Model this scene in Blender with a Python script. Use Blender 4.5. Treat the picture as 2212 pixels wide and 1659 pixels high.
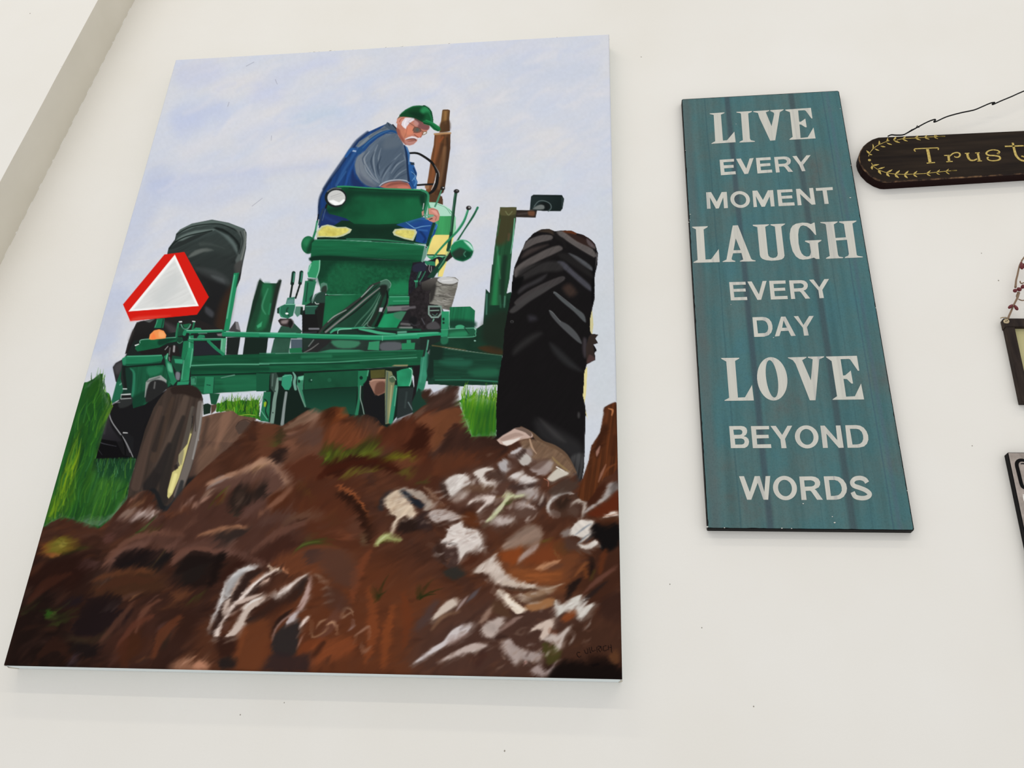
import bpy, bmesh, math, random
import numpy as np
from mathutils import Matrix, Vector

# ---------------------------------------------------------------- clear, camera, light, exposure
EXPOSURE = .2
AMB, AMB_COL = .72, (.975, .985, 1.0)
LIGHT_COL = (1.0, .93, .80)
# ceiling strip lights running along the wall: two fixtures in the near row, one long run in the far row
LIGHTS = [('ceiling_strip_near_left', (-.75, -1.25, 1.85), (1.5, .09), 6.0, (-.75, -1.25, 0)), ('ceiling_strip_near_right', (2.35, -1.25, 1.85), (1.5, .09), 6.0, (2.35, -1.25, 0)), ('ceiling_strip_far', (.5, -2.45, 1.85), (4.2, .09), 20, (.5, -2.45, 0))]
PAINT_GAIN = 1.0
for o in list(bpy.data.objects): bpy.data.objects.remove(o, do_unlink=True)
SC = bpy.context.scene; COL = SC.collection
random.seed(3)
W_PX, H_PX_ = 2212, 1659
Z0 = 2.35                                               # height of the middle of the painting above the floor
F_PX = 1858.93
CAM = np.array([0.44296, -1.28039, -0.78116 + Z0])
ROT = np.array([[0.9938, -0.1102, 0.0152], [0.1055, 0.8902, -0.4432], [0.0353, 0.4420, 0.8963]])   # right, forward, up
_q, _ = np.linalg.qr(ROT); ROT = _q*np.sign(np.diag(_q.T @ ROT))
cd = bpy.data.cameras.new('camera'); cam = bpy.data.objects.new('camera', cd); COL.objects.link(cam)
cd.sensor_width = 36; cd.lens = F_PX/W_PX*36; cd.clip_start = .01
cam.matrix_world = Matrix([[ROT[0, 0], ROT[0, 2], -ROT[0, 1], CAM[0]], [ROT[1, 0], ROT[1, 2], -ROT[1, 1], CAM[1]],
                           [ROT[2, 0], ROT[2, 2], -ROT[2, 1], CAM[2]], [0, 0, 0, 1]])
SC.camera = cam
SC.view_settings.view_transform = 'Standard'; SC.view_settings.look = 'None'
SC.view_settings.exposure = EXPOSURE; SC.view_settings.gamma = 1; SC.view_settings.use_curve_mapping = False
wd = bpy.data.worlds.new('room_light'); SC.world = wd; wd.use_nodes = True
bg = wd.node_tree.nodes['Background']; bg.inputs[0].default_value = AMB_COL + (1,); bg.inputs[1].default_value = AMB
def area_light(name, loc, size, energy, color, target):
    l = bpy.data.lights.new(name, 'AREA'); l.shape = 'RECTANGLE'; l.size, l.size_y = size; l.energy = energy; l.color = color
    o = bpy.data.objects.new(name, l); COL.objects.link(o); o.location = loc
    o.rotation_euler = (Vector(target) - Vector(loc)).to_track_quat('-Z', 'Y').to_euler(); return o
for nm, loc, size, en, tgt in LIGHTS:
    area_light(nm, (loc[0], loc[1], loc[2] + Z0), size, en, LIGHT_COL, (tgt[0], tgt[1], tgt[2] + Z0))

# ---------------------------------------------------------------- helpers
def at(x, y, Y=0.0):
    """the point of the plane Y (distance from the wall, towards the room is negative) seen at a pixel"""
    d = ROT @ np.array([(x - W_PX/2)/F_PX, 1, -(y - H_PX_/2)/F_PX]); q = CAM + d*((Y - CAM[1])/d[1])
    return Vector(q)
def zoom(x0, y0, k):
    return lambda s: [(x0 + float(a)/k, y0 + float(b)/k) for a, b in (t.split(',') for t in s.split())]
def s2l(c): return tuple((v/12.92 if v <= .04045 else ((v + .055)/1.055)**2.4) for v in (c[0]/255, c[1]/255, c[2]/255))
def tag(o, label=None, cat=None, kind=None, group=None):
    for k, v in (('label', label), ('category', cat), ('kind', kind), ('group', group)):
        if v: o[k] = v
    return o
def thing(name, loc, label, cat, group=None):
    o = bpy.data.objects.new(name, None); COL.objects.link(o); o.location = loc; o.empty_display_size = .05
    return tag(o, label, cat, None, group)
def link(name, me, mat, parent=None):
    o = bpy.data.objects.new(name, me); COL.objects.link(o)
    if mat is not None: me.materials.append(mat)
    if parent is not None:
        o.parent = parent
        off = Vector(parent.location) if parent.parent is None else Vector(parent.parent.location) + Vector(parent.location)
        me.transform(Matrix.Translation(-off)) if not me.get('_moved') else None
        me['_moved'] = 1
    return o
def bm_link(name, bm, mat, parent=None, smooth=False):
    me = bpy.data.meshes.new(name); bmesh.ops.recalc_face_normals(bm, faces=bm.faces); bm.to_mesh(me); bm.free()
    if smooth: me.polygons.foreach_set('use_smooth', [True]*len(me.polygons))
    return link(name, me, mat, parent)
def prism(front, back, bevel=0.0, seg=2):
    """closed solid between two outlines of equal length; the front edge is rounded over"""
    bm = bmesh.new(); a = [bm.verts.new(p) for p in front]; b = [bm.verts.new(p) for p in back]; n = len(a)
    ff = bm.faces.new(a); bm.faces.new(b[::-1])
    for i in range(n): bm.faces.new((a[i], b[i], b[(i+1) % n], a[(i+1) % n]))
    if bevel:
        bmesh.ops.bevel(bm, geom=list(ff.edges), offset=bevel, segments=seg, affect='EDGES', profile=.5)
    return bm
def tube(bm, path, r, seg=8, caps=True):
    path = [Vector(p) for p in path]; rs = r if isinstance(r, (list, tuple)) else [r]*len(path); rings = []
    up = Vector((0, 1, 0))
    for i, p in enumerate(path):
        d = (path[min(i+1, len(path)-1)] - path[max(i-1, 0)]).normalized()
        u = d.cross(up); u = u.normalized() if u.length > 1e-4 else d.cross(Vector((1, 0, 0))).normalized(); v = d.cross(u)
        rings.append([bm.verts.new(p + (u*math.cos(2*math.pi*k/seg) + v*math.sin(2*math.pi*k/seg))*rs[i]) for k in range(seg)])
    for A, B in zip(rings, rings[1:]):
        for k in range(seg): bm.faces.new((A[k], A[(k+1) % seg], B[(k+1) % seg], B[k]))
    if caps: bm.faces.new(rings[0][::-1]); bm.faces.new(rings[-1])
def ctm(p, n=6):
    p = [Vector(q) for q in p]; out = []
    for i in range(len(p) - 1):
        a, b, c, d = p[max(i-1, 0)], p[i], p[i+1], p[min(i+2, len(p)-1)]
        for k in range(n):
            t = k/n; out.append(.5*((2*b) + (c - a)*t + (2*a - 5*b + 4*c - d)*t*t + (3*b - a - 3*c + d)*t**3))
    return out + [p[-1]]
def ribbon(bm, path, w, Y, th=.0003):
    """flat raised stroke lying in the plane Y; path in world x, z; w = full width(s)"""
    n = len(path); ws = [w]*n if not isinstance(w, (list, tuple)) else [np.interp(i/(n-1), np.linspace(0, 1, len(w)), w) for i in range(n)]
    L, R = [], []
    for i in range(n):
        d = Vector(path[min(i+1, n-1)]) - Vector(path[max(i-1, 0)]); d.y = 0
        nn = Vector((-d.z, 0, d.x)).normalized()*(ws[i]/2); p = Vector(path[i])
        for S_, s in ((L, 1), (R, -1)):
            q = p + nn*s; S_.append((bm.verts.new((q.x, Y - th, q.z)), bm.verts.new((q.x, Y + .0002, q.z))))
    for i in range(n - 1):
        bm.faces.new((L[i][0], L[i+1][0], R[i+1][0], R[i][0])); bm.faces.new((L[i][0], L[i][1], L[i+1][1], L[i+1][0])); bm.faces.new((R[i][0], R[i+1][0], R[i+1][1], R[i][1]))
    for i in (0, n - 1): bm.faces.new((L[i][0], R[i][0], R[i][1], L[i][1]))
def filled(outlines, Y, th):
    """flat letters with counters: a filled curve, turned into a mesh and stood up in the plane Y"""
    cu = bpy.data.curves.new('t', 'CURVE'); cu.dimensions = '2D'; cu.fill_mode = 'BOTH'; cu.extrude = th
    for ol in outlines:
        s = cu.splines.new('POLY'); s.points.add(len(ol) - 1); s.use_cyclic_u = True
        for p, q in zip(s.points, ol): p.co = (q.x, q.z, 0, 1)
    o = bpy.data.objects.new('t', cu); COL.objects.link(o); dg = bpy.context.evaluated_depsgraph_get(); dg.update()
    me = bpy.data.meshes.new_from_object(o.evaluated_get(dg)); bpy.data.objects.remove(o); bpy.data.curves.remove(cu)
    for v in me.vertices: v.co = (v.co.x, Y - v.co.z, v.co.y)
    me.flip_normals() if False else None
    return me
# ---------------------------------------------------------------- materials
def material(name, color=(200, 200, 200), rough=.6, spec=.3, metallic=0):
    m = bpy.data.materials.new(name); m.use_nodes = True; b = m.node_tree.nodes['Principled BSDF']
    b.inputs['Base Color'].default_value = s2l(color) + (1,); b.inputs['Roughness'].default_value = rough
    b.inputs['Specular IOR Level'].default_value = spec; b.inputs['Metallic'].default_value = metallic
    return m
def nd(m, t, **kw):
    n = m.node_tree.nodes.new(t)
    for k, v in kw.items(): setattr(n, k, v)
    return n
def ln(m, a, b): m.node_tree.links.new(a, b)
def noise(m, scale, detail=3, rough=.55, stretch=None, rot=None):
    tc = nd(m, 'ShaderNodeTexCoord'); mp = nd(m, 'ShaderNodeMapping'); ln(m, tc.outputs['Object'], mp.inputs['Vector'])
    if stretch: mp.inputs['Scale'].default_value = stretch
    if rot: mp.inputs['Rotation'].default_value = rot
    n = nd(m, 'ShaderNodeTexNoise'); n.inputs['Scale'].default_value = scale; n.inputs['Detail'].default_value = detail; n.inputs['Roughness'].default_value = rough
    ln(m, mp.outputs['Vector'], n.inputs['Vector']); return n
def ramp(m, src, stops):
    r = nd(m, 'ShaderNodeValToRGB'); ln(m, src, r.inputs['Fac']); e = r.color_ramp.elements
    while len(e) < len(stops): e.new(.5)
    for el, (p, c) in zip(e, stops): el.position = p; el.color = (c if len(c) == 4 else s2l(c) + (1,))
    return r
def mixc(m, fac, a, b, mode='MIX'):
    n = nd(m, 'ShaderNodeMix', data_type='RGBA', blend_type=mode)
    for sock, v in ((n.inputs[0], fac), (n.inputs[6], a), (n.inputs[7], b)):
        if hasattr(v, 'links'): ln(m, v, sock)
        elif isinstance(v, tuple): sock.default_value = v if len(v) == 4 else s2l(v) + (1,)
        else: sock.default_value = v
    return n.outputs[2]
def base(m, sock): ln(m, sock, m.node_tree.nodes['Principled BSDF'].inputs['Base Color'])
def bump(m, src, strength, dist):
    b = nd(m, 'ShaderNodeBump'); b.inputs['Strength'].default_value = strength; b.inputs['Distance'].default_value = dist
    ln(m, src, b.inputs['Height']); ln(m, b.outputs['Normal'], m.node_tree.nodes['Principled BSDF'].inputs['Normal'])

M_WALL = material('wall_paint', (231, 226, 217), .8, .08)
n1 = noise(M_WALL, 3.0, 4); n2 = noise(M_WALL, 260, 2)
base(M_WALL, ramp(M_WALL, n1.outputs['Fac'], [(.3, (231, 227, 219)), (.7, (235, 232, 226))]).outputs['Color']); bump(M_WALL, n2.outputs['Fac'], .12, .0012)
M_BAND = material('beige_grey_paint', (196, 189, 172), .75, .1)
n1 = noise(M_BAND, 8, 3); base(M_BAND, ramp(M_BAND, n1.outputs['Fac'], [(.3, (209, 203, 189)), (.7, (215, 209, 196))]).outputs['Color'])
M_SMUDGE = material('grey_scuff', (150, 145, 135), .9, .1)
M_GESSO = material('gesso_canvas', (222, 230, 230), .8, .1); bump(M_GESSO, noise(M_GESSO, 700, 1).outputs['Fac'], .2, .0005)
M_FOLD = material('folded_canvas', (196, 190, 176), .85, .1)
M_PAINT = material('oil_paint', (128, 128, 128), .6, .03)
at_ = nd(M_PAINT, 'ShaderNodeAttribute', attribute_name='paint'); base(M_PAINT, at_.outputs['Color']); bump(M_PAINT, noise(M_PAINT, 420, 2).outputs['Fac'], .08, .0006)
M_EDGE = material('black_board_edge', (13, 12, 13), .5, .06)
M_DUST = material('grey_dust', (120, 112, 104), .95, .05)
# ---------------------------------------------------------------- brush engine
# The oil painting is painted stroke by stroke onto the canvas grid.  Points are
# measured on the picture and rectified into the plane of the canvas (CORN = its four corners).
CORN = [(378, 126.6), (1315.7, 71.1), (1344.3, 1466.5), (3.9, 1437)]
NX, NY = 900, 1150
def homog(src, dst):
    A = []
    for (x, y), (u, v) in zip(src, dst):
        A.append([x, y, 1, 0, 0, 0, -u*x, -u*y]); A.append([0, 0, 0, x, y, 1, -v*x, -v*y])
    h = np.linalg.solve(np.array(A, float), np.array([c for p in dst for c in p], float))
    return np.append(h, 1).reshape(3, 3)
def hmap(Hm, x, y):
    w = Hm[2, 0]*x + Hm[2, 1]*y + Hm[2, 2]
    return (Hm[0, 0]*x + Hm[0, 1]*y + Hm[0, 2])/w, (Hm[1, 0]*x + Hm[1, 1]*y + Hm[1, 2])/w
H_UV = homog(CORN, [(0, 0), (1, 0), (1, 1), (0, 1)])
H_PX = homog([(0, 0), (1, 0), (1, 1), (0, 1)], CORN)
_u, _v = np.meshgrid(np.linspace(0, 1, NX), np.linspace(0, 1, NY))
GX, GY = [a.astype(np.float32) for a in hmap(H_PX, _u, _v)]
IMG = np.zeros((NY, NX, 3), np.float32)
rng = np.random.default_rng(7)

def vnoise(sx, sy, ang=0.0, seed=0, octs=1):
    """value noise over the canvas; sx, sy = feature size along / across the direction ang"""
    c, s = math.cos(ang), math.sin(ang)
    X = (GX*c + GY*s)/sx; Y = (-GX*s + GY*c)/sy
    out = np.zeros_like(GX); amp = 1.0; tot = 0.0
    for o in range(octs):
        r = np.random.default_rng(seed*17 + o).random((257, 257)).astype(np.float32)*2 - 1
        xi = np.floor(X).astype(np.int32); yi = np.floor(Y).astype(np.int32)
        fx = X - xi; fy = Y - yi; fx = fx*fx*(3 - 2*fx); fy = fy*fy*(3 - 2*fy)
        a, b = xi % 257, yi % 257; a1, b1 = (xi + 1) % 257, (yi + 1) % 257
        out += amp*((r[b, a]*(1 - fx) + r[b, a1]*fx)*(1 - fy) + (r[b1, a]*(1 - fx) + r[b1, a1]*fx)*fy)
        tot += amp; amp *= .55; X = X*2.03; Y = Y*2.03
    return out/tot*1.4
def nz(name):
    if name not in _NZ:
        sx, sy, ang, seed, o = _ND[name]
        _NZ[name] = vnoise(sx, sy, math.radians(ang), seed, o)
    return _NZ[name]
_NZ = {}
_ND = dict(iso=(26, 26, 0, 1, 3), big=(120, 90, 0, 2, 3), fine=(5, 5, 0, 3, 2), h=(40, 4, 0, 4, 2), v=(60, 3.5, 97, 5, 2), d=(46, 5, -28, 6, 3),
           e=(46, 5, 40, 7, 3), s=(110, 30, -24, 8, 3), g=(70, 4, 103, 9, 2), st=(30, 3.5, -52, 10, 2), br=(14, 2.6, -38, 13, 2), d2=(90, 14, -20, 11, 3), e2=(80, 12, 55, 12, 3))

REG = dict(A=(660, 210, 5.53), B=(640, 390, 5.53), C=(240, 460, 5.53), D=(1000, 400, 6.506), E=(560, 570, 6.506), F=(860, 570, 6.506),
           G=(180, 680, 5.53), H=(560, 760, 5.53), I=(940, 780, 5.53), J=(60, 880, 5.53), K=(400, 960, 5.53), L=(760, 1000, 5.53),
           M=(0, 1160, 5.027), N=(420, 1160, 5.027), O=(820, 1160, 4.096), Q=(1040, 620, 6.9125), R=(1000, 1040, 6.144), T=(200, 980, 6.9125),
           U=(380, 60, 4.424), V=(1240, 1380, 10.37), X=(0, 0, 1.0))
def pts(reg, s):
    x0, y0, k = REG[reg]
    a = np.array([float(t) for t in s.replace(',', ' ').split()], float).reshape(-1, 2)
    return a/k + (x0, y0)
def smooth(p, closed, n=4):
    m = len(p); out = []
    rngi = range(m if closed else m - 1)
    for i in rngi:
        if closed: a, b, c, d = p[(i-1) % m], p[i], p[(i+1) % m], p[(i+2) % m]
        else: a, b, c, d = p[max(i-1, 0)], p[i], p[i+1], p[min(i+2, m-1)]
        for k in range(n):
            t = k/n
            out.append(.5*((2*b) + (c - a)*t + (2*a - 5*b + 4*c - d)*t*t + (3*b - a - 3*c + d)*t**3))
    if not closed: out.append(p[-1])
    return np.array(out)
def window(p, pad):
    x0, y0 = p.min(0)[:2] - pad; x1, y1 = p.max(0)[:2] + pad
    u, v = hmap(H_UV, np.array([x0, x1, x1, x0]), np.array([y0, y0, y1, y1]))
    i0 = int(max(0, math.floor(u.min()*(NX-1)))); i1 = int(min(NX, math.ceil(u.max()*(NX-1)) + 1))
    j0 = int(max(0, math.floor(v.min()*(NY-1)))); j1 = int(min(NY, math.ceil(v.max()*(NY-1)) + 1))
    if i0 >= i1 or j0 >= j1: return None
    return (slice(j0, j1), slice(i0, i1))
def col(c):
    return np.array(c, np.float32)/255
CM = [None]
def clip(reg=None, s=None, sm=0, soft=1.2):
    if reg is None: CM[0] = None; return
    p = pts(reg, s)
    if sm: p = smooth(p, True, sm)
    m = np.zeros((NY, NX), np.float32); w = window(p, 3)
    m[w] = sstep(shape_sd(p, GX[w], GY[w])/soft + .5); CM[0] = m
def lay(w, al, c, tex, tn, g=None):
    if CM[0] is not None: al = al*CM[0][w]
    X, Y = GX[w], GY[w]
    if g is not None:                                   # (x0,y0,x1,y1,colour2): gradient of pigment across the shape
        x0, y0, x1, y1, c2 = g
        t = ((X - x0)*(x1 - x0) + (Y - y0)*(y1 - y0))/((x1 - x0)**2 + (y1 - y0)**2 + 1e-6)
        t = np.clip(t, 0, 1)[..., None]
        C = col(c)*(1 - t) + col(c2)*t
    else: C = col(c)[None, None, :]
    if tex: C = C*(1 + tex*nz(tn)[w])[..., None]
    al = al[..., None]
    IMG[w] = IMG[w]*(1 - al) + np.clip(C, 0, 1)*al
def sstep(t):
    t = np.clip(t, 0, 1); return t*t*(3 - 2*t)
def shape_sd(p, X, Y):
    d2 = np.full(X.shape, 1e12, np.float32); ins = np.zeros(X.shape, bool); m = len(p)
    for i in range(m):
        ax, ay = p[i]; bx, by = p[(i+1) % m]
        ex, ey = bx - ax, by - ay; L = ex*ex + ey*ey
        if L < 1e-9: continue
        t = np.clip(((X - ax)*ex + (Y - ay)*ey)/L, 0, 1)
        d2 = np.minimum(d2, (X - ax - t*ex)**2 + (Y - ay - t*ey)**2)
        if ay != by:
            cr = ((ay > Y) != (by > Y)) & (X < (bx - ax)*(Y - ay)/(by - ay) + ax)
            ins ^= cr
    d = np.sqrt(d2)
    return np.where(ins, d, -d)
def P(reg, s, c, soft=1.3, a=1.0, sm=0, rag=0, rn='fine', tex=.0, tn='iso', g=None, am=0, an='iso'):
    p = pts(reg, s) if isinstance(s, str) else s
    if soft >= 4 and not sm: sm = 3
    sm = max(sm, 0)
    if sm: p = smooth(p, True, sm)
    w = window(p, soft + abs(rag)*1.5 + 2)
    if w is None: return
    sd = shape_sd(p, GX[w], GY[w])
    if rag: sd = sd + rag*nz(rn)[w]
    al = a*sstep(sd/soft + .5)
    if am: al = al*np.clip(1 - am + am*1.6*(nz(an)[w]*.5 + .5), 0, 1)
    if g is not None:
        q = pts(reg, g[0]); g = (q[0][0], q[0][1], q[1][0], q[1][1], g[1])
    lay(w, al, c, tex, tn, g)
def S(reg, s, wd, c, soft=1.2, a=1.0, sm=4, rag=0, rn='fine', tex=.0, tn='iso', am=0, an='iso'):
    """brush stroke; wd = full width(s) in the units of the region, spread over the stroke"""
    p = pts(reg, s) if isinstance(s, str) else s
    k = REG[reg][2]
    if sm: p = smooth(p, False, sm)
    ws = np.atleast_1d(np.array(wd, float))/k/2
    r = np.interp(np.linspace(0, 1, len(p)), np.linspace(0, 1, len(ws)), ws) if len(ws) > 1 else np.full(len(p), ws[0])
    w = window(p, r.max() + soft + abs(rag)*1.5 + 2)
    if w is None: return
    X, Y = GX[w], GY[w]; sd = np.full(X.shape, -1e6, np.float32)
    for i in range(len(p) - 1):
        ax, ay = p[i]; ex, ey = p[i+1] - p[i]; L = ex*ex + ey*ey + 1e-9
        t = np.clip(((X - ax)*ex + (Y - ay)*ey)/L, 0, 1)
        sd = np.maximum(sd, r[i] + (r[i+1] - r[i])*t - np.sqrt((X - ax - t*ex)**2 + (Y - ay - t*ey)**2))
    if rag: sd = sd + rag*nz(rn)[w]
    al = a*sstep(sd/soft + .5)
    if am: al = al*np.clip(1 - am + am*1.6*(nz(an)[w]*.5 + .5), 0, 1)
    lay(w, al, c, tex, tn)
def E(reg, cx, cy, rx, ry, c, rot=0, **k):
    t = np.linspace(0, 2*np.pi, 28, endpoint=False); x, y = rx*np.cos(t), ry*np.sin(t); r = math.radians(rot)
    x0, y0, s = REG[reg]
    p = np.stack([cx + x*math.cos(r) - y*math.sin(r), cy + x*math.sin(r) + y*math.cos(r)], 1)/s + (x0, y0)
    P(reg, p, c, **k)
def hairs(reg, s, n, ln, ang, cols, wd=3, a=.8, jit=.25, soft=1.0, curve=.1, taper=True):
    """n brush hairs scattered in an outline; ang in degrees (0 = right, 90 = up), ln in px"""
    p = pts(reg, s); x0, y0 = p.min(0); x1, y1 = p.max(0); k = 0
    n_try = 0
    while k < n and n_try < n*20:
        n_try += 1
        q = np.array([rng.uniform(x0, x1), rng.uniform(y0, y1)])
        if shape_sd(p, np.array([[q[0]]]), np.array([[q[1]]]))[0, 0] < 0: continue
        t = math.radians(ang + rng.normal(0, jit*57)); L = ln*rng.uniform(.5, 1.3)
        d = np.array([math.cos(t), -math.sin(t)]); nn = np.array([-d[1], d[0]])
        b = rng.normal(0, curve)*L
        line = np.array([q, q + d*L*.5 + nn*b, q + d*L])
        c = cols[rng.integers(len(cols))]
        S('X', line, [wd, wd*.8, wd*.15] if taper else wd, c, soft=soft, a=a*rng.uniform(.6, 1), sm=3); k += 1

def smear(reg, s, ang, var, length, jit, n=7, soft=6):
    """drag the wet paint along a wandering direction, with ragged bristle marks"""
    w = window(pts(reg, s), 4); m = sstep(shape_sd(pts(reg, s), GX[w], GY[w])/soft + .5)[..., None]
    t = math.radians(ang) + math.radians(var)*(nz('big')[w] + .5*nz('iso')[w])
    dx, dy = np.cos(t), -np.sin(t)
    off = jit*nz('br')[w] + .5*jit*nz('fine')[w]
    J, I = np.mgrid[w[0], w[1]].astype(np.float32)
    kx = (NX - 1)/1140.0; ky = (NY - 1)/1390.0
    acc = np.zeros(I.shape + (3,), np.float32)
    for q in np.linspace(-.5, .5, n):
        L = length*(q*(1 + .8*nz('iso')[w])) + off
        x = np.clip(I + (dx*L)*kx, 0, NX - 1.01); y = np.clip(J + (dy*L)*ky, 0, NY - 1.01)
        xi = x.astype(np.int32); yi = y.astype(np.int32); fx = (x - xi)[..., None]; fy = (y - yi)[..., None]
        acc += (IMG[yi, xi]*(1 - fx) + IMG[yi, xi + 1]*fx)*(1 - fy) + (IMG[yi + 1, xi]*(1 - fx) + IMG[yi + 1, xi + 1]*fx)*fy
    IMG[w] = IMG[w]*(1 - m) + acc/n*m
# ---------------------------------------------------------------- the painting
def paint_sky():
    a = np.clip(nz('s')*.5 + .5 + .25*nz('big'), 0, 1)[..., None]
    b = np.clip(nz('big')*.6 + .45, 0, 1)[..., None]
    IMG[:] = col((219, 219, 223))*(1 - a) + col((202, 208, 224))*a
    IMG[:] = IMG*(1 - .3*b) + col((212, 217, 226))*.3*b
    low = np.clip((GX - 1000)/300, 0, 1)*np.clip((GY - 350)/300, 0, 1)
    IMG[:] = IMG*(1 - low[..., None]*.75) + col((208, 213, 219))*low[..., None]*.75
    L = dict(soft=38, rag=6, rn='s')
    for s, w, c, al in [
        ("400,160 450,150", 60, (190, 197, 228), .55), ("385,250 440,240 470,235", 34, (186, 196, 226), .7), ("390,275 420,262", 30, (188, 197, 226), .6),
        ("330,395 480,378 640,360 700,355", 22, (190, 198, 226), .7), ("340,400 420,430 560,400", 44, (195, 203, 227), .6),
        ("560,180 680,140 720,130", 22, (195, 202, 230), .6), ("560,200 590,205", 40, (198, 203, 229), .55), ("640,262 690,248 730,240", 26, (186, 203, 224), .8),
        ("740,235 790,250 790,190", 36, (198, 207, 228), .6), ("520,300 600,275 640,265", 24, (200, 207, 228), .6),
        ("250,560 300,470 340,380", 60, (182, 192, 220), .5), ("215,740 250,650", 60, (180, 190, 218), .55), ("230,790 215,860", 40, (188, 195, 216), .5),
        ("580,345 660,330 720,320", 40, (226, 222, 224), .6), ("400,330 520,270 600,240", 26, (226, 222, 222), .55), ("470,190 560,165", 26, (224, 220, 222), .5),
        ("850,130 1000,110 1150,100", 40, (208, 211, 226), .5), ("1100,140 1200,160 1280,150", 36, (197, 205, 222), .6), ("1230,95 1290,90", 40, (208, 212, 222), .5),
        ("1120,200 1220,260 1290,300", 50, (202, 209, 225), .55), ("1020,270 1060,330", 50, (206, 211, 226), .5), ("1100,350 1200,380", 50, (212, 219, 226), .5),
        ("820,190 900,175 980,205 1010,260", 16, (226, 224, 228), .55), ("780,215 860,160 960,160 1040,230", 12, (198, 205, 226), .4),
        ("980,240 1010,330 1000,420", 44, (225, 224, 228), .7), ("560,430 640,400", 50, (216, 220, 228), .6), ("560,500 620,560", 70, (211, 215, 226), .6),
        ("880,430 920,360", 40, (214, 216, 224), .5), ("1080,560 1050,500", 40, (204, 210, 225), .5), ("1000,620 1020,700", 50, (213, 216, 222), .6),
        ("1300,420 1310,560", 40, (206, 213, 222), .6), ("1295,640 1300,860", 40, (206, 212, 218), .8), ("540,560 600,620", 50, (216, 218, 226), .6)]:
        S('X', s, w, c, a=al*.75, **L)
    IMG[:] *= (1 + .010*nz('fine') + .012*nz('s'))[..., None]
    for s in ["531,141 548,132", "594,170 598,180", "491,228 494,219", "586,292 585,302", "544,444 566,427"]:
        S('X', s, [1.2, 2.4, 1], (150, 150, 165), a=.7, sm=0)
    hairs('X', "400,140 1310,85 1320,460 1060,430 870,240 700,320 330,420", 130, 60, 28, [(226, 223, 227), (198, 205, 227), (212, 213, 225)], wd=9, a=.28, soft=9, jit=.25, curve=.12, taper=False)

G1, G2, G3, G4, G5 = (18, 60, 40), (24, 86, 56), (32, 110, 72), (60, 145, 105), (130, 190, 165)
BK = (24, 24, 25)
def paint_left_tyre():
    P('C', "665,480 680,410 755,310 770,245 820,190 960,120 1200,72 1400,110 1590,185 1615,230 1608,420 1560,650 1540,780 1490,900 1380,1400 900,1420 640,1300 560,1000 600,700", (56, 66, 64), tex=.1, tn='d',
      g=("1100,200 1200,1000", (30, 31, 31)))
    P('C', "770,245 820,190 960,120 1200,76 1400,112 1590,185 1560,210 1400,150 1240,125 1000,160 800,240", (88, 102, 98), soft=3)
    P('C', "700,430 740,380 900,290 1200,205 1100,255 950,330 800,400", (40, 46, 45), soft=3, sm=2)
    P('C', "770,320 840,260 1000,205 1220,185 1210,205 1000,250 850,320", (100, 114, 110), soft=5, sm=2)
    S('C', "690,420 760,340 900,270 1100,225 1200,205", 14, (28, 36, 34), soft=2)
    S('C', "780,245 960,155 1240,122 1400,160 1540,240 1590,300", 14, (34, 42, 40), soft=2)
    P('C', "1220,170 1330,180 1460,270 1540,380 1520,500 1500,420 1400,280", (26, 32, 31), soft=4, sm=2)
    P('C', "1250,200 1400,260 1500,380 1500,480 1440,380 1330,260", (96, 110, 108), soft=8, sm=2, a=.8)
    P('C', "1480,180 1595,200 1612,260 1600,420 1560,600 1500,640 1480,560 1540,420 1560,300", (84, 92, 90), soft=5, sm=1)
    S('C', "1590,210 1600,330 1560,520 1510,650", 16, (118, 122, 118), soft=3)
    S('C', "1540,220 1570,330 1530,480", 12, (40, 46, 45), soft=3)
    P('C', "1480,600 1560,560 1540,700 1480,720 1460,660", (70, 70, 68), soft=6)
    P('C', "920,510 1000,440 1140,410 1220,440 1100,460 1000,500 930,525", (104, 110, 106), soft=6, sm=2, a=.8)
    P('C', "1050,350 1180,350 1350,420 1300,400 1150,380 1060,385", (98, 106, 102), soft=7, sm=2, a=.55)
    P('C', "960,380 1150,300 1350,340 1450,480 1300,480 1100,400", (52, 60, 58), soft=14, a=.6)
    P('C', "980,560 1200,520 1400,560 1480,700 1450,900 1300,760 1100,640", (44, 50, 49), soft=16, a=.8)
    P('C', "1000,640 1250,680 1400,790 1380,860 1200,800 1060,740", (66, 70, 70), soft=12, sm=2, a=.7)
    P('C', "1190,740 1330,780 1350,840 1260,810", (104, 110, 112), soft=9, a=.55)
    P('C', "1000,700 1200,780 1380,900 1360,1300 1100,1380 950,1250 1180,1000", (30, 30, 31), soft=22, a=.85)
    P('C', "1400,900 1480,860 1380,1380 1240,1380 1290,1100", (62, 42, 30), soft=18, a=.75)
    P('C', "1130,1110 1220,1180 1200,1240 1120,1180", (86, 88, 94), soft=8, a=.6)
    P('C', "300,1300 560,1245 900,1210 1300,1380 1300,1480 800,1480 160,1680 190,1560 240,1420", (36, 33, 33), soft=2, sm=0)
    P('C', "300,1310 420,1275 520,1260 460,1300 380,1310 310,1360", (88, 90, 90), soft=3)
    P('C', "620,1290 800,1380 780,1460 700,1420", (74, 68, 70), soft=12, a=.7)
    P('G', "520,440 600,190 640,90 760,80 900,300 640,480 500,500", (34, 32, 32), soft=4, g=("600,150 660,440", (24, 23, 24)))
    S('G', "540,300 590,180", 20, (80, 74, 72), soft=8, a=.5)
    P('G', "345,620 380,570 470,520 560,500 520,700 480,900 420,840 380,790", (44, 42, 44), sm=1, soft=2)
    P('G', "360,610 430,560 470,600 430,690 380,700", (76, 74, 76), soft=12, a=.7)
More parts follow.
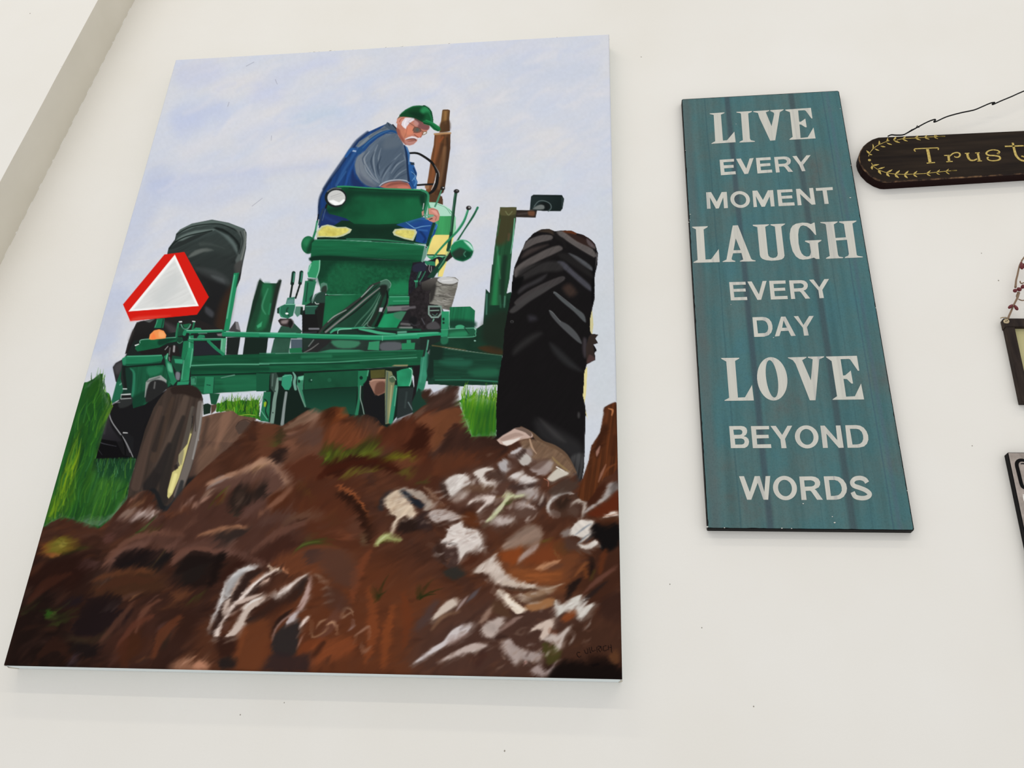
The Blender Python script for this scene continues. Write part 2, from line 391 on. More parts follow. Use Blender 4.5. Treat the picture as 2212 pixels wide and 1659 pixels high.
def paint_triangle():
    P('C', "135,1085 630,488 870,458 1163,998 1020,1208 222,1285", (214, 28, 18), soft=1.2)
    P('C', "222,1285 320,1235 700,1220 400,1262", (235, 95, 80), soft=9, a=.6)
    P('C', "200,1170 756,490 1042,1104", (250, 250, 248), soft=1.2)
    P('C', "260,1145 752,545 1005,1085", (221, 222, 220), soft=5, sm=-1, tex=.03, tn='d')
    P('C', "500,1000 760,700 800,900 600,1090", (206, 209, 208), soft=24, a=.7)
def paint_exhaust():
    P('A', "1632,150 1650,138 1700,137 1724,152 1716,240 1722,395 1600,412 1606,330 1618,265", (118, 86, 52), g=("1640,300 1720,320", (84, 58, 38)), tex=.14, tn='v')
    S('A', "1670,170 1668,300", 28, (160, 120, 72), soft=5, a=.7)
    P('A', "1610,300 1716,270 1720,395 1602,410", (70, 48, 32), soft=6, a=.7)
    S('A', "1640,146 1715,148", 10, (92, 66, 46))
    P('A', "1540,425 1730,412 1728,600 1700,800 1664,1070 1645,1130 1612,1150 1612,1180 1640,1210 1636,1270 1475,1262 1470,1140 1436,1110 1470,900 1500,690 1530,560", (112, 72, 44), tex=.16, tn='v',
      g=("1540,700 1690,740", (74, 50, 34)))
    S('A', "1590,460 1570,640 1520,900 1470,1100", [44, 60, 50, 30], (142, 84, 50), soft=6, a=.55)
    S('A', "1660,600 1640,820 1590,1080", [50, 40, 30], (150, 112, 78), soft=8, a=.5)
    S('A', "1630,560 1560,800", 40, (66, 44, 30), soft=6, a=.6); S('A', "1690,480 1700,620 1670,860 1640,1050", 30, (60, 42, 30), soft=5, a=.7)
    S('A', "1600,520 1640,470", 24, (150, 78, 44), soft=4, a=.7)
    S('A', "1540,432 1640,424 1728,420", 22, (176, 136, 96), soft=2)
    E('A', 1450, 1060, 26, 30, (150, 110, 80), soft=3)
def paint_wheel():
    S('A', "1320,1042 1430,1034 1540,1030", 22, BK, soft=1.2)
    S('A', "1230,660 1330,660 1420,705 1510,775 1562,870 1572,960 1556,1050 1520,1110 1478,1140", [22, 26, 28, 32, 36, 38, 36, 30], BK)
    S('A', "1540,800 1590,890 1596,940", [6, 12, 4], (120, 116, 112), soft=1.5)
    S('A', "1560,900 1540,1010 1500,1100", [4, 10, 3], (225, 222, 222), soft=1.2)
    S('A', "1350,675 1440,725", 5, (70, 66, 62), a=.7)
def paint_farmer():
    P('A', "985,300 880,345 740,410 620,510 545,610 470,720 400,830 300,960 215,1090 165,1210 148,1300 150,1450 300,1480 900,1120 1290,1100 1240,800 1150,560 1090,420", (30, 66, 122), g=("500,700 250,1200", (26, 58, 112)), tex=.1, tn='v')
    S('A', "740,410 620,510 545,610 470,720 300,960 215,1090", [30, 44, 40, 30], (26, 46, 82), soft=5, a=.8)
    S('A', "640,560 560,700 460,860 360,1040", [20, 34, 30, 18], (52, 96, 152), soft=6, a=.7)
    S('A', "580,760 520,900 470,1050", [14, 30, 20], (40, 86, 158), soft=6, a=.7); S('A', "480,880 400,1000 360,1060", 14, (70, 118, 170), soft=4, a=.5)
    P('A', "560,860 600,960 700,1050 580,1070 540,980", (28, 48, 96), soft=8)
    S('A', "300,980 210,1110 165,1220 155,1400", 26, (26, 42, 72), soft=5, a=.8)
    # shirt
    P('A', "985,300 1040,325 1100,380 1110,440 1040,420 960,415 860,450 740,520 640,590 596,580 640,520 780,430 890,370 940,330", (100, 112, 124), soft=1.5)
    S('A', "900,390 780,450 680,540 620,590", [10, 26, 20, 8], (140, 150, 156), soft=5, a=.7); S('A', "960,360 860,400 760,470", 16, (74, 86, 100), soft=4, a=.7)
    P('A', "975,288 1030,320 1100,370 1108,430 1070,415 990,370 940,335", (72, 88, 104), soft=2); S('A', "985,300 1000,335", 8, (40, 50, 62)); S('A', "1040,320 1090,380 1110,440", 14, (34, 36, 42), soft=2)
    P('A', "1080,425 960,425 860,480 760,565 700,640 620,700 585,800 600,900 650,980 720,1040 800,1065 890,1058 930,1015 1060,985 1235,1005 1225,900 1200,720 1170,560 1130,480", (92, 106, 122), soft=1.5, tex=.08, tn='st')
    P('A', "700,640 600,720 590,830 620,930 700,1020 830,1060 790,980 720,880 690,760", (124, 132, 142), soft=8, a=.75)
    P('A', "640,900 700,960 860,1060 760,1060 670,1000", (84, 94, 112), soft=8, a=.8)
    P('A', "880,520 1040,460 1140,560 1190,740 1210,960 1000,980 1020,800 900,880 830,960 800,800 830,640", (74, 89, 106), soft=12, a=.75)
    P('A', "960,470 1080,470 1130,560 1040,600 920,600", (96, 108, 120), soft=12, a=.7)
    for s, w, c in [("860,560 810,700 830,900 880,1010", [6, 20, 16, 6], (136, 148, 160)), ("760,640 700,740 780,900 860,1000", [6, 16, 14, 6], (146, 154, 164)), ("690,720 720,860 800,960 880,1020", [4, 12, 10, 4], (150, 158, 166)),
                    ("900,600 870,720 880,840", [4, 16, 6], (132, 144, 156)), ("1140,660 1040,760 960,880 910,1000", [6, 18, 16, 6], (122, 136, 150)), ("1180,740 1090,800 1020,900", [4, 16, 5], (140, 152, 164)),
                    ("1200,850 1120,900 1050,970", [4, 14, 5], (136, 148, 160)), ("820,640 780,760 820,900", [6, 24, 6], (52, 66, 84)), ("900,700 860,820 880,930", [6, 30, 6], (50, 64, 82)), ("1060,740 960,850 900,960", [6, 26, 6], (52, 66, 84)),
                    ("1120,740 1060,800 1000,880", [4, 14, 4], (54, 68, 86)), ("1180,800 1100,860 1040,940", [4, 14, 4], (56, 70, 88)), ("1210,900 1140,930 1080,970", [4, 12, 4], (58, 72, 90)), ("740,640 680,720 700,800", [4, 16, 6], (64, 78, 98)),
                    ("1170,680 1200,760", [4, 12, 4], (120, 134, 150)), ("640,760 650,880 720,970", [4, 12, 4], (104, 112, 128))]:
        S('A', s, w, c, soft=3, a=.75)
    S('A', "1090,415 1010,395 900,425 780,500 690,590 640,640", [26, 30, 34, 34, 40, 60], (34, 76, 126), soft=1.6)
    S('A', "1000,385 880,435 760,520 680,600", [6, 10, 10, 6], (64, 112, 164), soft=2.5, a=.8); S('A', "600,610 540,620 480,700", [14, 40, 30], (40, 88, 150), soft=3)
    P('A', "555,640 565,622 604,628 600,648", (160, 180, 205)); S('A', "590,590 606,612", 6, (60, 70, 84))
    P('A', "885,1062 930,1020 1010,995 1120,985 1215,1010 1240,1040 1265,1090 1000,1090", (176, 104, 88), soft=1.5)
    P('A', "960,1060 1040,1010 1180,1010 1220,1040 1150,1030 1060,1040", (120, 70, 62), soft=4, a=.7); P('A', "1100,1060 1200,1050 1240,1085 1120,1085", (205, 120, 106), soft=4, a=.8)
    S('A', "880,1055 920,1020 1000,990 1110,978 1200,990 1232,1012", [8, 14, 14, 12, 14, 8], (172, 180, 190), soft=1.8); S('A', "900,1052 980,1010 1100,996 1210,1012", 6, (70, 80, 94), soft=2)
    # bib front
    P('A', "1170,560 1215,590 1245,670 1240,760 1280,770 1330,900 1318,960 1335,1000 1322,1085 1270,1085 1235,1000 1215,860 1196,700", (40, 88, 148), soft=1.4, tex=.08)
    S('A', "1180,570 1205,690 1218,860 1232,990", [14, 20, 22, 26], (28, 44, 72), soft=3); S('A', "1200,580 1235,680 1232,790", 9, (110, 150, 190), soft=2.5, a=.8)
    P('A', "1248,770 1296,770 1300,800 1258,800", (38, 50, 64), soft=1.5); S('A', "1290,840 1318,920 1280,900", 16, (24, 50, 92), soft=3); S('A', "1260,880 1310,930 1270,990", [4, 10, 4], (120, 165, 205), soft=2)
    S('A', "1290,960 1320,1000 1290,1060", 10, (94, 145, 195), soft=3); S('A', "1250,990 1290,1070", 16, (30, 66, 120), soft=4)
    # head
    P('A', "1095,300 1090,250 1120,215 1300,230 1400,285 1478,325 1472,370 1440,405 1395,435 1380,470 1335,478 1330,515 1290,552 1240,568 1190,555 1160,500 1105,440 1085,370", (190, 122, 102), soft=1.4)
    P('A', "1300,240 1400,290 1478,330 1460,380 1380,370 1300,310", (128, 82, 82), soft=4); P('A', "1300,260 1350,300 1330,340 1290,310", (205, 150, 140), soft=5, a=.8)
    P('A', "1085,360 1140,400 1170,490 1200,560 1150,520 1095,430", (150, 88, 74), soft=4); P('A', "1130,380 1220,400 1240,450 1160,470", (196, 124, 98), soft=6)
    P('A', "1220,330 1290,360 1280,430 1220,440 1180,400", (214, 132, 104), soft=6); S('A', "1210,360 1200,420 1180,470", 8, (150, 92, 74), soft=3, a=.6)
    P('A', "1080,300 1095,250 1130,225 1180,225 1190,245 1150,290 1125,320 1100,310", (206, 140, 120), soft=1.5); S('A', "1120,285 1140,250 1170,240", 9, (160, 92, 78), soft=2)
    P('A', "1190,235 1295,233 1300,262 1240,300 1205,345 1196,372 1165,350 1142,320 1150,285", (228, 218, 224), soft=1.8); S('A', "1200,260 1180,310 1190,350", 8, (250, 246, 248), soft=2); S('A', "1270,245 1220,290", 8, (205, 192, 200), soft=2)
    P('A', "1280,385 1300,352 1330,350 1368,368 1372,398 1335,412 1292,408", (112, 88, 76), soft=1.5); E('A', 1332, 380, 20, 20, (84, 92, 86), soft=3); S('A', "1278,392 1302,350 1365,364 1374,400 1330,414 1285,408", 5, (66, 44, 40))
    S('A', "1235,295 1280,325 1310,348", 5, (110, 70, 60)); S('A', "1372,385 1400,400", 6, (90, 60, 54))
    S('A', "1395,440 1406,405 1446,404 1442,422 1410,440 1396,440", 8, (120, 96, 60), sm=0); P('A', "1404,434 1412,408 1440,408 1434,422", (225, 220, 216))
    P('A', "1300,440 1345,420 1382,425 1376,468 1340,474", (204, 124, 100), soft=2.5); S('A', "1300,440 1320,455 1345,470", 7, (120, 66, 56), soft=2); S('A', "1386,400 1392,440 1370,470", 7, (150, 88, 74), soft=2)
    P('A', "1185,490 1225,468 1270,455 1310,462 1340,478 1325,496 1290,490 1240,492 1195,505", (226, 214, 216), soft=2); S('A', "1200,500 1250,490 1300,490 1316,505 1270,512 1220,520", [8, 14, 12, 10, 8], (104, 62, 58), soft=2)
    P('A', "1180,515 1260,520 1310,510 1290,548 1240,562 1195,548", (184, 134, 126), soft=5, a=.85)
    # cap
    P('A', "1098,250 1125,200 1190,140 1280,98 1360,90 1430,95 1475,120 1508,165 1520,230 1525,290 1460,315 1400,290 1310,240 1200,222 1120,222", (20, 84, 48), soft=1.3)
    P('A', "1130,205 1220,140 1330,100 1380,130 1330,190 1350,220 1300,236 1200,218", (18, 68, 38), soft=8); P('A', "1240,170 1400,170 1420,230 1380,270 1300,235", (12, 48, 30), soft=12, a=.9)
    P('A', "1370,150 1410,105 1460,115 1490,165 1440,170 1400,185", (44, 134, 82), soft=9); S('A', "1405,92 1450,110 1500,170 1520,260", 8, (12, 52, 34), soft=1.5); S('A', "1470,170 1500,230 1505,280", 16, (34, 112, 68), soft=4)
    S('A', "1150,180 1260,110 1360,96", 8, (34, 112, 66), soft=3); E('A', 1415, 94, 16, 6, (16, 58, 36))
    P('A', "1395,280 1440,258 1500,280 1570,325 1605,350 1612,385 1580,400 1530,380 1480,330 1410,310", (26, 108, 62), soft=1.3); S('A', "1410,300 1490,320 1550,370 1590,392", 9, (14, 64, 38), soft=1.5); S('A', "1440,268 1520,300 1590,350", 10, (44, 138, 84), soft=3)
    S('A', "1105,240 1160,222 1300,236 1400,290 1470,318", 5, (10, 38, 24), soft=1.5, a=.8)
def paint_hood():
    P('B', "1575,250 1660,250 1780,295 1850,350 1895,415 1905,560 1870,700 1800,950 1740,1140 1690,1140 1690,1000 1560,900 1560,500", (72, 160, 108))
    P('B', "1580,252 1680,255 1790,300 1850,370 1880,420 1700,415 1690,350 1600,310", (176, 220, 198), soft=1.6); S('B', "1690,275 1780,310 1840,390", 6, (90, 150, 120), soft=2); S('B', "1680,260 1800,310 1860,360", 8, (200, 235, 218), soft=2)
    P('B', "1690,420 1885,412 1890,620 1800,640 1640,640 1690,540", (62, 152, 92), soft=1.5, tex=.07, tn='v'); P('B', "1880,410 1905,430 1900,600 1870,640", (140, 205, 165), soft=2)
    P('B', "1660,250 1750,280 1748,230 1740,180 1600,150 1590,230", (84, 58, 40), soft=1.5)
    P('B', "1640,640 1830,640 1780,880 1560,872 1600,740", (236, 216, 128), soft=1.2, tex=.04); P('B', "1855,640 1885,640 1850,790 1800,950 1745,1140 1690,1140 1720,1000 1780,880", (238, 218, 130), soft=1.2)
    S('B', "1560,880 1780,884", 12, (24, 40, 34)); S('B', "1550,892 1790,898", 6, (170, 200, 188))
def paint_body():
    # seat, legs, cushions
    P('B', "300,330 350,320 580,420 690,500 690,600 400,580 265,560 280,430", (28, 48, 98), soft=1.5, tex=.1); S('B', "310,400 420,470 560,520", 30, (36, 62, 120), soft=8, a=.7)
    P('B', "540,470 1240,500 1300,560 1460,640 1560,750 1400,740 1000,720 600,710 240,710 250,660", (18, 48, 34), soft=1.5, tex=.08)
    P('B', "1190,520 1320,470 1440,425 1560,435 1650,480 1685,540 1650,640 1540,750 1420,720 1440,600 1300,560", (32, 72, 140), soft=1.5, tex=.1)
    S('B', "1310,490 1380,540 1420,560 1500,540 1600,530", [6, 10, 10, 10, 6], (110, 160, 205), soft=2); S('B', "1340,490 1450,450 1560,455", 14, (54, 104, 172), soft=5); S('B', "1480,600 1540,680 1520,730", 26, (22, 48, 100), soft=5); S('B', "1460,580 1560,590", 18, (52, 100, 165), soft=5)
    P('B', "236,672 240,600 300,535 370,518 430,530 485,548 590,546 662,576 640,615 560,655 480,674 340,668", (196, 202, 164), sm=1); P('B', "262,655 262,610 310,552 370,534 480,562 590,560 630,580 600,615 520,650 420,660", (216, 206, 108), soft=2.5, tex=.07, tn='fine', sm=1); P('B', "330,590 450,600 470,650 400,640", (200, 184, 84), soft=9, a=.6)
    P('B', "1148,610 1175,572 1280,562 1425,575 1436,620 1395,712 1290,690 1165,645", (196, 202, 164), sm=1); P('B', "1172,612 1200,585 1290,580 1405,590 1412,625 1380,690 1290,672 1190,635", (218, 208, 112), soft=2.5, tex=.07, tn='fine', sm=1)
    # seat back
    P('A', "350,1068 480,1052 800,1080 1200,1088 1400,1098 1455,1135 1468,1200 1430,1400 1370,1430 1120,1500 860,1512 580,1505 480,1440 380,1410 280,1385 250,1330 245,1180", (20, 78, 50), tex=.12, tn='iso', g=("700,1100 1000,1450", (22, 94, 58)))
    P('A', "470,1100 900,1110 1410,1130 1420,1180 900,1180 600,1170 500,1260 420,1350 290,1380 250,1330 480,1250", (14, 48, 34), soft=14, a=.75)
    P('A', "900,1300 1300,1250 1400,1300 1370,1420 1050,1490 600,1480", (26, 102, 64), soft=30, a=.6); P('A', "1360,1180 1425,1170 1410,1300 1380,1280", (14, 46, 34), soft=8, a=.8)
    S('A', "380,1060 500,1058 800,1080 1200,1092 1390,1100", 16, (52, 146, 98), soft=1.8); S('A', "520,1078 900,1098 1380,1118", 12, (14, 50, 34), soft=3)
    S('A', "1380,1100 1440,1125 1465,1170 1455,1260 1435,1340 1425,1400", 26, (54, 134, 98), soft=1.8); S('A', "1405,1130 1425,1190 1410,1300 1395,1420", 10, (30, 60, 48), soft=1.5); S('A', "1420,1390 1440,1440 1480,1440 1520,1415", 22, (90, 150, 125), soft=1.8)
    S('A', "1410,1260 1400,1330", 8, (220, 216, 216), soft=1.5)
    # hand
    P('A', "1465,1320 1520,1312 1580,1340 1602,1400 1590,1460 1530,1490 1480,1470 1440,1440 1520,1420 1530,1395 1470,1390", (204, 138, 122), soft=1.6); P('A', "1500,1340 1560,1350 1580,1400 1540,1380", (226, 160, 146), soft=4); S('A', "1530,1400 1560,1420 1550,1460", 8, (150, 88, 80), soft=2.5); P('A', "1385,1360 1412,1340 1410,1400 1390,1410", (196, 140, 128), soft=2)
    S('A', "1500,1330 1560,1335 1590,1390", 8, (150, 92, 86), soft=2, a=.7); S('A', "1440,1400 1500,1410 1530,1405", [16, 22, 10], (120, 170, 148), soft=1.6); S('A', "1480,1450 1510,1440", 12, (60, 44, 40), soft=2)
    # lamp
    E('A', 358, 1192, 132, 118, (28, 34, 36)); S('A', "260,1120 330,1080 420,1085", 14, (92, 100, 104), soft=2); E('A', 366, 1194, 108, 92, (204, 204, 202), soft=2); P('A', "270,1230 330,1220 400,1250 450,1210 470,1220 430,1270 350,1284", (250, 250, 250), soft=3)
    S('A', "300,1180 420,1140", 6, (150, 150, 150), soft=2, a=.6); S('A', "300,1200 440,1160", 6, (176, 176, 176), soft=2, a=.6); S('A', "250,1280 240,1310", 22, (30, 28, 26))
    # seat sides
    S('B', "320,330 290,420 270,520", 22, (40, 60, 84), soft=1.8); S('B', "345,340 310,470", 6, (86, 110, 130), soft=1.5); S('B', "262,400 245,520", 16, (24, 28, 36))
    S('B', "248,480 225,600 172,752", [22, 26, 24], (40, 122, 84), soft=1.5); S('B', "250,500 236,590", 7, (150, 205, 178), soft=2)
    E('B', 142, 762, 86, 106, (28, 100, 64)); E('B', 130, 730, 50, 50, (40, 124, 80), soft=10); P('B', "120,860 200,820 220,700 160,720", (16, 50, 34), soft=9, a=.8)
    # bar under seat
    P('B', "170,890 185,740 225,700 620,712 1000,728 1400,748 1545,772 1532,900 1500,965 1000,930 400,900 180,960", (26, 102, 66), soft=1.3, tex=.07, tn='h', g=("800,740 800,930", (22, 86, 56)))
    S('B', "240,700 600,705 1000,725 1300,748 1540,775", 8, (84, 160, 126), soft=2); S('B', "250,690 700,690", 9, (14, 34, 26), soft=2); S('B', "600,690 1000,700 1300,730 1540,752", [14, 20, 16, 8], (48, 120, 86), soft=3); S('B', "900,716 1400,742", 9, (20, 50, 38), soft=2)
    P('B', "170,905 400,888 1000,930 1520,960 1400,1010 1100,1000 400,960 180,960", (14, 44, 32), soft=5)
    # back plate
    P('B', "175,950 1520,955 1390,990 1345,1200 1335,1360 1100,1362 360,1352 290,1300 260,1180", (24, 86, 56), soft=1.5, tex=.12, tn='fine')
    P('B', "300,920 1480,960 1400,1040 900,1020 500,980 300,1200 250,1160", (16, 52, 36), soft=20, a=.75); P('B', "500,1050 800,1040 700,1250 400,1280", (28, 96, 62), soft=30, a=.6); P('B', "1080,1240 1330,1200 1335,1355 1100,1355", (32, 132, 84), soft=16, a=.75)
    S('B', "360,1354 700,1358 1340,1362", 8, (64, 146, 106), soft=1.5); S('B', "400,1366 1340,1374", 8, (14, 36, 28), soft=1.6)
    P('B', "130,1100 150,1010 200,950 285,945 280,1040 240,1160 140,1150", (50, 146, 100), sm=1); S('B', "278,950 270,1060 240,1150", 12, (140, 200, 170), soft=2); S('B', "140,1080 170,1000", 12, (160, 215, 190), soft=3); P('B', "130,1160 235,1165 225,1200 140,1200", (96, 116, 108), soft=2)
    P('B', "125,1190 230,1180 210,1300 170,1480 60,1500 90,1330", (40, 118, 80), soft=1.4); P('B', "140,1190 210,1210 180,1440 150,1400", (24, 60, 46), soft=5)
    # engine dark on the right
    P('B', "1390,970 1560,955 1700,900 1760,920 1700,1080 1560,1200 1620,1480 1500,1560 1380,1480 1335,1400 1340,1200", (34, 32, 38), soft=1.5, tex=.2, tn='fine'); P('B', "1400,1000 1540,970 1540,1070 1400,1080", (40, 42, 58), soft=4)
    P('B', "1530,770 1565,780 1550,900 1510,970 1490,960", (110, 150, 136), soft=1.5); E('B', 1548, 785, 18, 16, (150, 165, 165)); E('B', 1550, 790, 8, 8, (30, 30, 34))
    P('B', "1530,950 1650,960 1660,1010 1540,1000", (44, 124, 92), soft=1.5); E('B', 1680, 985, 22, 58, (236, 222, 130), soft=1.5); S('B', "1590,1000 1585,1060 1610,1090 1612,1020", 9, (136, 134, 132), soft=1.5); S('B', "1540,985 1560,1010", 8, (160, 170, 165))
    P('B', "1600,1100 1760,900 1800,890 1700,1060 1640,1160 1560,1150", (28, 62, 48), soft=1.6)
    S('B', "1430,1200 1425,1440", 14, (70, 150, 112), soft=1.5); S('B', "1470,1090 1440,1200 1430,1450", 22, (30, 76, 58), soft=1.6); P('B', "1405,1185 1455,1185 1450,1205 1410,1205", (62, 160, 116)); S('B', "1540,1080 1500,1160 1470,1200", 12, (50, 120, 90), soft=2); S('B', "1490,1080 1460,1150", 8, (100, 170, 140), soft=2)
    S('B', "1480,1200 1450,1450", 10, (70, 74, 76), soft=2)
def paint_levers():
    S('B', "1905,130 1880,320 1850,600 1815,820", [36, 36, 36, 46], (30, 66, 48), soft=1.3); S('B', "1895,150 1872,330 1842,600", 8, (72, 120, 98), soft=2); E('B', 1912, 118, 34, 24, (34, 32, 32)); E('B', 1920, 112, 14, 8, (110, 108, 106), soft=2)
    S('B', "1730,110 1690,220 1655,300", [16, 22, 20], (74, 140, 110), soft=1.4); E('B', 1748, 84, 28, 24, (36, 34, 34)); E('B', 1755, 76, 9, 7, (220, 220, 220), soft=1.5)
    S('B', "2048,345 2000,480 1920,600 1800,720 1700,830 1620,930", [26, 28, 26, 26, 24, 20], (44, 132, 92), soft=1.3); S('B', "2040,350 1990,470 1910,590", 7, (110, 185, 150), soft=1.5); E('B', 2058, 318, 32, 26, (36, 32, 32)); E('B', 2066, 312, 14, 12, (150, 148, 146), soft=2)
    S('B', "2165,315 2110,420 2000,590 1880,780 1780,950 1690,1080", [22, 26, 18, 24, 26, 16], (32, 92, 64), soft=1.3); S('B', "1860,760 1770,930 1700,1040", 8, (90, 160, 126), soft=1.6); E('B', 2160, 325, 14, 26, (40, 120, 84), rot=25)
    S('B', "1640,510 1600,640 1565,760", 36, (24, 60, 44), soft=1.4); S('B', "1660,520 1620,640", 7, (60, 120, 90), soft=1.5); S('B', "1680,520 1660,570", 14, (60, 130, 190), soft=2)
    P('B', "1770,950 1840,840 1870,900 1800,960", (40, 34, 30), soft=1.5)
    E('B', 1978, 826, 136, 130, (32, 130, 84)); P('B', "1850,860 1950,800 2080,840 2110,830 2080,910 1990,955 1900,930", (18, 60, 42), soft=8, sm=1); P('B', "1870,850 1960,800 2020,850 1960,900 1890,910", (40, 56, 46), soft=9); P('B', "2000,715 2060,735 2105,790 2110,830 2060,780", (190, 230, 214), soft=5); S('B', "1880,730 1960,700 2030,708", 9, (120, 190, 158), soft=2); S('B', "2020,900 2000,870 2020,840", 10, (70, 140, 110), soft=3)
def paint_undercarriage():
    # dark recesses behind the linkage
    P('E', "600,600 900,430 2200,430 2260,1240 1500,1235 620,1245 440,1250 600,1050", (30, 40, 37), soft=1.5); P('F', "-20,560 600,560 720,900 700,1030 470,1150 380,1300 420,1640 280,1659 -20,1240", (32, 42, 38), soft=1.5)
    P('G', "505,480 600,300 680,290 780,250 1290,170 1700,170 1690,480 1290,500 1280,860 1000,880 380,1000 460,620", (28, 36, 34), soft=1.5)
    # fender and tall post on the right
    P('F', "1230,345 1285,400 1290,300 1320,0 1575,0 1520,410 1585,385 1640,600 1600,800 1490,1285 1100,1235 700,1175 460,1140 700,1030 1060,1020 1090,910 1195,840", (25, 54, 40), soft=1.4, tex=.12)
    P('D', "522,300 752,300 745,480 690,900 655,1300 612,1520 600,1680 365,1680 390,1400 440,900 495,500", (34, 76, 50), soft=1.3, tex=.12, tn='v'); clip('D', "522,300 752,300 745,480 690,900 655,1300 612,1520 600,1680 365,1680 390,1400 440,900 495,500"); P('D', "522,300 752,300 720,560 600,800 450,800 500,440", (66, 60, 38), soft=16, a=.9); P('D', "525,302 750,302 740,400 530,410", (88, 84, 54), soft=4, a=.8)
    S('D', "600,360 640,410 690,360", 10, (120, 124, 88), soft=3); S('D', "725,460 700,760 670,950", [12, 16, 8], (120, 190, 155), soft=2); S('D', "520,470 480,700", 10, (54, 120, 84), soft=3, a=.7); S('D', "500,1000 470,1300 440,1650", [40, 60, 80], (40, 132, 78), soft=9, a=.8); S('D', "590,1000 560,1300 550,1650", [60, 70, 60], (24, 44, 34), soft=8, a=.8); S('D', "410,1100 395,1400", 26, (30, 54, 42), soft=5)
    S('D', "650,680 640,760", 30, (94, 70, 52), soft=6, a=.8); S('D', "480,860 500,1100 520,1300", 16, (70, 150, 104), soft=6, a=.6)
    clip()
    P('F', "1235,350 1280,405 1260,620 1200,830", (26, 60, 46), soft=1.5); S('F', "1245,420 1240,700", 20, (66, 116, 96), soft=3); S('F', "1500,450 1490,600", 16, (80, 130, 110), soft=4); S('F', "1430,440 1440,600", 20, (44, 96, 70), soft=6)
    P('F', "1120,1170 1300,1140 1460,1190 1460,1270 1250,1240", (70, 44, 26), soft=8, a=.8); P('F', "1230,760 1480,640 1560,760 1480,1200 1180,1060", (32, 38, 30), soft=22, a=.7)
    P('D', "955,150 990,124 1390,130 1422,185 1400,320 1372,357 1230,357 938,342", (34, 46, 46), soft=1.4, g=("1000,130 1300,350", (22, 32, 32))); S('D', "1000,290 1060,220 1140,212 1220,250 1240,310 1200,360", 12, (92, 106, 106), soft=2); E('D', 1140, 290, 80, 60, (18, 24, 24), soft=5); P('D', "990,310 1080,265 1140,280 1130,330 1000,330", (110, 116, 114), soft=4); S('D', "1395,170 1395,300", 10, (80, 94, 94), soft=3, a=.7)
    S('D', "975,140 1390,142", 8, (16, 24, 24), soft=2); P('D', "752,340 1042,345 1020,448 740,440", (48, 40, 36), soft=1.4); P('D', "920,350 1000,350 1000,420 920,410", (120, 78, 54), soft=5, a=.8); S('D', "760,350 1030,352", 8, (24, 22, 20), soft=1.5); S('D', "770,400 900,385", 16, (84, 74, 72), soft=5, a=.7)
    # posts on the left
    P('C', "1462,712 1526,708 1500,860 1402,1405 1340,1405 1400,1060 1440,860", (34, 134, 90), soft=1.3); S('C', "1470,740 1440,900 1380,1250", 16, (90, 180, 140), soft=3); S('C', "1515,720 1490,880", 10, (24, 76, 54), soft=2)
    P('C', "1395,1405 1475,1290 1512,1296 1545,1420", (66, 64, 66), soft=1.4); P('C', "1480,1295 1512,1298 1540,1400 1490,1380", (130, 128, 130), soft=3)
    P('C', "1768,788 1830,832 1970,834 2036,794 1990,930 1960,1100 1895,1425 1605,1425 1690,1040", (30, 66, 46), soft=1.3, tex=.1); P('C', "1800,850 1920,860 1900,1100 1840,1360 1720,1380 1800,1100", (34, 112, 70), soft=10, a=.8); S('C', "1870,900 1800,1100 1840,1200", [10, 20, 10], (80, 160, 120), soft=5, a=.7); S('C', "1900,1080 1880,1200", 20, (40, 124, 82), soft=4); P('C', "1735,1340 1800,1290 1790,1350 1745,1370", (64, 160, 112), soft=3); P('C', "1970,850 2030,800 1990,980 1920,1280 1890,1260", (36, 44, 38), soft=5); P('C', "1750,820 1800,860 1690,1200 1620,1380", (26, 40, 32), soft=6, a=.7)
    P('G', "1712,262 1872,262 1840,470 1700,470", (30, 36, 34), soft=1.4); P('G', "1928,262 2205,262 2180,470 1898,470", (24, 38, 32), soft=1.4)
    # valve block
    P('E', "300,870 480,820 600,940 580,970 440,1040 410,1250 155,1255 200,1060", (46, 82, 66), soft=1.5, tex=.1); P('E', "440,1050 600,1050 600,1200 440,1200", (76, 90, 100), soft=2); P('E', "420,1180 590,1170 600,1240 420,1245", (34, 110, 72), soft=2)
    P('E', "600,680 830,640 900,560 940,420 990,440 1000,510 910,520 870,900 820,970 600,960", (26, 26, 26), soft=1.6); P('E', "900,440 1500,420 2100,430 1800,640 1750,900 1000,900 880,960 880,800", (26, 96, 62), soft=1.4, tex=.1); P('E', "1000,500 1300,480 1000,760 900,800", (30, 112, 72), soft=14, a=.6)
    P('E', "640,230 800,240 760,400 700,480 650,560 600,560", (40, 112, 80), soft=1.5); S('E', "680,260 650,520", 14, (24, 60, 46), soft=3)
    P('E', "860,270 900,252 950,270 962,350 930,400 850,370", (84, 128, 108), sm=1); P('E', "880,320 940,300 940,400 870,400", (44, 56, 48), soft=4); P('E', "735,520 780,420 860,380 930,390 920,540 830,560 780,560", (40, 66, 56), soft=1.5); S('E', "740,540 790,430 860,385", 9, (120, 156, 142), soft=1.6); S('E', "780,530 800,555 840,550", 9, (220, 226, 222), soft=1.4); P('E', "840,540 920,540 880,900 840,960 800,700", (30, 32, 30), soft=3)
    P('E', "640,580 830,575 780,640 780,700 640,700", (40, 84, 68), soft=1.5); S('E', "650,590 810,585", 8, (110, 160, 140), soft=1.6); P('E', "500,560 640,570 630,640 610,650 610,600 510,590", (222, 222, 224), soft=1.3); P('E', "510,590 610,590 605,680 530,740 490,680", (84, 130, 112), soft=2); P('E', "580,600 610,600 610,720 570,700", (26, 44, 36), soft=2)
